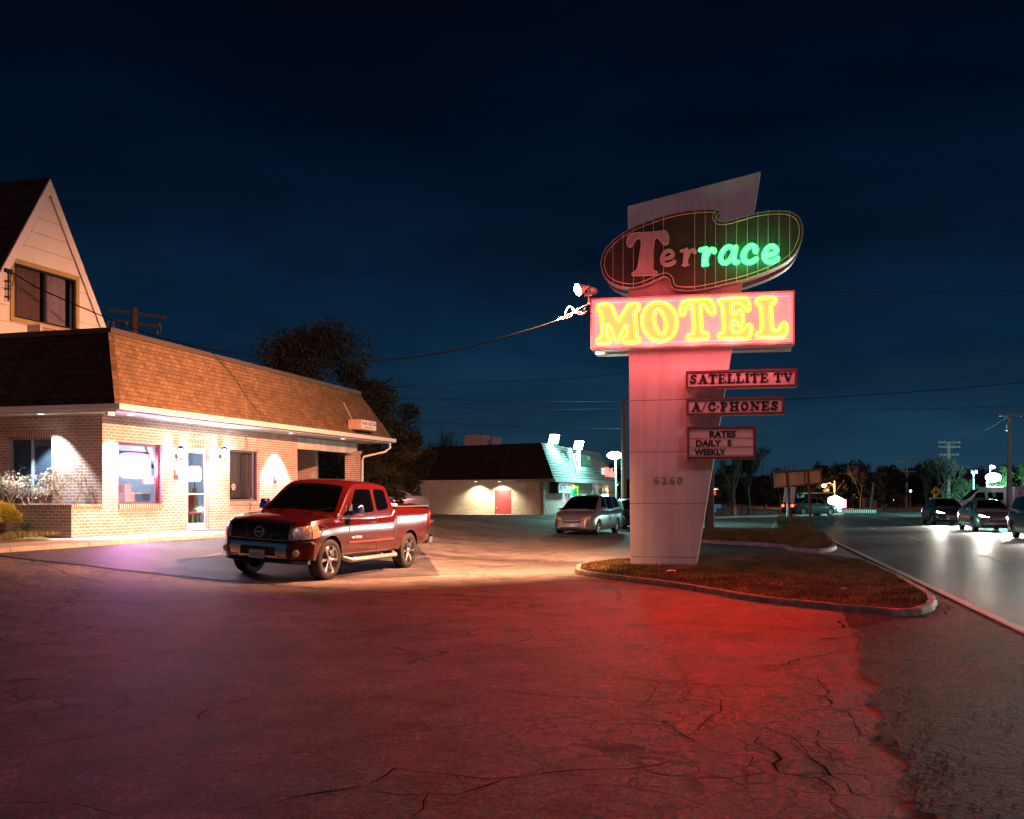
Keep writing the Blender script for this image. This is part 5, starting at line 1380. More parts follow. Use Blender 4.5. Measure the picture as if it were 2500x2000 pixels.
# panel gaps
def gap(quad, nm='panel_gap', sides=(1,-1)): TRK.side(nm, M_trim, quad, sides=sides, off=.003, thick=.006, r=0, nu=1, nv=14)
gap([(-.62,.50),(-.635,.50),(-.76,1.25),(-.745,1.25)]); gap([(-1.945,.50),(-1.96,.50),(-1.955,1.80),(-1.94,1.80)]); gap([(-2.795,.48),(-2.825,.48),(-2.825,1.40),(-2.795,1.40)])
TRK.side('side_moulding', mat('moulding', (.30,.03,.03), .2, coat=1), [(-2.7,.70),(-.68,.70),(-.68,.735),(-2.7,.735)], off=.018, thick=.03, r=0, nu=18, nv=2)
# nose
TRK.front('grille', mat('grille_black', (.008,.008,.009), .2, coat=.6), [(-.60,.80),(.60,.80),(.66,1.09),(-.66,1.09)], off=.02, thick=.05, r=.1, nu=16)
TRK.top('bug_deflector', mat('smoked_plastic', (.006,.006,.007), .08, coat=1), [(.80,.70),(.97,.60),(.97,-.60),(.80,-.70)], off=.02, thick=.03, r=.1, nu=4, nv=18)
for sg in (1, -1):
    a = TRK.front('headlight', M_lens, [(sg*.99,.84),(sg*.63,.79),(sg*.66,1.04),(sg*.985,1.10)], off=.02, thick=.04, r=.14, nu=12)
    TRK.side('turn_lamp', mat('pale_amber', (.75,.40,.22), .15, coat=1, var=.1), [(.44,.88),(.66,.84),(.66,1.07),(.50,1.10)], sides=(sg,), off=.014, r=.1)
mb = MB()
def grp(y0, z0, y1, z1, w):
    x = .985; mb.hexa([(x,y0-w,z0),(x,y0+w,z0),(x+.03,y0+w,z0),(x+.03,y0-w,z0)], [(x-.04,y1-w,z1),(x-.04,y1+w,z1),(x-.01,y1+w,z1),(x-.01,y1-w,z1)])
grp(.24,.80,.36,1.06,.018); grp(-.24,.80,-.36,1.06,.018); mb.box(.99,1.015,-.60,.60,.775,.80)
mb.lathe([(.105,0),(.105,.02),(.085,.02),(.085,0)], 24, Matrix.Translation((.995,0,.93)) @ Matrix.Rotation(R(90),4,'Y'), cap=False); mb.box(.995,1.015,-.12,.12,.918,.942)
mb.build('grille_chrome', M_chrome, tr, world=False)
# bumper : loft around the nose
def band(nm, m, z0, z1, y0, y1, off, th=.06, n=22, x_extra=.0, par=None):
    secs = []
    for i in range(n+1):
        y = y0+(y1-y0)*i/n
        ya = abs(y); x = 1.02-.02*(ya/.6)**2 if ya < .6 else 1.0-.32*((ya-.6)/.4)**1.7
        x += off
        secs.append([(x-.10, y, z0),(x, y, z0+.02),(x+.012, y, (z0+z1)/2),(x, y, z1-.02),(x-.10, y, z1)])
    mb = MB(); loft(mb, secs); return mb.build(nm, m, par or tr, world=False, smooth=40)
bm_ = band('bumper', red, .42, .76, -1.0, 1.0, .0)
band('chrome_panel', M_chrome, .44, .745, -.62, .62, .016, par=bm_)
band('bumper_step', mat('step_black', (.01,.01,.01), .3), .745, .80, -.98, .98, .03)
band('chrome_lip', M_chrome, .735, .752, -.66, .66, .055)
band('intake', M_trim, .47, .68, -.38, .38, .031, par=bm_)
band('tow_slot', M_trim, .455, .51, -.60, -.44, .033, n=6, par=bm_); band('tow_slot', M_trim, .455, .51, .44, .60, .033, n=6, par=bm_)
band('air_dam', M_trim, .34, .43, -.92, .92, -.05)
for sg in (1, -1):
    mb = MB(); mb.lathe([(.065,0),(.065,.03),(.05,.045),(.001,.05)], 18, Matrix.Translation((.935,sg*.78,.57)) @ Matrix.Rotation(R(90),4,'Y') @ Matrix.Rotation(R(sg*-22),4,'X')); mb.build('fog_lamp', mat('fog_lens', (.55,.42,.25), .15, coat=1), tr, world=False, smooth=30)
mb = MB(); mb.box(1.055,1.065,-.17,.17,.43,.59); pl = mb.build('licence_plate', mat('plate_white', (.42,.40,.45), .5), tr, world=False, bevel=.003)
textmesh('plate_number', '9G07796', mat('plate_ink', (.03,.02,.05), .5), pl, lambda a, b, h: (1.0655+h, -a*-1, b), -.145, .145, .455, .535, .002, world=False)
# wipers, mirrors, handles, steps, rails
mb = MB(); mb.tube([(-.32,.15,1.285),(-.50,.70,1.40)], .009, 5); mb.tube([(-.32,-.55,1.285),(-.48,.02,1.40)], .009, 5); mb.build('wipers', M_trim, tr, world=False)
mb = MB(); mb.box(-.42,-.26,-.78,.78,1.235,1.262); mb.build('cowl', M_trim, tr, world=False, bevel=.01)
for sg in (1, -1):
    mb = MB(); mb.box(-.92,-.72,min(sg*.90,sg*1.04),max(sg*.90,sg*1.04),1.28,1.36); mb.prism([(-1.0,1.30),(-.72,1.26),(-.72,1.34),(-.86,1.52)], sg*.90, sg*.93, lambda a,b,h: (a,h,b)); ma = mb.build('mirror_arm', M_trim, tr, world=False, bevel=.01)
    mb = MB(); mb.hexa([(-.86,sg*1.00,1.26),(-.86,sg*1.24,1.27),(-.70,sg*1.20,1.29),(-.68,sg*1.02,1.28)], [(-.86,sg*1.00,1.50),(-.86,sg*1.22,1.50),(-.72,sg*1.18,1.48),(-.70,sg*1.02,1.48)])
    mb.build('mirror', M_chrome, tr, world=False, smooth=50, bevel=.03)
    TRK.side('door_handle', M_chrome, [(-1.84,1.075),(-1.62,1.075),(-1.62,1.12),(-1.84,1.12)], sides=(sg,), off=.04, thick=.03, r=.3, nu=6)
    mb = MB(); mb.tube([(-.62,sg*.90,.40),(-.72,sg*1.04,.36),(-2.75,sg*1.04,.36),(-2.85,sg*.90,.40)], .048, 10); mb.tube([(-1.1,sg*.8,.44),(-1.1,sg*1.02,.36)], .02, 6); mb.tube([(-2.3,sg*.8,.44),(-2.3,sg*1.02,.36)], .02, 6); mb.build('side_step', mat('step_steel', (.42,.40,.38), .3, metal=.6), tr, world=False, smooth=40)
    mb = MB(); mb.box(-4.66,-2.84,min(sg*.80,sg*.93),max(sg*.80,sg*.93),1.40,1.425); mb.build('bed_rail', mat('rail_black', (.05,.045,.045), .6), tr, world=False, bevel=.01)
    TRK.side('tail_lamp', M_red, [(-4.715,.95),(-4.64,.95),(-4.64,1.30),(-4.715,1.30)], sides=(sg,), off=.01, r=.1)
mb = MB(); mb.box(-3.35,-2.95,-.6,.74,1.28,1.475); mb.build('tool_box', mat('toolbox_cream', (.62,.50,.42), .5), tr, world=False, bevel=.03)
mb = MB(); mb.box(-4.92,-4.68,-.95,.95,.50,.72); mb.build('rear_bumper', M_chrome, tr, world=False, bevel=.04)
mb = MB(); mb.box(-4.6,.7,-.7,.7,.34,.5); mb.tube([(-3.55,-.8,.40),(-3.55,.8,.40)], .08, 8); mb.tube([(0,-.8,.40),(0,.8,.40)], .06, 8); mb.build('underbody', M_trim, tr, world=False)
for ax_ in (0,-3.55):
    mb = MB(); mb.box(ax_-.48, ax_+.48, -.64, .64, .42, .92); mb.build('wheel_well', M_trim, tr, world=False)
for sg in (1, -1):
    textmesh('badge', 'V8 TITAN', mat('badge_bright', (.8,.7,.65), .3, metal=.6), tr, (lambda a, b, h: (-.80-a, 1.003+h, b)) if sg == 1 else (lambda a, b, h: (-1.25+a, -1.003-h, b)), 0, .42, .79, .84, .006, bold=.03, world=False)
    for ax_, st in ((0, R(-4)), (-3.55, 0)): wheel(tr, ax_, sg*.86, .405, .27, .285, M_chrome, 6, sg, st if ax_ == 0 else 0)
for x in (-1.9,):
    mb = MB(); mb.tube([(.1,-.86,1.2),(.02,-.88,1.75)], .004, 5); mb.build('antenna', M_trim, tr, world=False)

# ---- generic small cars
def simple_car(name, label, cat, loc, ang, paint, kind, group=None, lights=None, wr=.32, rackrail=False):
    t = thing(name, label, cat, loc, ang, group)
    if kind == 'sedan':
        P = dict(len=(-3.62,.92), axles=(0,-2.72), track=.76, wr=wr, cb=.94, tumble=.42, crown=.03,
          w=[(-3.62,.72),(-3.4,.83),(-2.5,.89),(-1,.89),(0,.885),(.5,.84),(.8,.72),(.92,.58)],
          top=[(-3.62,.86),(-3.5,1.0),(-2.9,1.05),(-2.2,.98),(-1,.95),(-.2,.93),(.3,.86),(.7,.74),(.88,.62),(.92,.54)],
          bot=[(-3.62,.36),(-3.3,.24),(-2,.19),(0,.19),(.7,.2),(.92,.28)],
          roof=[(-3.05,1.0),(-2.6,1.22),(-2.05,1.40),(-1.5,1.45),(-1.0,1.42),(-.5,1.22),(-.02,.96)], cw=[(-3.1,.74),(-1.5,.82),(0,.78)])
        win = [[(-.45,.98),(-1.28,.98),(-1.25,1.36),(-.92,1.34)], [(-1.36,.98),(-2.15,.98),(-2.1,1.33),(-1.34,1.37)], [(-2.22,1.02),(-2.62,1.05),(-2.45,1.18),(-2.2,1.30)]]
        ws = [(-.92,.46),(-.16,.66),(-.16,-.66),(-.92,-.46)]; rw = [(-2.75,.50),(-2.2,.44),(-2.2,-.44),(-2.75,-.50)]
        hl = (.56,.70,.60,.80); gr = (.34,.42,.56)
    elif kind == 'minivan':
        P = dict(len=(-3.98,.93), axles=(0,-2.9), track=.79, wr=wr, cb=1.0, tumble=.30, crown=.03,
          w=[(-3.98,.80),(-3.7,.90),(-2.5,.93),(-1,.93),(0,.92),(.4,.88),(.7,.78),(.93,.60)],
          top=[(-3.98,1.0),(-3.8,1.06),(-2.5,1.06),(-1,1.04),(-.4,1.04),(.1,1.0),(.5,.92),(.78,.80),(.9,.66),(.93,.56)],
          bot=[(-3.98,.36),(-3.6,.26),(-2,.21),(0,.21),(.7,.22),(.93,.28)],
          roof=[(-3.97,1.02),(-3.86,1.30),(-3.7,1.54),(-3.3,1.62),(-2.4,1.66),(-1.5,1.65),(-1.1,1.60),(-.6,1.38),(-.1,1.10),(.08,1.0)], cw=[(-4,.80),(-2,.87),(0,.82)])
        win = [[(-.55,1.06),(-1.42,1.08),(-1.42,1.56),(-1.12,1.56)], [(-1.54,1.08),(-2.6,1.10),(-2.6,1.58),(-1.54,1.58)], [(-2.7,1.10),(-3.62,1.14),(-3.5,1.54),(-2.7,1.58)]]
        ws = [(-1.06,.60),(-.04,.74),(-.04,-.74),(-1.06,-.60)]; rw = None
        hl = (.60,.66,.64,.84); gr = (.40,.52,.62)
    else:  # white van
        P = dict(len=(-4.6,1.0), axles=(0,-3.4), track=.84, wr=.36, cb=1.15, tumble=.16, crown=.03,
          w=[(-4.6,.95),(-3,1.0),(0,1.0),(.5,.95),(.8,.85),(1.0,.7)],
          top=[(-4.6,1.2),(-1,1.2),(-.2,1.2),(.3,1.12),(.7,1.0),(.95,.8),(1.0,.7)],
          bot=[(-4.6,.35),(-2,.28),(.7,.3),(1.0,.4)],
          roof=[(-4.6,1.2),(-4.55,2.0),(-4.2,2.2),(-2,2.25),(-1.2,2.2),(-.8,2.0),(-.3,1.55),(.2,1.2)], cw=[(-4.6,.97),(-2,.98),(.2,.9)])
        win = [[(-.35,1.25),(-1.3,1.25),(-1.3,1.85),(-.75,1.85)], [(-1.5,1.25),(-2.6,1.25),(-2.6,1.85),(-1.5,1.85)]]
        ws = [(-.85,.72),(.05,.82),(.05,-.82),(-.85,-.72)]; rw = None
        hl = (.72,.72,.76,.96); gr = (.5,.62,.78)
    c = Car(t, paint, P); c.make()
    for w in win:
        for sg in (1, -1): c.side('side_window', M_cglass, w, sides=(sg,), off=.006, r=.1, nu=8, nv=6)
    c.top('windshield', M_cglass, ws, off=.006, nu=10, nv=10, r=.06)
    if rw: c.top('rear_window', M_cglass, rw, off=.006, nu=8, nv=8, r=.06)
    else: c.front('rear_window', M_cglass, [(-.6,P['cb']+.15),(.6,P['cb']+.15),(.55,P['cb']+.5),(-.55,P['cb']+.5)], back=True, off=.006)
    y0, z0, z1, z2 = hl
    for sg in (1, -1):
        m = (mat('orange_lit_lens', (.80,.48,.34), .12, var=.5, vscale=20, coat=1) if kind == 'minivan' else M_lens) if not lights else emat('headlight_on', (1,.93,.8), 40 if lights == 'head' else 1) if lights == 'head' else M_lens  # minivan lens: the orange light falling on it is put into its colour
        c.front('headlight', m, [(sg*(y0+.17),z0),(sg*(y0-.22),z0-.02),(sg*(y0-.18),z1+.06),(sg*(y0+.15),z2)], off=.014, thick=.03, r=.2)
        mr_ = M_red if lights != 'tail' else emat('tail_on', (1,.02,.01), 30)
        c.front('tail_lamp', mr_, [(-sg*(y0+.14),.72),(-sg*(y0-.14),.72),(-sg*(y0-.14),.90),(-sg*(y0+.14),.90)], back=True, off=.014, r=.1)
    c.front('grille', M_trim, [(-gr[0],gr[1]),(gr[0],gr[1]),(gr[0]*.95,gr[2]),(-gr[0]*.95,gr[2])], off=.012, r=.2)
    mb = MB()
    for q in range(2): mb.box(P['len'][1]+.005-.0*q, P['len'][1]+.018, -gr[0]*.75, gr[0]*.75, gr[1]+.035+.05*q, gr[1]+.05+.05*q)
    mb.build('grille_bar', M_chrome, t, world=False)
    c.front('lower_intake', M_trim, [(-.5,.27),(.5,.27),(.52,.35),(-.52,.35)], off=.010, r=.1)
    for sg in (1, -1):
        mb = MB(); xm_ = win[0][0][0]-.05; mb.hexa([(xm_,sg*.84,P['cb']+.02),(xm_,sg*1.04,P['cb']+.03),(xm_+.1,sg*1.02,P['cb']+.05),(xm_+.1,sg*.84,P['cb']+.04)], [(xm_,sg*.86,P['cb']+.16),(xm_,sg*1.03,P['cb']+.16),(xm_+.08,sg*1.0,P['cb']+.15),(xm_+.08,sg*.86,P['cb']+.15)]); mb.build('mirror', paint if kind != 'van' else M_trim, t, world=False, bevel=.02)
        c.side('door_gap', M_trim, [(win[0][1][0]-.03,.36),(win[0][1][0]-.045,.36),(win[0][1][0]-.045,P['cb']),(win[0][1][0]-.03,P['cb'])], sides=(sg,), off=.003, thick=.006, r=0, nu=1, nv=6)
        c.side('door_handle', M_chrome, [(win[0][1][0]+.10,.84),(win[0][1][0]+.26,.84),(win[0][1][0]+.26,.875),(win[0][1][0]+.10,.875)], sides=(sg,), off=.02, thick=.02, r=.2, nu=4, nv=4)
        for ax_ in P['axles']: wheel(t, ax_, sg*P['track'], P['wr'], .20, P['wr']*.64, M_rimsil, 6, sg)
        if rackrail:
            mb = MB(); mb.tube([(-1.3,sg*.56,1.74),(-1.4,sg*.57,1.80),(-3.3,sg*.56,1.78),(-3.4,sg*.55,1.71)], .018, 6); mb.build('roof_rail', M_trim, t, world=False)
    mb = MB(); x0_, x1_ = P['len']; mb.box(x0_+.3, x1_-.35, -.6, .6, .17, .4)
    for ax_ in P['axles']: mb.box(ax_-.36, ax_+.36, -.62, .62, .2, .66)
    mb.build('underbody', M_trim, t, world=False)
    return t
silver = mat('silver_beige_paint', (.40,.37,.37), .28, metal=.5, coat=1, var=.04)
# minivan facing us : near front wheel contact px (1467+..)
vn = gnd(1374, 1303, 0); vn2 = gnd(1461, 1307, 0); vr = gnd(1510, 1306, 0)
vf = (vn2-vn).normalized(); # axle direction, right -> left of the van
fv = Vector((-.36, -.933, 0)).normalized(); lv = Vector((-fv.y, fv.x, 0))
vc = vn2-lv*.88
simple_car('minivan', 'grey minivan facing the camera, parked just left of the sign pillar', 'minivan', (vc.x, vc.y, 0), math.atan2(fv.y, fv.x), silver, 'minivan', rackrail=True)
# silver sedan behind the pickup, seen from its side, nose to the left
p = Vector((-7.5, 46.9, 0)); z = gz(p.x, p.y)
fs_ = Vector((-.95, -.30, 0)).normalized()
simple_car('silver_sedan', 'silver grey sedan half hidden behind the pickup bed', 'car', (p.x, p.y, z), math.atan2(fs_.y, fs_.x), mat('silver_blue_paint', (.62,.60,.66), .25, metal=.5, coat=1, var=.04), 'sedan')
# dark car mostly hidden between van and pillar
p = at(1536, 1290, 50); simple_car('parked_car', 'dark parked car almost hidden between the minivan and the sign pillar', 'car', (p.x+.5, p.y+.2, 0), R(-80), mat('dark_blue_paint', (.02,.03,.04), .3, coat=1), 'sedan')
# traffic standing in the lanes of the road
ra = math.atan2(-RD.y, -RD.x); rb = math.atan2(RD.y, RD.x)
white_p = mat('white_car_paint', (.6,.6,.58), .3, coat=1); dark_p = mat('charcoal_paint', (.04,.04,.045), .3, coat=1)
for s_, o_, lab, pt, kd, nm in ((7.5, 8.0, 'white sedan with lit headlights nearest in the oncoming lane', white_p, 'sedan', 'oncoming_car'), (17.0, 8.0, 'charcoal minivan with lit headlights second in the oncoming queue', dark_p, 'minivan', 'oncoming_car'), (27, 8.0, 'silver sedan with lit headlights third in the oncoming queue', silver, 'sedan', 'oncoming_car'), (37, 8.0, 'small car with lit headlights last in the oncoming queue', dark_p, 'sedan', 'oncoming_car')):
    p = rp(s_, o_)
    c = simple_car(nm, lab, 'car', tuple(p), ra, pt, kd, 'oncoming cars with headlights on', lights='head')
    for sg in (1, -1):
        hp_ = p-RD*1.02+RN*sg*.6+Vector((0,0,.68)); spot('headlamp_beam', hp_, hp_-RD*9+Vector((0,0,-.75))-RN*2.6, 2000, (1,.93,.80), 80, .8, .08, c)
for s_, o_, lab, pt in ((26, 13.0, 'red car with glowing tail lamps nearest in the far lanes', mat('car_red_paint', (.3,.02,.02), .3, coat=1)), (37, 13.2, 'dark car with glowing tail lamps ahead of the red car', dark_p), (60, 14.5, 'dark car with red tail lamps farthest up the far lanes', dark_p)):
    p = rp(s_, o_); simple_car('departing_car', lab, 'car', tuple(p), rb, pt, 'sedan', 'cars driving away with tail lamps on', lights='tail')
p = at(2010, 1254, 82); simple_car('turning_car', 'dark car with red tail lamps turning at the far junction behind the blank board', 'car', (p.x, p.y, 0), R(25), dark_p, 'sedan', lights='tail')
# white van and sedan in the lot at the far right
p = at(2400, 1252, 78); simple_car('white_van', 'long white van parked behind the right hand verge under the street lamp', 'van', (p.x-1.5, p.y, .0), R(172), mat('van_white', (.75,.75,.78), .4, coat=.5), 'van')
p = at(2490, 1252, 74); simple_car('parked_car', 'white car parked behind the van at the right edge of the photo', 'car', (p.x, p.y, .0), R(168), mat('van_white', (.75,.75,.78), .4), 'sedan')
# ------------------------------------------------------------------ the tattoo parlour building
NB0 = gnd(1327, 1283, 0)
NS = Vector((-.93, .37, 0)).normalized(); NF = Vector((.30, .954, 0)).normalized()
def nside(px):   # distance along side wall
    k = (px-1250)/F; return (k*NB0.y-NB0.x)/(NS.x-k*NS.y)
def nfront(px):
    k = (px-1250)/F; return (k*NB0.y-NB0.x)/(NF.x-k*NF.y)
def nsz(px, py): return CAM-(py-HY)/F*(NB0.y+NS.y*nside(px))
def nfz(px, py): return CAM-(py-HY)/F*(NB0.y+NF.y*nfront(px))
nb = thing('parlour_building', 'low block and brick shop building with a dark mansard roof across the lot', 'building', tuple(NB0))
def npt(s, f, z): return NB0+NS*s+NF*f+Vector((0,0,z))
M_block = brickmat('painted_block', (.50,.46,.38), (.44,.40,.33), (.33,.30,.25), w=.42, h=.21, ms=.008, rough=.7, bump=.5, nvar=.12)
def uvwall(mb, name, m, par, dirv):
    o = mb.build(name, m, par)
    me = o.data; l = me.uv_layers.new(name='UVMap')
    for p in me.polygons:
        for li in p.loop_indices:
            v = me.vertices[me.loops[li].vertex_index].co; l.data[li].uv = (v.dot(dirv), v.z)
    return o
def panel(mb, s0, s1, z0, z1, t=.2, front=False, off=0.0):
    if not front:
        a = npt(s0, off, z0); o = NF
        P = [npt(s0,off,z0), npt(s1,off,z0), npt(s1,off,z1), npt(s0,off,z1)]; Q = [p+NF*t for p in P]
    else:
        P = [npt(off,s0,z0), npt(off,s1,z0), npt(off,s1,z1), npt(off,s0,z1)]; Q = [p+NS*t for p in P]
    mb.hexa([P[0],P[1],Q[1],Q[0]], [P[3],P[2],Q[2],Q[3]])
ZW = 2.5
s_b = nside(1284); d0 = nside(1248.6); d1 = nside(1207.6); dz = nsz(1228, 1197)
mb = MB(); panel(mb, 0, s_b, -.2, ZW); uvwall(mb, 'brick_wall', M_brick, nb, NS)
mb = MB(); panel(mb, s_b, d0, -.2, ZW); panel(mb, d0, d1, dz, ZW); panel(mb, d1, 13, -.2, ZW); uvwall(mb, 'block_wall', M_block, nb, NS)
mb = MB(); panel(mb, d0, d1, -.1, dz, .05, off=.03); nd = mb.build('door', mat('maroon_door', (.33,.055,.06), .45, var=.12), nb)
mb = MB(); mb.ball(npt(d1-.12, -.02, .95), .035, 8, 6); mb.build('handle', M_alu, nd)
f1 = nfront(1503); fa, fb_, fc = nfront(1377), nfront(1392), nfront(1397); fd = nfront(1413)
mb = MB(); panel(mb, 0, fa, -.2, ZW, front=True); panel(mb, fa, fb_, 2.2, ZW, front=True); panel(mb, fb_, fc, -.2, ZW, front=True); panel(mb, fc, fd, 2.3, ZW, front=True); panel(mb, fc, fd, -.2, .4, front=True); panel(mb, fd, f1, -.2, ZW, front=True)
uvwall(mb, 'brick_wall', M_brick, nb, NF)
mb = MB(); panel(mb, fa, fb_, -.1, 2.2, .05, True, .06); fdo = mb.build('front_door', mat('glass_door_dark', (.03,.04,.05), .1, coat=1), nb)
mb = MB()
for q in ((fa,fa+.12,-.1,2.2),(fb_-.12,fb_,-.1,2.2),(fa+.12,fb_-.12,1.75,1.85)): panel(mb, *q, .04, True, .02)
mb.build('door_frame', M_alu, fdo)
mb = MB(); panel(mb, fc, fd, .4, 2.3, .04, True, .12); wn = mb.build('window', mat('shop_window', (.02,.03,.05), .1), nb)
W_ = emat('neon_green_frame', (.25,1,.05), 3.0)
mb = MB(); panel(mb, fc+.05, fd-.02, 2.1, 2.2, .03, True, .04); panel(mb, fd-.2, fd-.06, .5, 2.1, .03, True, .04); mb.build('neon_frame', W_, wn)
mb = MB(); panel(mb, fc+.1, fd-.5, 1.55, 2.0, .03, True, .05); mb.build('green_panel', emat('teal_panel', (0,.85,.35), 1.2), wn)
mb = MB(); panel(mb, fc+.1, fd-.45, 1.2, 1.5, .03, True, .05); mb.build('yellow_panel', emat('yellow_panel', (1,.75,.1), 1.5), wn)
mb = MB(); panel(mb, fc+.05, fd-.4, .8, 1.18, .03, True, .05); mb.build('white_panel', emat('white_panel', (1,.95,1), 2.2), wn)
mb = MB(); panel(mb, fc+.05, fd-.3, .45, .78, .03, True, .05); mb.build('blue_panel', emat('blue_panel', (.05,.12,1), 1.6), wn)
# roof
R_a = at(1353,1170,55.0); R_b = at(1004,1174.6,61.5); R_c = at(1054.6,1089,61.5); R_d = at(1321,1081,56.6)
R_b.z = R_a.z = 2.52; ztop = 4.55; R_c.z = R_d.z = ztop
R_e = R_a+NF*17.2; R_f = R_d+NF*14.8
def uvface(mb, name, m, par, dirv):
    o = mb.build(name, m, par, fix=False); me = o.data; l = me.uv_layers.new(name='UVMap')
    for p in me.polygons:
        for li in p.loop_indices:
            v = me.vertices[me.loops[li].vertex_index].co; l.data[li].uv = (v.dot(dirv), v.z*1.15)
    return o
mb = MB(); mb.add([R_b, R_a, R_d, R_c], [(0,1,2,3)]); uvface(mb, 'roof', M_shingled, nb, NS)
M_gshing = brickmat('grey_lap_roof', (.30,.30,.28), (.24,.24,.22), (.035,.035,.035), w=3.1, h=.17, ms=.03, rough=.8, bump=1.0, nvar=.2, msmooth=.3)
mb = MB(); mb.add([R_a, R_e, R_f, R_d], [(0,1,2,3)]); uvface(mb, 'roof', M_gshing, nb, NF)
mb = MB(); mb.add([R_d, R_f, R_f+NS*11, R_c], [(0,1,2,3)]); mb.add([R_b, R_c, R_c+NF*13, R_b+NF*15], [(0,1,2,3)]); mb.build('flat_roof', MATS['tar_roof'], nb)
mb = MB(); bar(mb, R_a-Vector((0,0,.06)), R_e-Vector((0,0,.06)), .14, .16); bar(mb, R_b-Vector((0,0,.06)), R_a-Vector((0,0,.06)), .14, .15); mb.build('fascia', mat('fascia_grey', (.25,.24,.24), .6), nb)
mb = MB(); mb.add([R_a-Vector((0,0,.1)), R_e-Vector((0,0,.1)), R_e+NS*1.4-Vector((0,0,.1)), R_a+NS*1.4-Vector((0,0,.1))], [(0,1,2,3)]); mb.add([R_b-Vector((0,0,.1)), R_a-Vector((0,0,.102)), R_a+NF*1.2-Vector((0,0,.102)), R_b+NF*1.2-Vector((0,0,.1))], [(0,1,2,3)]); mb.build('soffit', M_soffit, nb, fix=False)
# wall lamps under the side eave
for px, wh in ((1169, 'left of the maroon door'), (1226, 'above the maroon door')):
    s = nside(px); p = npt(s, -.5, 2.40)
    t = thing('eave_lamp', 'small warm lamp under the shop eave '+wh, 'wall lamp', tuple(p), 0, 'lamps under the side eave of the shop')
    mb = MB(); mb.lathe([(.10,.0),(.10,.03),(.02,.04)], 12, Matrix.Translation(p)); mb.build('housing', M_black, t)
    mb = MB(); mb.lathe([(.001,-.01),(.085,-.008),(.085,.0)], 12, Matrix.Translation(p), cap=False); mb.build('lens', emat('warm_lens', (1,.9,.7), 6), t)
    spot('eave_spot', p-Vector((0,0,.03)), p+NF*.22-Vector((0,0,1.4)), 520, (1,.80,.52), 128, .7, .05, t)
s = nfront(1487); p = npt(-.55, s, 2.42); t = thing('porch_lamp', 'small yellow lamp under the far end of the shop front eave', 'wall lamp', tuple(p), 0)
mb = MB(); mb.ball(p, .10, 10, 8); mb.build('globe', emat('porch_globe', (1,.8,.45), 10), t); spot('porch_spot', p-Vector((0,0,.12)), p+NS*.4-NF*1.5-Vector((0,0,1.5)), 150, (1,.75,.42), 110, .6, .05, t)
# rooftop units
for (xa, xb, ya, yb, D, wh) in ((1134,1196,1062,1085,62,'larger, on the left'), (1198,1224,1067,1084,61.5,'smaller, on the right')):
    a = at(xa, yb, D); b = at(xb, ya, D)
    t = thing('rooftop_unit', 'boxy metal air conditioning unit on the shop roof, '+wh, 'roof unit', (a.x, a.y, ztop), 0, 'air conditioning units on the shop roof')
    mb = MB(); mb.box(a.x, b.x-.5, D, D+1.2, ztop-.02, b.z); mb.build('casing', mat('unit_beige', (.42,.30,.26), .6), t, bevel=.02)
    mb = MB(); mb.box(b.x-.5, b.x, D+.02, D+1.18, ztop-.02, b.z-.02); mb.build('louvre_panel', mat('unit_grey', (.40,.40,.45), .5), t, bevel=.02)
# signs
def fsign(px0, px1, py0, py1, off): 
    f0, f1_ = nfront(px0), nfront(px1); return f0, f1_, nfz((px0+px1)/2, py1), nfz((px0+px1)/2, py0)
f0, f1_, z0, z1 = fsign(1341, 1374, 1178, 1205, 0)
t = thing('light_box', 'lit white box sign with dark letters on the shop wall by the door', 'sign', tuple(npt(-.1, (f0+f1_)/2, z0)))
fx = lambda a, b, h: npt(-.02-h, a, b)
mb = MB(); mb.prism([(f0,z0),(f1_,z0),(f1_,z1),(f0,z1)], 0, .5, fx); mb.build('box', M_black, t)
mb = MB(); mb.prism([(f0+.15,z0+.05),(f1_-.05,z0+.05),(f1_-.05,z1-.05),(f0+.15,z1-.05)], .501, .51, fx); mb.build('face', mat('lit_face_pale', (.6,.65,.75), .5, emit=(.55,.7,1.0), estr=.25), t)
textmesh('lettering', 'NOVELTY', M_black, t, lambda a, b, h: fx(a, b, .512+h), f0+.3, f1_-.2, z0+.15, z1-.12, .01)
# roof sign letters
F0, F1 = nfront(1409)-1.5, nfront(1432)-1.5
t = thing('roof_sign', 'dark letters reading tattoo with a white arrow emblem on the shop roof', 'sign', tuple(npt(.2, F0, 3.4)))
zz0, zz1 = 3.35, 4.05
gx = lambda a, b, h: npt(-.55-h, a, b)
textmesh('lettering', 'TATTOO', mat('olive_letter', (.03,.05,.03), .5), t, lambda a, b, h: gx(a, b, h), F0, F1, zz0, zz1, .12, bold=.03)
mb = MB(); mb.box(0,.0001,0,.0001,0,.0001) if False else None
for i in range(4): a = F0+(F1-F0)*i/3; mb.tube([npt(-.5,a,3.6), npt(.1,a,3.7)], .03, 5)
mb.build('bracket', M_black, t)
mb = MB(); 
for tr_ in ([(F0-2.6,4.35),(F0-1.0,2.95),(F0-.75,4.1),(F0-2.2,4.0)],): mb.tube([gx(a, b, .06) for a, b in tr_], .07, 6)
mb.prism([(F0-1.3,3.7),(F0-.5,3.7),(F0-.5,4.15),(F0-1.3,4.15)], .0, .1, gx); mb.prism([(F0-.7,3.1),(F0-.15,3.1),(F0-.15,4.35),(F0-.7,4.35)], .0, .08, gx)
mb.build('white_emblem', mat('emblem_paint', (.75,.75,.78), .5), t)
F0, F1 = nfront(1468), nfront(1492)
t = thing('red_shop_sign', 'red glowing word sign on the right end of the shop roof', 'neon sign', tuple(npt(-.3, F0, 3.0)))
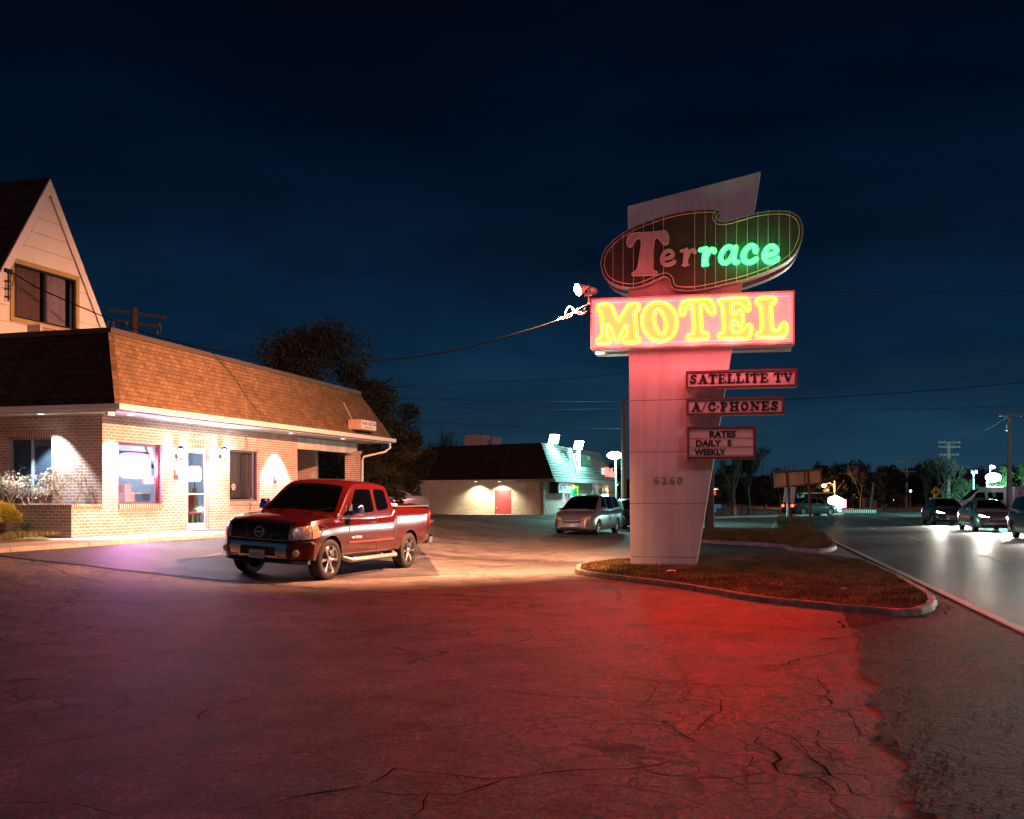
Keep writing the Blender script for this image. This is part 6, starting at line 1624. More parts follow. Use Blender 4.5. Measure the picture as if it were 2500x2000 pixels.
textmesh('lettering', 'Nails', emat('red_letter', (1,.12,.10), 4), t, lambda a, b, h: npt(-.5-h, a, b), F0-1.3, F1-1.6, 2.75, 3.5, .1, bold=.02)
mb = MB(); mb.prism([(F0-2.2,3.0),(F0-1.5,3.0),(F0-1.5,3.45),(F0-2.2,3.45)], .5, .56, lambda a,b,h: npt(-h, a, b)); mb.build('white_tag', mat('tag_lit', (.7,.8,.75), .5, emit=(.8,1,.9), estr=.6), t)
f0, f1_, z0, z1 = fsign(1444, 1458, 1179, 1215, 0)
t = thing('wall_poster', 'tall white poster with dark picture on the shop front wall', 'poster', tuple(npt(-.02, (f0+f1_)/2, z0)))
mb = MB(); mb.prism([(f0,z0),(f1_,z0),(f1_,z1),(f0,z1)], 0, .03, fx); mb.build('sheet', mat('poster_white', (.6,.6,.66), .6), t)
textmesh('lettering', 'HOME', mat('poster_ink', (.05,.05,.15), .5), t, lambda a, b, h: fx(a, b, .031+h), f0+.12, f1_-.12, z0+(z1-z0)*.55, z0+(z1-z0)*.72, .01)
mb = MB(); mb.prism([(f0+.2,z0+.1),(f1_-.2,z0+.1),((f0+f1_)/2+.3,z0+.45),((f0+f1_)/2,z0+.85),((f0+f1_)/2-.3,z0+.45)], .031, .04, fx); mb.build('picture', mat('poster_ink', (.05,.05,.15), .5), t)
f0, f1_, z0, z1 = fsign(1467, 1478, 1192, 1240, 0)
t = thing('notice_board', 'pale lit board on the far end of the shop front', 'sign', tuple(npt(-.02, (f0+f1_)/2, z0)))
mb = MB(); mb.prism([(f0,.3),(f1_,.3),(f1_,z1),(f0,z1)], 0, .04, fx); mb.build('board', mat('cream_board', (.75,.70,.55), .6), t)
p = gnd(1328+40, 1285, 0); p = npt(-.4, nfront(1352), 0)
t = thing('dry_shrub', 'small dry shrub at the foot of the shop brick wall', 'shrub', tuple(p))
# green flood lamps on the shop roof
M_hid = emat('hid_glow', (.62,1.0,.94), 30)
for px, py, wh in ((1352, 1072, 'left'), (1412, 1087, 'right')):
    D = NB0.y+NF.y*nfront(px)*.75+1.0
    p = at(px, py, D)
    t = thing('roof_flood', 'blazing blue-green flood lamp on the shop roof edge, the %s one of the two' % wh, 'floodlight', tuple(p), 0, 'flood lamps on the shop roof')
    fm_ = Matrix.Translation(p) @ (-NS*.8-NF*.45-Vector((0,0,.35))).to_track_quat('Z','Y').to_matrix().to_4x4()
    mb = MB(); mb.box(-.34,.34,-.26,.26,.0,.06, fm_); mb.build('lamp_glass', M_hid, t, bevel=.02)
    mb = MB(); mb.hexa([fm_ @ Vector(q) for q in ((-.36,-.28,-.01),(.36,-.28,-.01),(.36,.28,-.01),(-.36,.28,-.01))], [fm_ @ Vector(q) for q in ((-.2,-.16,-.25),(.2,-.16,-.25),(.2,.16,-.25),(-.2,.16,-.25))]); mb.build('housing', M_lampred, t)
    mb = MB(); mb.tube([p+Vector((0,0,-.2)), p+NS*.3+Vector((0,0,-.75))], .035, 6); mb.build('bracket', M_lampred, t)
    spot('roof_flood_spot', p-NS*.35+Vector((0,0,.1)), p-NS*.1+Vector((0,0,-2)), 1500, (.30,1.0,.85), 140, .6, .2, t)
    spot('lot_flood_spot', p-NS*.5, p-NS*9-NF*3+Vector((0,0,-6)), 1900, (.40,1.0,.92), 70, .8, .2, t)
p = at(1500, 1112, 60)
t = thing('lamp_post', 'slim post with a blazing blue-green lamp between the shop and the sign pillar', 'street lamp', (p.x+.05, 60, 0))
mb = MB(); mb.tube([Vector((p.x+.15,60.3,0)), Vector((p.x+.1,60.3,p.z+.1))], .05, 8); mb.tube([Vector((p.x+.1,60.3,p.z)), p], .04, 6); mb.build('post', M_alu, t)
mb = MB(); mb.ball(p, (.44,.34,.22), 14, 10); mb.build('lamp_glass', M_hid, t, smooth=60)
point('lamp_light', p-Vector((.2,.5,.45)), 1500, (.35,1.0,.92), .3, t)
# tan rear wing
mb = MB(); a = at(925, 1190, 66); b = at(1062, 1190, 66)
t = thing('rear_building', 'plain tan building with a dark red roof edge between office and shop', 'building', (a.x, 66, 0))
mb.box(a.x, b.x+2, 66, 72, 0, CAM+107*66/F); mb.build('wall', mat('tan_wall', (.42,.30,.19), .8, var=.12, vscale=.7), t)
mb = MB(); mb.box(a.x-.1, b.x+2, 65.85, 72, CAM+107*66/F+.002, CAM+111*66/F); mb.build('roof', mat('dark_red_edge', (.10,.02,.02), .6), t)
# bank at the foot of the side wall
mb = MB(); n = 14
for i in range(n+1):
    s = -1.0+i*1.15; h = .50*max(0, min(1, (s-.3)/8))
    for f, k in ((-6, 0), (-3.0, .75), (-.55, 1.0), (-.3, 1.0), (.1, 1.0)):
        mb.v.append(npt(s, f, h*k+(.012 if k else -.03)+(.05*math.sin(s*2)*.3+.05 if f == -.3 else 0)))
for i in range(n):
    for j in range(4): mb.f.append((i*5+j, (i+1)*5+j, (i+1)*5+j+1, i*5+j+1))
tag(mb.build('sloping_apron', M_lot, smooth=60), kind='structure')

# ------------------------------------------------------------------ trees
M_bark = mat('bark', (.065,.057,.046), .9, var=.3, vscale=5)
M_barkd = mat('dark_bark', (.03,.024,.02), .9, var=.3, vscale=5)
def leafm(name, a, b):
    m, nt, N, L = newmat(name); bs = pbsdf(nt, a, .65, spec=.3)
    oi = node(nt, 'ShaderNodeNewGeometry'); n = node(nt, 'ShaderNodeTexNoise'); n.inputs['Scale'].default_value = .9; n.inputs['Detail'].default_value = 5
    L.new(oi.outputs['Position'], n.inputs['Vector']); r = node(nt, 'ShaderNodeValToRGB'); r.color_ramp.elements[0].position = .38; r.color_ramp.elements[1].position = .62
    r.color_ramp.elements[0].color = (*a, 1); r.color_ramp.elements[1].color = (*b, 1); L.new(n.outputs[0], r.inputs[0]); L.new(r.outputs[0], bs.inputs['Base Color']); return m
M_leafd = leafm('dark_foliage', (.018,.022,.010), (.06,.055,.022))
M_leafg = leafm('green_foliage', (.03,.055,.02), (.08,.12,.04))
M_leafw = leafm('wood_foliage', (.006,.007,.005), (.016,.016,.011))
def grow(mb, p, d, L_, r, lvl, tips, spread=.55, up=.15, kids=3, minr=.006, rnd=None):
    rnd = rnd or random
    pts = [p]; rs = [r]; q = p.copy(); dd = d.copy(); n = 4
    for i in range(n):
        dd = (dd+Vector((rnd.uniform(-.14,.14), rnd.uniform(-.14,.14), rnd.uniform(-.05,.12)+up*.15))).normalized()
        q = q+dd*L_/n; pts.append(q.copy()); rs.append(max(minr, r*(1-.5*(i+1)/n)))
    mb.tube(pts, rs, 6 if lvl > 2 else (4 if lvl > 1 else 3), caps=False)
    tips.append((q.copy(), lvl))
    if lvl <= 0: return
    for k in range(kids+(1 if lvl > 2 else 0)):
        i = rnd.randint(2, n) if k else n
        a = rnd.uniform(0, 6.283); ax_ = Vector((math.cos(a), math.sin(a), 0))
        nd_ = (dd+ax_*rnd.uniform(spread*.6, spread*1.5)+Vector((0,0,up))).normalized()
        grow(mb, pts[i], nd_, L_*rnd.uniform(.6,.82), rs[i]*.72, lvl-1, tips, spread, up, kids, minr, rnd)
def bare_tree(name, label, loc, H, r, m, group=None, seed=1, lvl=5, cat='tree', spread=.5, up=.2, minr=.008):
    rnd = random.Random(seed); t = thing(name, label, cat, loc, 0, group)
    tr_ = MB(); tips = []
    tr_.tube([Vector((0,0,-.1)), Vector((.02,0,H*.14)), Vector((0,.03,H*.27))], [r*1.25, r, r*.9], 8)
    tr_.build('trunk', m, t, world=False, smooth=60)
    cb = MB()
    for k in range(3):
        a = k*2.1+rnd.random(); grow(cb, Vector((0,.03,H*.26)), Vector((math.cos(a)*.35, math.sin(a)*.35, 1)).normalized(), H*.27, r*.7, lvl-1, tips, spread, up, 3, minr, rnd)
    cb.build('crown', m, t, world=False)
    return t
def leaf_cloud(mb, cs, n, size, rnd):
    for i in range(n):
        c, rad = cs[rnd.randrange(len(cs))]
        v = Vector((rnd.gauss(0,1), rnd.gauss(0,1), rnd.gauss(0,1))).normalized()*(rad*rnd.random()**.42)
        p = c+Vector((v.x, v.y, v.z*.85)); s = size*rnd.uniform(.5, 1.4)
        a = Vector((rnd.uniform(-1,1), rnd.uniform(-1,1), rnd.uniform(-1,1))).normalized(); b = a.orthogonal().normalized()
        k = len(mb.v); mb.v += [p-a*s*.5, p+b*s*.3, p+a*s*.5, p-b*s*.3]; mb.f.append((k, k+1, k+2, k+3))
def leafy_tree(name, label, loc, H, Wd, m, bm_, n=6000, leaf=.22, group=None, seed=1, low=.25, cat='tree'):
    rnd = random.Random(seed); t = thing(name, label, cat, loc, 0, group)
    tr_ = MB(); tips = []
    tr_.tube([Vector((0,0,-.2)), Vector((.05,0,H*.2)), Vector((0,.05,H*.4)), Vector((.1,0,H*.62))], [H*.035, H*.028, H*.022, H*.01], 8)
    for k in range(6):
        a = rnd.uniform(0, 6.28); z = H*rnd.uniform(.25,.5); tr_.tube([Vector((0,0,z)), Vector((math.cos(a)*Wd*.2, math.sin(a)*Wd*.2, z+H*.15)), Vector((math.cos(a)*Wd*.4, math.sin(a)*Wd*.4, z+H*.26))], [H*.013, H*.009, H*.004], 5)
    tr_.build('trunk', bm_, t, world=False, smooth=60)
    cs = []
    for k in range(46):
        a = rnd.uniform(0, 6.28); u = rnd.random(); zz = H*(low+(.9-low)*u); env = math.sin(math.pi*min(1, .18+u*.80))**.7
        rr = Wd*.5*env*rnd.uniform(.35, 1.0); cs.append((Vector((math.cos(a)*rr, math.sin(a)*rr, zz)), Wd*rnd.uniform(.07, .17)))
    cs.append((Vector((0,0,H*.62)), Wd*.25)); cs.append((Vector((0,0,H*.45)), Wd*.28))
    cb = MB(); leaf_cloud(cb, cs, n, leaf, rnd)
    for c, rad in cs[:20]:
        for q in range(4):
            v = Vector((rnd.gauss(0,1), rnd.gauss(0,1), abs(rnd.gauss(0,1)))).normalized(); cb.tube([c, c+v*rad*1.35], [.02, .006], 3, caps=False)
    cb.build('crown', m, t, world=False, fix=False)
    return t
# the big tree behind the office
pt_ = at(850, 1240, 48)
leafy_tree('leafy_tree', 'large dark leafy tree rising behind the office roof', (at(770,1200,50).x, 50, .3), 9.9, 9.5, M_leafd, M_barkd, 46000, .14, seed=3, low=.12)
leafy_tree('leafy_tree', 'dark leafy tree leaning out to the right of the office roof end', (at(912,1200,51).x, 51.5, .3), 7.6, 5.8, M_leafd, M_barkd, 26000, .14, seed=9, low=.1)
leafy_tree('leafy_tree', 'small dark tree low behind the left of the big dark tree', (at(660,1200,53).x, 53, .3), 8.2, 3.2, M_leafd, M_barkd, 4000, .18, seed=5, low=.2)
leafy_tree('leafy_bush', 'tall dark bush against the tan wall behind the porch', (at(968,1200,50).x, 47, .2), 3.0, 2.0, M_leafd, M_barkd, 5000, .13, seed=15, low=.05, cat='bush')
leafy_tree('leafy_bush', 'dark bush beside the porch column, before the tan building', (at(905,1200,48).x, 45, .2), 3.4, 3.4, M_leafd, M_barkd, 5000, .13, seed=17, low=.05, cat='bush')
bare_tree('climbing_vine', 'bare twiggy vine tree before the tan building wall', (at(992,1200,55).x, 57, .2), 4.6, .07, M_barkd, seed=4, lvl=5, cat='vine', spread=.6)
bare_tree('dark_bare_tree', 'small bare tree behind the left end of the shop roof', (at(1060,1200,66).x, 74, 0), 6.2, .10, M_barkd, seed=8, lvl=5)
# planter bush
rb = thing('rose_bush', 'tangled leafless rose bush with pale leaves growing in the brick planter', 'bush', tuple(lw(-.45, 1.3, 1.34)), math.pi/2-WA)
rnd = random.Random(5); cb = MB(); tips = []
for k in range(14):
    x = rnd.uniform(-.25,.25); y = rnd.uniform(-1.0, 1.9); a = rnd.uniform(0, 6.28)
    grow(cb, Vector((x,y,0)), Vector((math.cos(a)*.4, math.sin(a)*.5, 1)).normalized(), rnd.uniform(.28,.48), .016, 3, tips, .8, .05, 3, .0035, rnd)
cb.build('branches', mat('pale_twig', (.20,.14,.10), .8), rb, world=False)
cb = MB()
for tp, l in tips:
    for q in range(3 if l < 2 else 0):
        if rnd.random() < .75:
            p = tp+Vector((rnd.uniform(-.06,.06), rnd.uniform(-.06,.06), rnd.uniform(-.06,.06))); a = Vector((rnd.uniform(-1,1), rnd.uniform(-1,1), rnd.uniform(-.3,1))).normalized(); b = a.orthogonal().normalized(); s = rnd.uniform(.015,.035)
            k = len(cb.v); cb.v += [p-a*s, p+b*s*.7, p+a*s, p-b*s*.7]; cb.f.append((k,k+1,k+2,k+3))
cb.build('leaves', leafm('pale_leaf', (.10,.14,.05), (.36,.30,.22)), rb, world=False, fix=False)
# yellow shrub at the left edge
ys_ = thing('yellow_shrub', 'bright yellow-green conifer shrub at the left edge before the planter', 'shrub', tuple(at(2, 1285, 21.8)))
rnd = random.Random(2); cb = MB(); bx_ = MB()
for i in range(5200):
    v = Vector((rnd.gauss(0,1), rnd.gauss(0,1), abs(rnd.gauss(0,1))*1.1)).normalized(); rr = .40*(.72+.28*rnd.random())*(1+.12*math.sin(v.x*7)*math.cos(v.z*9))
    p = Vector((v.x*rr, v.y*rr, v.z*rr*1.15+.06)); d = (v+Vector((rnd.uniform(-.5,.5), rnd.uniform(-.5,.5), rnd.uniform(0,.6)))).normalized(); s = rnd.uniform(.03,.07); b = d.orthogonal().normalized()*.008
    k = len(cb.v); cb.v += [p-b, p+b, p+d*s]; cb.f.append((k,k+1,k+2))
cb.build('foliage', leafm('yellow_foliage', (.25,.26,.03), (.55,.47,.05)), ys_, world=False, fix=False)
bx_.ball((0,0,.15), (.26,.26,.32), 10, 7); bx_.build('stem', M_barkd, ys_, world=False)
for px, py, D in ((62, 1296, 21.5),):
    p = at(px, py, D); gb = MB(); rnd = random.Random(3)
    for i in range(70):
        a = rnd.random()*6.28; L_ = rnd.uniform(.12,.26); l = rnd.uniform(.2,.9); k = len(gb.v)
        gb.v += [p+Vector((math.cos(a)*.03-.006,math.sin(a)*.03,0)), p+Vector((math.cos(a)*.03+.006,math.sin(a)*.03,0)), p+Vector((math.cos(a)*L_*l, math.sin(a)*L_*l, L_))]; gb.f.append((k,k+1,k+2))
    tag(gb.build('grass_tuft', leafm('tuft_green', (.06,.12,.03), (.12,.2,.06)), fix=False), 'green grass tuft at the foot of the planter', 'grass tuft')
# finish the dry shrub
rnd = random.Random(11); cb = MB(); tips = []
for k in range(6):
    a = k*1.05; grow(cb, Vector((0,0,0)), Vector((math.cos(a)*.6, math.sin(a)*.6, 1)).normalized(), .35, .015, 3, tips, .7, .05, 3, .006, rnd)
sh = [o for o in bpy.data.objects if o.name == 'dry_shrub'][0]; cb.build('branches', M_bark, sh, world=False)

# ------------------------------------------------------------------ beyond the drive, right half
def pole(name, label, px, ytop, D, r, arms, group='utility poles along the road', m=None, cat='utility pole', arm_w=1.0, lean=0.0, rot=0.0):
    b = at(px, 1207, D); zt = CAM+(HY-ytop)/F*D
    t = thing(name, label, cat, (b.x, D, 0), 0, group)
    mb = MB(); mb.tube([Vector((b.x+lean,D,-.2)), Vector((b.x,D,zt))], [r, r*.65], 10); mb.build('post', m or mat('weathered_pole', (.42,.38,.38), .85, var=.25, vscale=4), t, smooth=60)
    for dz_, w in arms:
        mb = MB(); c, s_ = math.cos(rot), math.sin(rot)
        Mx = Matrix.Translation((b.x, D, zt-dz_)) @ Matrix.Rotation(rot, 4, 'Z')
        mb.box(-w/2, w/2, -.2, -.1, -.06, .06, Mx)
        for q in (-.45, -.2, .2, .45): mb.lathe([(.03,.06),(.045,.12),(.02,.2)], 6, Mx @ Matrix.Translation((w*q,-.15,0)))
        mb.tube([Mx @ Vector((-w*.22,-.1,0)), Mx @ Vector((0,-.05,-.4))], .02, 4); mb.tube([Mx @ Vector((w*.22,-.1,0)), Mx @ Vector((0,-.05,-.4))], .02, 4)
        mb.build('crossarm', MATS['weathered_pole'] if 'weathered_pole' in MATS else m, t)
    return t
pole('utility_pole', 'tall utility pole with three crossarms right of the yellow diamond sign', 2316, 1078, 100, .20, [(.1,2.2),(.55,2.1),(1.3,1.9)])
pole('utility_pole', 'utility pole with two crossarms standing in the middle of the far traffic', 2213, 1124, 125, .19, [(.1,2.1),(1.4,2.1)])
pole('utility_pole', 'tallest utility pole nearest the right edge with a transformer', 2464, 1013, 75, .20, [(.05,1.7)])
b = at(2462, 1032, 75); mb = MB(); mb.lathe([(.13,0),(.15,.03),(.15,.45),(.1,.5)], 12, Matrix.Translation((b.x-.2, 74.8, b.z-.6)))
tag(mb.build('transformer', M_alu), 'grey transformer can hanging on the tallest utility pole', 'transformer')
pole('utility_pole', 'thin dark utility pole with one arm left of the far bright sign lamps', 2065, 1155, 130, .16, [(.05,1.8)], m=mat('dark_pole', (.08,.08,.09), .9))
pole('utility_pole', 'thin dark pole just right of the one armed dark pole', 2081, 1160, 125, .12, [(.1,1.2)], m=MATS['dark_pole'])
pole('utility_pole', 'plain dark pole leaning left of the two armed pole', 2133, 1178, 110, .15, [], m=MATS['dark_pole'], lean=-.35)
pole('light_pole', 'green lit slender metal pole left of the street lamp', 2376, 1153, 82, .07, [(.03,.5)], group=None, m=mat('metal_pole', (.4,.42,.42), .5), cat='pole')
# pole behind the office
b = at(329, 1207, 46); zt = CAM+(HY-752)/F*46
t = thing('utility_pole', 'wooden utility pole with two crossarms rising behind the office roof', 'utility pole', (b.x, 46, .5), 0, 'utility poles along the road')
M_redp = mat('brown_pole', (.16,.10,.08), .9, var=.2)
mb = MB(); mb.tube([(b.x,46,0),(b.x,46,zt)], [.2,.15], 10); mb.build('post', M_redp, t, smooth=60)
for (xa,ya),(xb,yb) in (((265,757),(405,776)), ((270,782),(392,798))):
    mb = MB(); bar(mb, at(xa,ya,46.5), at(xb,yb,45.5), .1, .12)
    mb.build('crossarm', M_redp, t)
mb = MB()
for x_, y_ in ((277,790),(309,790),(385,806),(390,795)): mb.lathe([(.03,.1),(.07,.02),(.03,-.04),(.06,-.1),(.02,-.2)], 8, Matrix.Translation(at(x_,y_,45.7)))
mb.tube([at(392,797,45.5), at(393,812,45.5), at(384,818,45.5)], .015, 5); mb.tube([at(265,783,46), at(263,795,46), at(270,808,46)], .015, 5)
mb.build('insulators', mat('porcelain', (.2,.22,.3), .3), t)
# pole left of the pillar and wooden pole right of it
b = at(1523, 1207, 58); zt = CAM+(HY-976)/F*58
t = thing('utility_pole', 'thin reddish pole with a bent top just left of the sign pillar', 'utility pole', (b.x, 58, 0), 0, 'utility poles along the road')
mb = MB(); mb.tube([(b.x,58,0),(b.x,58,zt-.2),(b.x+.1,58,zt),(b.x+.7,58,zt)], [.16,.13,.08,.05], 8); mb.build('post', mat('rust_pole', (.28,.14,.11), .8, var=.2), t, smooth=60)
b = gnd(1732, 1307, .1)
t = thing('utility_pole', 'thick brown wooden pole standing right behind the sign pillar', 'utility pole', (b.x, b.y, 0), 0, 'utility poles along the road')
mb = MB(); mb.tube([(b.x,b.y,0),(b.x-.0,b.y,6.2)], [.185,.16], 12); mb.build('post', mat('creosote_pole', (.15,.085,.06), .9, var=.3, vscale=6, bump=.5), t, smooth=60)
WPT = Vector((b.x, b.y, 6.1))
# blank sign board seen from behind
D = 39.2
t = thing('blank_sign_board', 'wooden board sign seen from behind on two thin posts across the drive', 'sign', tuple(at(1957, 1313, D)))
M_ply = mat('plywood_back', (.70,.42,.18), .55, var=.25, vscale=1.4); M_angle = mat('rusty_angle', (.17,.06,.045), .6, var=.2)
c4 = [at(1891,1191,D-.2), at(2007,1180,D+.2), at(2005,1145,D+.2), at(1890,1153,D-.2)]
back_ = [c+Vector((.0,.08,0)) for c in c4]
mb = MB(); mb.hexa([c4[0],c4[1],back_[1],back_[0]], [c4[3],c4[2],back_[2],back_[3]]); mb.build('board', M_ply, t)
mb = MB()
def barq(a, b, w, d=.06):
    a = Vector(a)+Vector((0,-.04,0)); b = Vector(b)+Vector((0,-.04,0)); v = (b-a).normalized(); n = Vector((0,1,0)); s = v.cross(n).normalized()*w/2; u = n*d/2
    mb.hexa([a-s-u,a+s-u,a+s+u,a-s+u],[b-s-u,b+s-u,b+s+u,b-s+u])
barq(c4[0],c4[1],.06); barq(c4[3],c4[2],.06); barq(c4[0],c4[3],.03); barq(c4[1],c4[2],.03)
mb.build('edge_frame', M_angle, t)
for a, b_ in (((1921,1151),(1933,1316)), ((1972,1146),(1980.5,1313))):
    mb = MB(); barq(at(*a, D-.08), at(*b_, D-.08), .085, .05); mb.build('post', M_angle, t)
# white twin panel sign behind it
D = 56
t = thing('white_panel_sign', 'pair of white sign panels on one post on the far grass island', 'sign', tuple(at(1921, 1280, D)))
mb = MB(); mb.tube([at(1921,1283,D), at(1924,1200,D)], .05, 8); mb.build('post', M_alu, t)
M_pw = mat('panel_white', (.68,.70,.72), .5)
for q in ([(1912,1226),(1923,1229),(1925,1191),(1917,1190)], [(1928,1229),(1938.5,1231.5),(1943,1193),(1931,1192)]):
    P = [at(x, y, D-.05) for x, y in q]; mb = MB(); mb.hexa(P, [p+Vector((0,.04,0)) for p in P]); mb.build('panel', M_pw, t)
mb = MB(); P = [at(x, y, D-.1) for x, y in [(1931,1195),(1943.5,1196),(1944,1190),(1931,1189)]]; mb.hexa(P, [p+Vector((0,.03,0)) for p in P]); mb.build('top_tag', MATS['panel_white'], t)
# low objects across the side street
def simple_post(name, label, cat, px, y0, y1, D, w, m, **k):
    a = at(px, y0, D); b = at(px, y1, D); t = thing(name, label, cat, (b.x, D, b.z), 0, **k); mb = MB(); mb.tube([b, a], w, 6); mb.build('post', m, t); return t
p = at(1793, 1263, 76); t = thing('fire_hydrant', 'orange fire hydrant across the side street', 'hydrant', tuple(p))
mb = MB(); mb.lathe([(.17,0),(.17,.06),(.12,.08),(.12,.55),(.16,.57),(.16,.62),(.12,.68),(.05,.76),(.03,.82)], 14, Matrix.Translation(p)); mb.build('barrel', mat('hydrant_orange', (.65,.16,.03), .5), t, smooth=40)
mb = MB(); mb.lathe([(.07,-.2),(.07,.2)], 10, Matrix.Translation(p+Vector((0,0,.48))) @ Matrix.Rotation(R(90),4,'Y')); mb.build('nozzles', MATS['hydrant_orange'], t)
for px, y0, y1, wh in ((1766,1230,1260,'left of the hydrant'), (1810,1235,1262,'right of the hydrant'), (1826,1236,1262,'with a pale cap'), (1840,1238,1260,'farthest right')):
    simple_post('bollard_post', 'thin dark post across the side street, '+wh, 'post', px, y0, y1, 80, .05, MATS['dark_pole'], group='thin posts across the side street')
bare_tree('bare_tree', 'bare multi-stemmed tree just right of the sign pillar beyond the side street', (at(1790,1207,78).x, 78, 0), 6.6, .14, M_bark, seed=21, lvl=6, spread=.42, up=.3, minr=.012)
bare_tree('bare_tree', 'reddish bare tree next to the multi-stemmed one beyond the side street', (at(1828,1207,84).x, 84, 0), 5.4, .12, M_barkd, seed=22, lvl=6, spread=.5, minr=.014)
bare_tree('bare_tree', 'pale bare tree with spreading branches behind the three armed pole', (at(2301,1207,96).x, 96, 0), 5.0, .15, M_bark, seed=31, lvl=6, spread=.6, minr=.016)
bare_tree('bare_tree', 'bare tree with leaning trunk left of the yellow diamond sign', (at(2262,1207,104).x, 104, 0), 5.0, .12, M_barkd, seed=33, lvl=6, spread=.55, minr=.016)
leafy_tree('lit_tree', 'small tree lit bright green by the street lamp', (at(2448,1207,84).x, 84, 0), 4.2, 2.6, M_leafg, M_bark, 5200, .14, seed=41, low=.05)
leafy_tree('lit_tree', 'low leafy tree with green lit branches left of the street lamp', (at(2352,1207,88).x, 88, 0), 3.2, 3.4, M_leafg, M_bark, 4200, .14, seed=43, low=.05)
leafy_tree('lit_tree', 'round green tree behind the lane sign at the right edge', (at(2492,1207,86).x, 86, 0), 4.4, 3.0, M_leafg, M_bark, 5200, .14, seed=45, low=.05)
# diamond sign
D = 78
t = thing('warning_sign', 'yellow diamond crossroads warning sign above a yellow name plate', 'road sign', tuple(at(2283, 1250, D)))
M_yel = mat('sign_yellow', (.78,.50,.06), .4, emit=(.78,.50,.06), estr=.0); c = at(2285, 1201, D)
h = 13.5*D/F
mb = MB(); mb.prism([(-h,0),(0,-h),(h,0),(0,h)], 0, .02, lambda a,b,q: (c.x+a, D+q, c.z+b)); mb.build('diamond', M_yel, t)
mb = MB(); mb.box(c.x-h*.62,c.x+h*.62,D-.02,D-.002,c.z-h*.09,c.z+h*.09); mb.box(c.x-h*.09,c.x+h*.09,D-.025,D-.003,c.z-h*.62,c.z+h*.62); mb.build('cross_symbol', M_black, t)
a = at(2269,1229,D); b = at(2303.5,1215,D); mb = MB(); mb.box(a.x,b.x,D,D+.02,a.z,b.z); mb.build('name_plate', mat('plate_yellow', (.70,.62,.18), .4), t)
textmesh('lettering', 'Bonnie View', mat('sign_ink', (.10,.09,.01), .5), t, lambda x, y, q: (x, D-.004-q, y), a.x+.12, b.x-.12, a.z+.25, a.z+.38, .004, bold=.01)
textmesh('lettering', 'Ln', MATS['sign_ink'], t, lambda x, y, q: (x, D-.004-q, y), c.x-.1, c.x+.1, a.z+.07, a.z+.19, .004, bold=.01)
mb = MB(); mb.tube([at(2279,1256,D+.06), at(2280,1201,D+.06)], .03, 6); mb.build('post', M_alu, t)
p = at(2290, 1250, D-1.5); t = thing('wooden_post', 'short square wooden post before the yellow name plate', 'post', tuple(p)); mb = MB(); mb.box(p.x-.08,p.x+.08,p.y,p.y+.16,-.1,CAM-(1224-HY)/F*(D-1.5)); mb.build('timber', mat('grey_timber', (.25,.2,.2), .8), t)
# centre lane sign
D = 58; a = at(2478,1217,D); b = at(2506,1188,D)
t = thing('lane_sign', 'white centre lane only sign with two turning arrows at the right edge', 'road sign', tuple(at(2491,1255,D)))
mb = MB(); mb.box(a.x,b.x,D,D+.02,a.z,b.z); mb.build('panel', mat('lane_white', (.62,.62,.78), .4), t)
M_ink = mat('lane_ink', (.02,.02,.05), .5)
W__ = b.x-a.x; H__ = b.z-a.z
for tx, y0, y1, x0_, x1_ in (('CENTER', .86,.96,.08,.92), ('LANE', .70,.80,.25,.75), ('ONLY', .05,.15,.22,.78)):
    textmesh('lettering', tx, M_ink, t, lambda x, y, q: (x, D-.004-q, y), a.x+W__*x0_, a.x+W__*x1_, a.z+H__*y0, a.z+H__*y1, .003, bold=.01)
mb = MB(); stroke(mb, [(a.x+W__*.42,a.z+H__*.62),(a.x+W__*.46,a.z+H__*.50),(a.x+W__*.66,a.z+H__*.42)], .05, .004, .008, lambda x,y,q: (x, D-q, y)); stroke(mb, [(a.x+W__*.52,a.z+H__*.20),(a.x+W__*.48,a.z+H__*.34),(a.x+W__*.30,a.z+H__*.40)], .05, .004, .008, lambda x,y,q: (x, D-q, y)); mb.build('arrows', M_ink, t)
mb = MB(); mb.tube([at(2491,1262,D+.05), at(2491,1195,D+.05)], .03, 6); mb.build('post', M_alu, t)
simple_post('guy_guard', 'yellow guy wire guard leaning beside the three armed pole', 'post', 2330, 1221, 1256, 90, .06, mat('guard_yellow', (.75,.7,.15), .5))
# octagon back
p = at(2387, 1207, 84); t = thing('stop_sign', 'small dark red octagonal sign near the street lamp', 'road sign', (p.x, 84, 0))
c = at(2387.5, 1228, 84); mb = MB(); mb.prism([(.30*math.cos(R(22.5+45*k)), .30*math.sin(R(22.5+45*k))) for k in range(8)], 0, .02, lambda a,b,q: (c.x+a, 84+q, c.z+b)); mb.build('panel', mat('dull_red', (.22,.03,.05), .5), t)
mb = MB(); mb.tube([(c.x,84.04,0),(c.x,84.04,c.z)], .025, 6); mb.build('post', M_alu, t)
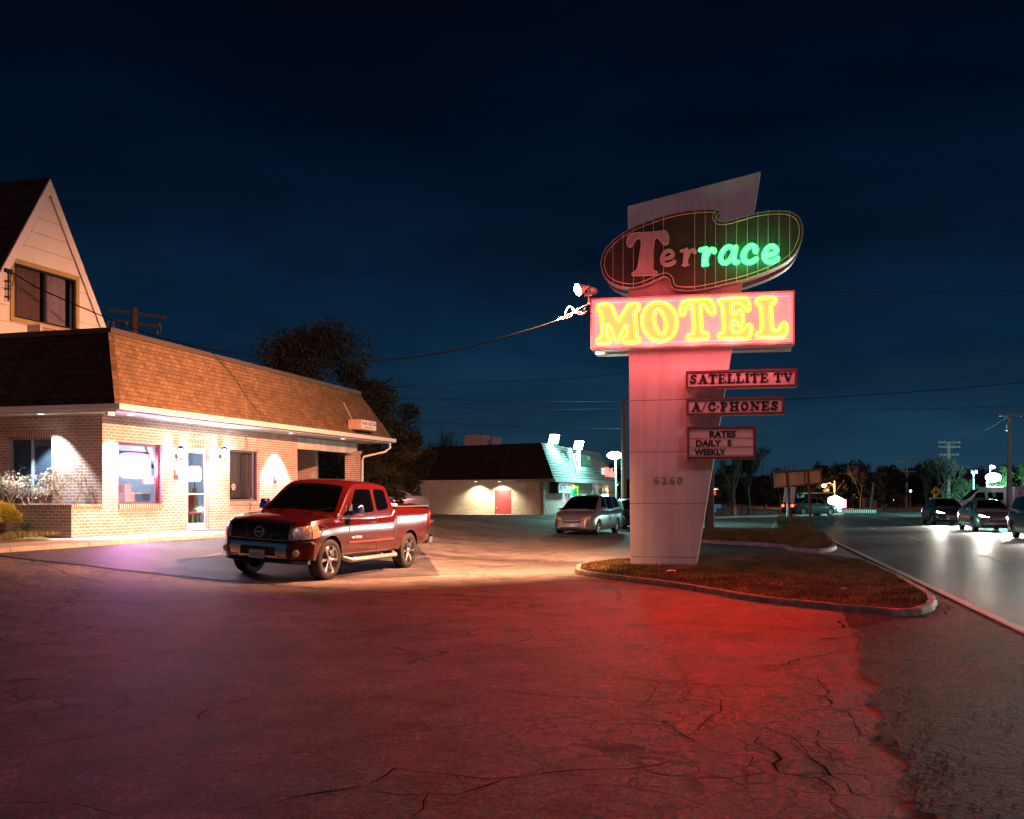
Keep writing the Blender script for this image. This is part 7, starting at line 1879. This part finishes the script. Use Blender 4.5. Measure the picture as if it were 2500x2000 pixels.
# street lamps at the right
for px, py, hx, r, pw, wh in ((2425,1166,2414,.48,6500,'big low lamp'), (2424,1141,2421,.16,1500,'small higher lamp')):
    D = 82 if r > .3 else 92; p = at(px, py, D); q = at(hx, 1200, D)
    t = thing('street_lamp', 'blazing blue-white street lamp at the right, the '+wh, 'street lamp', (q.x, D, 0), 0, 'blue-white street lamps at the right')
    mb = MB(); mb.tube([(q.x,D+.3,0),(q.x,D+.3,p.z+.2),(p.x,D+.2,p.z+.25)], [.08,.06,.04], 8); mb.build('post', M_alu, t, smooth=40)
    mb = MB(); mb.ball(p, (r*1.25,r,r*.75), 16, 10); mb.build('lamp_glass', emat('hid_glow2', (.75,1,1), 30), t, smooth=60)
    point('street_light', p+Vector((0,-.9,-.3)), pw, (.35,1.0,.90), .3, t)
# sodium lamp and far junction things
D = 120; p = at(2012, 1186, D); q = at(2038, 1207, D)
t = thing('sodium_lamp', 'orange street lamp on a bracket of a wooden pole near the far junction', 'street lamp', (q.x, D, 0))
mb = MB(); mb.tube([(q.x,D,0),(q.x,D,at(2038,1174,D).z)], [.16,.12], 8); mb.tube([(q.x,D,p.z+.1),(p.x+.6,D,p.z+.35),(p.x,D,p.z+.12)], .04, 6); mb.build('post', MATS['brown_pole'], t)
mb = MB(); mb.ball(p, (.32,.2,.2), 12, 8); mb.build('lamp_glass', emat('sodium_glow', (1,.45,.12), 14), t); point('sodium_light', p-Vector((0,.5,.4)), 2600, (1,.5,.18), .2, t)
t = thing('signal_arm', 'long traffic signal mast arm over the far junction', 'signal mast', (q.x+.3, D-4, 0)); a = at(1962,1204.5,D-4); b = at(2036,1203,D-4)
mb = MB(); mb.tube([a, b, Vector((b.x, D-4, 0))], .07, 6); mb.build('arm', mat('galvanised', (.5,.45,.4), .5), t)
a = at(1946,1216,D-5); b = at(1964,1202,D-5); t = thing('guide_sign', 'green guide sign hanging left of the signal mast arm', 'road sign', tuple(a)); mb = MB(); mb.box(a.x,b.x,D-5,D-4.95,a.z,b.z); mb.build('panel', mat('guide_green', (.02,.30,.17), .4, emit=(.02,.30,.17), estr=.12), t)
mb = MB()
for k in range(3): mb.box(a.x+.15,b.x-.2-.1*k,D-5.02,D-5.001,a.z+.12+.19*k,a.z+.17+.19*k)
mb.build('legend_lines', M_pw, t); mb = MB(); mb.tube([at(1964,1204.5,D-4.9), at(1970,1204.5,D-4.2)], .04, 5); mb.build('hanger', M_alu, t)
p = at(1948, 1232, 100); t = thing('traffic_signal', 'traffic signal showing red beyond the white twin panels', 'traffic light', (p.x, 100, 0))
mb = MB(); mb.box(p.x-.18,p.x+.18,100,100.2,p.z-.5,p.z+.5); mb.tube([(p.x,100.1,0),(p.x,100.1,p.z-.4)], .05, 6); mb.build('housing', M_black, t)
mb = MB(); mb.ball((p.x,99.98,p.z+.28), .15, 10, 8); mb.ball((p.x,99.98,p.z-.1), .12, 10, 8); mb.build('red_lens', emat('signal_red', (1,.03,.02), 14), t)
p = at(2041, 1228, 108); t = thing('far_light_sign', 'blazing white and pink illuminated sign far down the road', 'sign', (p.x, 108, 0))
mb = MB(); mb.prism([(-.85,-.35),(0,-.75),(.85,-.45),(.8,.4),(0,.8),(-.75,.55)], 0, .2, lambda a,b,h: (p.x+a,108+h,p.z+b)); mb.build('lit_face', emat('blue_white_glow', (.7,.8,1.0), 12), t)
mb = MB(); mb.box(p.x+.45,p.x+1.05,107.9,108.1,p.z-.5,p.z+.35); mb.build('pink_face', emat('pink_glow', (1,.25,.4), 6), t)
mb = MB(); mb.box(p.x-.8,p.x+.7,107.95,108.1,p.z-1.3,p.z-1.0); mb.build('lower_strip', emat('strip_glow', (.8,.85,1), 5), t)
for q_ in (-1, 1): mb = MB(); mb.tube([(p.x+.5*q_,108,0),(p.x+.4*q_,108,p.z)], .06, 6); mb.build('post', M_alu, t)
point('sign_spill', p+Vector((0,-1.5,-.3)), 250, (.8,.85,1), .3, t)
p = at(1748, 1193, 118); t = thing('far_light_sign', 'small orange-white lit sign with red letters right of the sign pillar', 'sign', (p.x, 118, 0))
mb = MB(); mb.box(p.x-.5,p.x+.35,118,118.1,p.z-.15,p.z+.18); mb.build('lit_face', emat('orange_white', (1,.75,.45), 5), t)
mb = MB(); mb.ball((p.x-.15,118,p.z-.55), .22, 8, 6); mb.ball((p.x+.35,118,p.z-.5), .16, 8, 6); mb.build('red_letters', emat('small_red', (1,.06,.05), 3), t); mb = MB(); mb.tube([(p.x,118.1,0),(p.x,118.1,p.z)], .06, 6); mb.build('post', MATS['dark_pole'], t)
p = at(1746, 1236, 95); t = thing('blue_street_sign', 'small blue sign panel behind the wooden pole', 'road sign', (p.x, 95, 0)); mb = MB(); mb.box(p.x-.5,p.x+.55,95,95.04,p.z-.18,p.z+.18); mb.build('panel', mat('sign_blue', (.06,.18,.40), .5, emit=(.06,.18,.4), estr=.15), t); mb = MB(); mb.tube([(p.x,95.05,0),(p.x,95.05,p.z)], .04, 6); mb.build('post', M_alu, t)
# distant building with a few lit windows
a = at(2046,1250,150); t = thing('distant_building', 'distant dark building with a few lit windows beyond the junction', 'building', (a.x+3, 150, 0))
mb = MB(); mb.box(a.x-1, a.x+12, 150, 158, 0, at(2046,1205,150).z); mb.build('wall', mat('far_wall', (.10,.06,.045), .9), t)
for x_, y_, c_ in ((2056,1241,(.5,.8,1)),(2070,1238,(.6,.85,1)),(2094,1240,(.4,.8,.9)),(2086,1215,(.7,.9,1)),(2090,1208,(.8,.9,1))):
    q_ = at(x_, y_, 149.9); mb = MB(); mb.box(q_.x-.35,q_.x+.35,149.85,149.97,q_.z-.2,q_.z+.25); mb.build('window', emat('far_win%d' % x_, c_, 1.4), t)
for x_, y_, D_, c_, wh in ((2157,1221,130,(1,.6,.3),'orange'), (2164,1200,140,(.9,.95,1),'upper white'), (2223,1199,120,(.85,.95,1),'white, right of the two armed pole'), (2180,1220,135,(1,.5,.3),'faint orange')):
    p = at(x_, y_, D_); t = thing('yard_lamp', 'small distant yard lamp before the dark trees, '+wh, 'street lamp', (p.x, D_, 0), 0, 'small distant yard lamps'); mb = MB(); mb.tube([(p.x,D_,0),(p.x,D_,p.z)], .05, 5); mb.build('post', MATS['dark_pole'], t); mb = MB(); mb.ball(p, .15, 8, 6); mb.build('lamp_glass', emat('yard%d' % x_, c_, 5), t)
t = thing('distant_shop', 'low tan building with dark openings behind the far traffic', 'building', tuple(at(2160,1250,125)))
a = at(2098,1250,125); b = at(2180,1226,125); mb = MB(); mb.box(a.x,b.x,125,130,0,b.z+.5); mb.build('wall', mat('far_tan', (.25,.14,.09), .8, var=.3, vscale=.5), t)
mb = MB()
for k in range(3): mb = MB(); mb.box(a.x+.8+k*1.3,a.x+1.5+k*1.3,124.95,124.99,.1,1.2); mb.build('opening', M_black, t)
# barrier
a = at(2056,1257,92); b = at(2140,1257,92); t = thing('striped_barrier', 'low black and white barrier along the far edge of the road', 'barrier', (a.x, 92, 0))
mb = MB(); mb.box(a.x,b.x,92,92.2,-.05,.32); mb.build('base', M_trim, t); mb = MB()
n_ = 16
for k in range(n_): x_ = a.x+(b.x-a.x)*k/n_; mb.box(x_,x_+(b.x-a.x)/n_*.45,91.98,91.995,.02,.3)
mb.build('stripe', M_pw, t)
# right verge
mb = MB()
for i in range(40):
    s_ = -20+i*4.5
    for o_, z_ in ((17.3,.0),(17.5,.14),(18.3,.16),(21,.30),(27,.34),(36,.0)): mb.v.append(rp(s_, o_, z_))
for i in range(39):
    for j in range(5): mb.f.append((i*6+j,(i+1)*6+j,(i+1)*6+j+1,i*6+j+1))
tag(mb.build('roadside_verge', M_grass2, smooth=70), kind='structure')
# far kerb line of side street and bed
for nm, pts, w in (('far_pavement', [(1600,1266),(1760,1266),(1806,1264),(1850,1263),(1975,1260),(2060,1256)], .8),):
    mb = MB(); P = [gnd(x, y, 0) for x, y in pts]
    for p in P: mb.v += [p+Vector((0,0,-.02)), p+Vector((0,.0,.12)), p+Vector((0,w*2,.13))]
    for i in range(len(P)-1):
        for j in range(2): mb.f.append((3*i+j,3*i+3+j,3*i+4+j,3*i+1+j))
    tag(mb.build(nm, M_conc), kind='structure')
# woodland mass and individual trees
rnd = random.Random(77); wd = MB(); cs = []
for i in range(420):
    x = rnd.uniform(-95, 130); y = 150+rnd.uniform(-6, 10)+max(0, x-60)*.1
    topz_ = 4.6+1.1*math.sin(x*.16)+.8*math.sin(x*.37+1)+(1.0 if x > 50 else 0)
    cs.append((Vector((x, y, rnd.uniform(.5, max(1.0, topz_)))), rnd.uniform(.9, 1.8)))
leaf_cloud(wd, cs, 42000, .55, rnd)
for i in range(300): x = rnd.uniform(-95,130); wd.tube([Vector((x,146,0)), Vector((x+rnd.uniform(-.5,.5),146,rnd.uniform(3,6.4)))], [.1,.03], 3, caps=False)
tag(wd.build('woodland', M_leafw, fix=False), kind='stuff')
mb = MB(); nn = 60
for i in range(nn+1):
    x = -110+i*4.5; z = 3.6+.7*math.sin(x*.16)+.5*math.sin(x*.37+1)
    mb.v += [Vector((x,150,-.2)), Vector((x,153,z*.7)), Vector((x,160,z)), Vector((x,230,z+1))]
for i in range(nn):
    for j in range(3): mb.f.append((i*4+j,(i+1)*4+j,(i+1)*4+j+1,i*4+j+1))
tag(mb.build('hills', mat('hill_ground', (.015,.016,.012), .95)), kind='structure')
protos = []
lines = [(1752,1135),(1780,1120),(1822,1150),(1868,1142),(1905,1132),(1932,1150),(1985,1128),(2012,1120),(2040,1118),(2075,1136),(2102,1116),(2128,1130),(2158,1114),(2190,1136),(2232,1120),(2262,1116),(2290,1124),(2322,1130),(2352,1122),(2385,1132),(2408,1140),(2440,1128),(2472,1122),(2498,1116)]
words = ['low rounded','bushy','ragged','broad','thin topped','leaning','tall peaked','tall twiggy','dense','twin-crowned','high domed','sparse','highest','drooping','wide','dark domed','feathery','lacy','lamp-side','teal-lit','dim green','blue-tinted','shaggy','edge-most']
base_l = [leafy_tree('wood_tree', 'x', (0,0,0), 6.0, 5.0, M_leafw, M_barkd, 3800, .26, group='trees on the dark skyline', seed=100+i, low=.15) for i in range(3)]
base_b = [bare_tree('wood_tree', 'x', (0,0,0), 6.0, .14, M_barkd, group='trees on the dark skyline', seed=200+i, lvl=6, spread=.5, minr=.02) for i in range(2)]
used = set()
ref = ['right beside the sign pillar','behind the multi-stemmed bare tree','left of the blank board','behind the left of the blank board','above the left of the blank board','above the blank board centre','just right of the blank board','above the orange street lamp','above the far white sign','above the dark one armed pole','left of the leaning dark pole','above the leaning dark pole','right of the leaning dark pole','left of the two armed pole','right of the two armed pole','left of the yellow diamond sign','above the yellow diamond sign','right of the three armed pole','left of the slender green pole','right of the slender green pole','behind the street lamps','left of the tallest pole','right of the tallest pole','in the right edge of the photo']
for i, (px, yt) in enumerate(lines):
    D = 112+((i*37) % 26); p = at(px, 1207, D); zt = CAM+(HY-yt)/F*D
    src = base_b[i % 2] if i % 3 == 1 else base_l[i % 3]
    if src.name in used: o = copy_tree(src)
    else: o = src; used.add(src.name)
    k = zt/7.0; o.location = (p.x, D, 0); o.rotation_euler = (0, 0, i*1.7); o.scale = (k*(1+.15*math.sin(i)), k*(1+.15*math.sin(i)), k)
    o['label'] = '%s dark tree on the skyline %s' % (words[i], ref[i])
for s_ in base_l+base_b:
    if s_.name not in used:
        for ch in list(s_.children): bpy.data.objects.remove(ch)
        bpy.data.objects.remove(s_)
# wires
M_wireb = mat('wire_black', (.02,.02,.02), .6, var=0)
def wire(label, pts, r=.012, d=.4):
    P = []
    for a, b in zip(pts, pts[1:]): P += sag(at(*a), at(*b), d, 16)[:-1]
    P.append(at(*pts[-1])); mb = MB(); mb.tube(P, r, 4, caps=False); tag(mb.build('overhead_wire', M_wireb), label, 'wire', 'overhead wires')
wire('overhead wire rising to the right edge from behind the A/C phones sign', [(1733,982,44),(2560,927,46)], .016, .15)
wire('faint overhead wire below the one at the A/C phones sign', [(1733,1000,44),(2560,990,60)], .010, .1)
wire('overhead wire running level from the office trees to the bent red pole', [(840,966,50),(1523,980,58)], .014, .1)
wire('second lower overhead wire between the office trees and the bent red pole', [(900,984,52),(1523,996,58)], .010, .2)
wire('overhead wire climbing toward the pillar from the office trees', [(840,944,50),(1180,932,50),(1540,910,46)], .010, .1)
wire('faint wire low above the shop roof', [(1040,1030,62),(1523,1046,58)], .010, .1)
wire('thin wire high at the right, level with the red box sign', [(1733,700,44),(2560,708,50)], .008, .2)
wire('thin wire between the far crossarm poles', [(2213,1128,125),(2316,1083,100),(2464,1016,75),(2560,980,60)], .018, .3)
# litter on the grass
for px, py, s_, wh in ((1638,1398,.10,'near the foot of the pillar'), (2060,1443,.06,'in the middle of the island')):
    p = gnd(px, py, .2); t = MB(); rnd = random.Random(px)
    for k in range(8): a = k*.785; t.v.append(p+Vector((math.cos(a)*s_*rnd.uniform(.7,1.2), math.sin(a)*s_*.6, .02+rnd.uniform(0,.03))))
    t.v += [p+Vector((0,0,.06)), p+Vector((0,0,.0))]
    for k in range(8): t.f += [(k,(k+1)%8,8), ((k+1)%8,k,9)]
    tag(t.build('litter', mat('litter_white', (.7,.65,.6), .6)), 'crumpled white litter lying in the grass '+wh, 'litter', 'litter on the island')
# ------------------------------------------------------------------ camera, world, light
cd = bpy.data.cameras.new('camera'); cam = bpy.data.objects.new('camera', cd); COL.objects.link(cam)
cam.location = (0, 0, CAM); cam.rotation_euler = (R(90), 0, 0)
cd.lens = 36.0; cd.sensor_width = 36.0; cd.sensor_fit = 'HORIZONTAL'; cd.shift_y = (HY-1000)/F; cd.clip_end = 6000; cd.clip_start = .05
S.camera = cam
w = bpy.data.worlds.new('World'); S.world = w; w.use_nodes = True
nt = w.node_tree; nt.nodes.clear()
o = nt.nodes.new('ShaderNodeOutputWorld'); b = nt.nodes.new('ShaderNodeBackground'); nt.links.new(b.outputs[0], o.inputs[0])
tc = nt.nodes.new('ShaderNodeTexCoord'); sp = nt.nodes.new('ShaderNodeSeparateXYZ'); nt.links.new(tc.outputs['Generated'], sp.inputs[0])
n = nt.nodes.new('ShaderNodeTexNoise'); n.inputs['Scale'].default_value = 2.2; n.inputs['Detail'].default_value = 6; n.inputs['Roughness'].default_value = .55
mp = nt.nodes.new('ShaderNodeMapping'); mp.inputs['Scale'].default_value = (1, 1, 3.5); nt.links.new(tc.outputs['Generated'], mp.inputs[0]); nt.links.new(mp.outputs[0], n.inputs['Vector'])
md = nt.nodes.new('ShaderNodeMath'); md.operation = 'MULTIPLY_ADD'; md.inputs[1].default_value = .10; nt.links.new(n.outputs[0], md.inputs[0]); nt.links.new(sp.outputs['Z'], md.inputs[2])
mm = nt.nodes.new('ShaderNodeMath'); mm.operation = 'SUBTRACT'; mm.inputs[1].default_value = .05; nt.links.new(md.outputs[0], mm.inputs[0])
r = nt.nodes.new('ShaderNodeValToRGB'); cr_ = r.color_ramp
SKY = [(0,(.011,.036,.064)),(.06,(.0075,.029,.055)),(.14,(.0026,.0155,.037)),(.24,(.0012,.0070,.0205)),(.34,(.0006,.0036,.0125)),(.44,(.0003,.0020,.0072)),(1,(.0002,.0012,.004))]
cr_.elements[0].position = 0; cr_.elements[0].color = (*SKY[0][1], 1); cr_.elements[1].position = 1; cr_.elements[1].color = (*SKY[-1][1], 1)
for p_, c_ in SKY[1:-1]: e = cr_.elements.new(p_); e.color = (*c_, 1)
nt.links.new(mm.outputs[0], r.inputs[0]); n2 = nt.nodes.new('ShaderNodeTexNoise'); n2.inputs['Scale'].default_value = 3.2; n2.inputs['Detail'].default_value = 7; n2.inputs['Roughness'].default_value = .6; nt.links.new(mp.outputs[0], n2.inputs['Vector'])
m2 = nt.nodes.new('ShaderNodeMapRange'); m2.inputs[1].default_value = .35; m2.inputs[2].default_value = .68; m2.inputs[3].default_value = .78; m2.inputs[4].default_value = 1.45; nt.links.new(n2.outputs[0], m2.inputs[0])
v2 = nt.nodes.new('ShaderNodeVectorMath'); v2.operation = 'SCALE'; nt.links.new(r.outputs[0], v2.inputs[0]); nt.links.new(m2.outputs[0], v2.inputs['Scale'])
nt.links.new(v2.outputs[0], b.inputs[0]); b.inputs[1].default_value = 1.0
sl = bpy.data.lights.new('ambient_fill_sun', 'SUN'); sl.energy = .40; sl.angle = R(14); sl.color = (1.0, .52, .56)  # added dim fill from behind the camera, in place of unseen lamps
so = bpy.data.objects.new('ambient_fill_sun', sl); COL.objects.link(so)
so.rotation_euler = Vector((-.35, .80, -.55)).to_track_quat('-Z', 'Y').to_euler()
S.view_settings.view_transform = 'Standard'; S.view_settings.look = 'None'; S.view_settings.exposure = 0; S.view_settings.gamma = 1
S.cycles.use_denoising = True
try: S.cycles.denoiser = 'OPENIMAGEDENOISE'
except Exception: pass
S.cycles.use_light_tree = True
S.cycles.sample_clamp_indirect = 4.0
S.cycles.max_bounces = 7; S.cycles.diffuse_bounces = 3; S.cycles.glossy_bounces = 3; S.cycles.transparent_max_bounces = 10
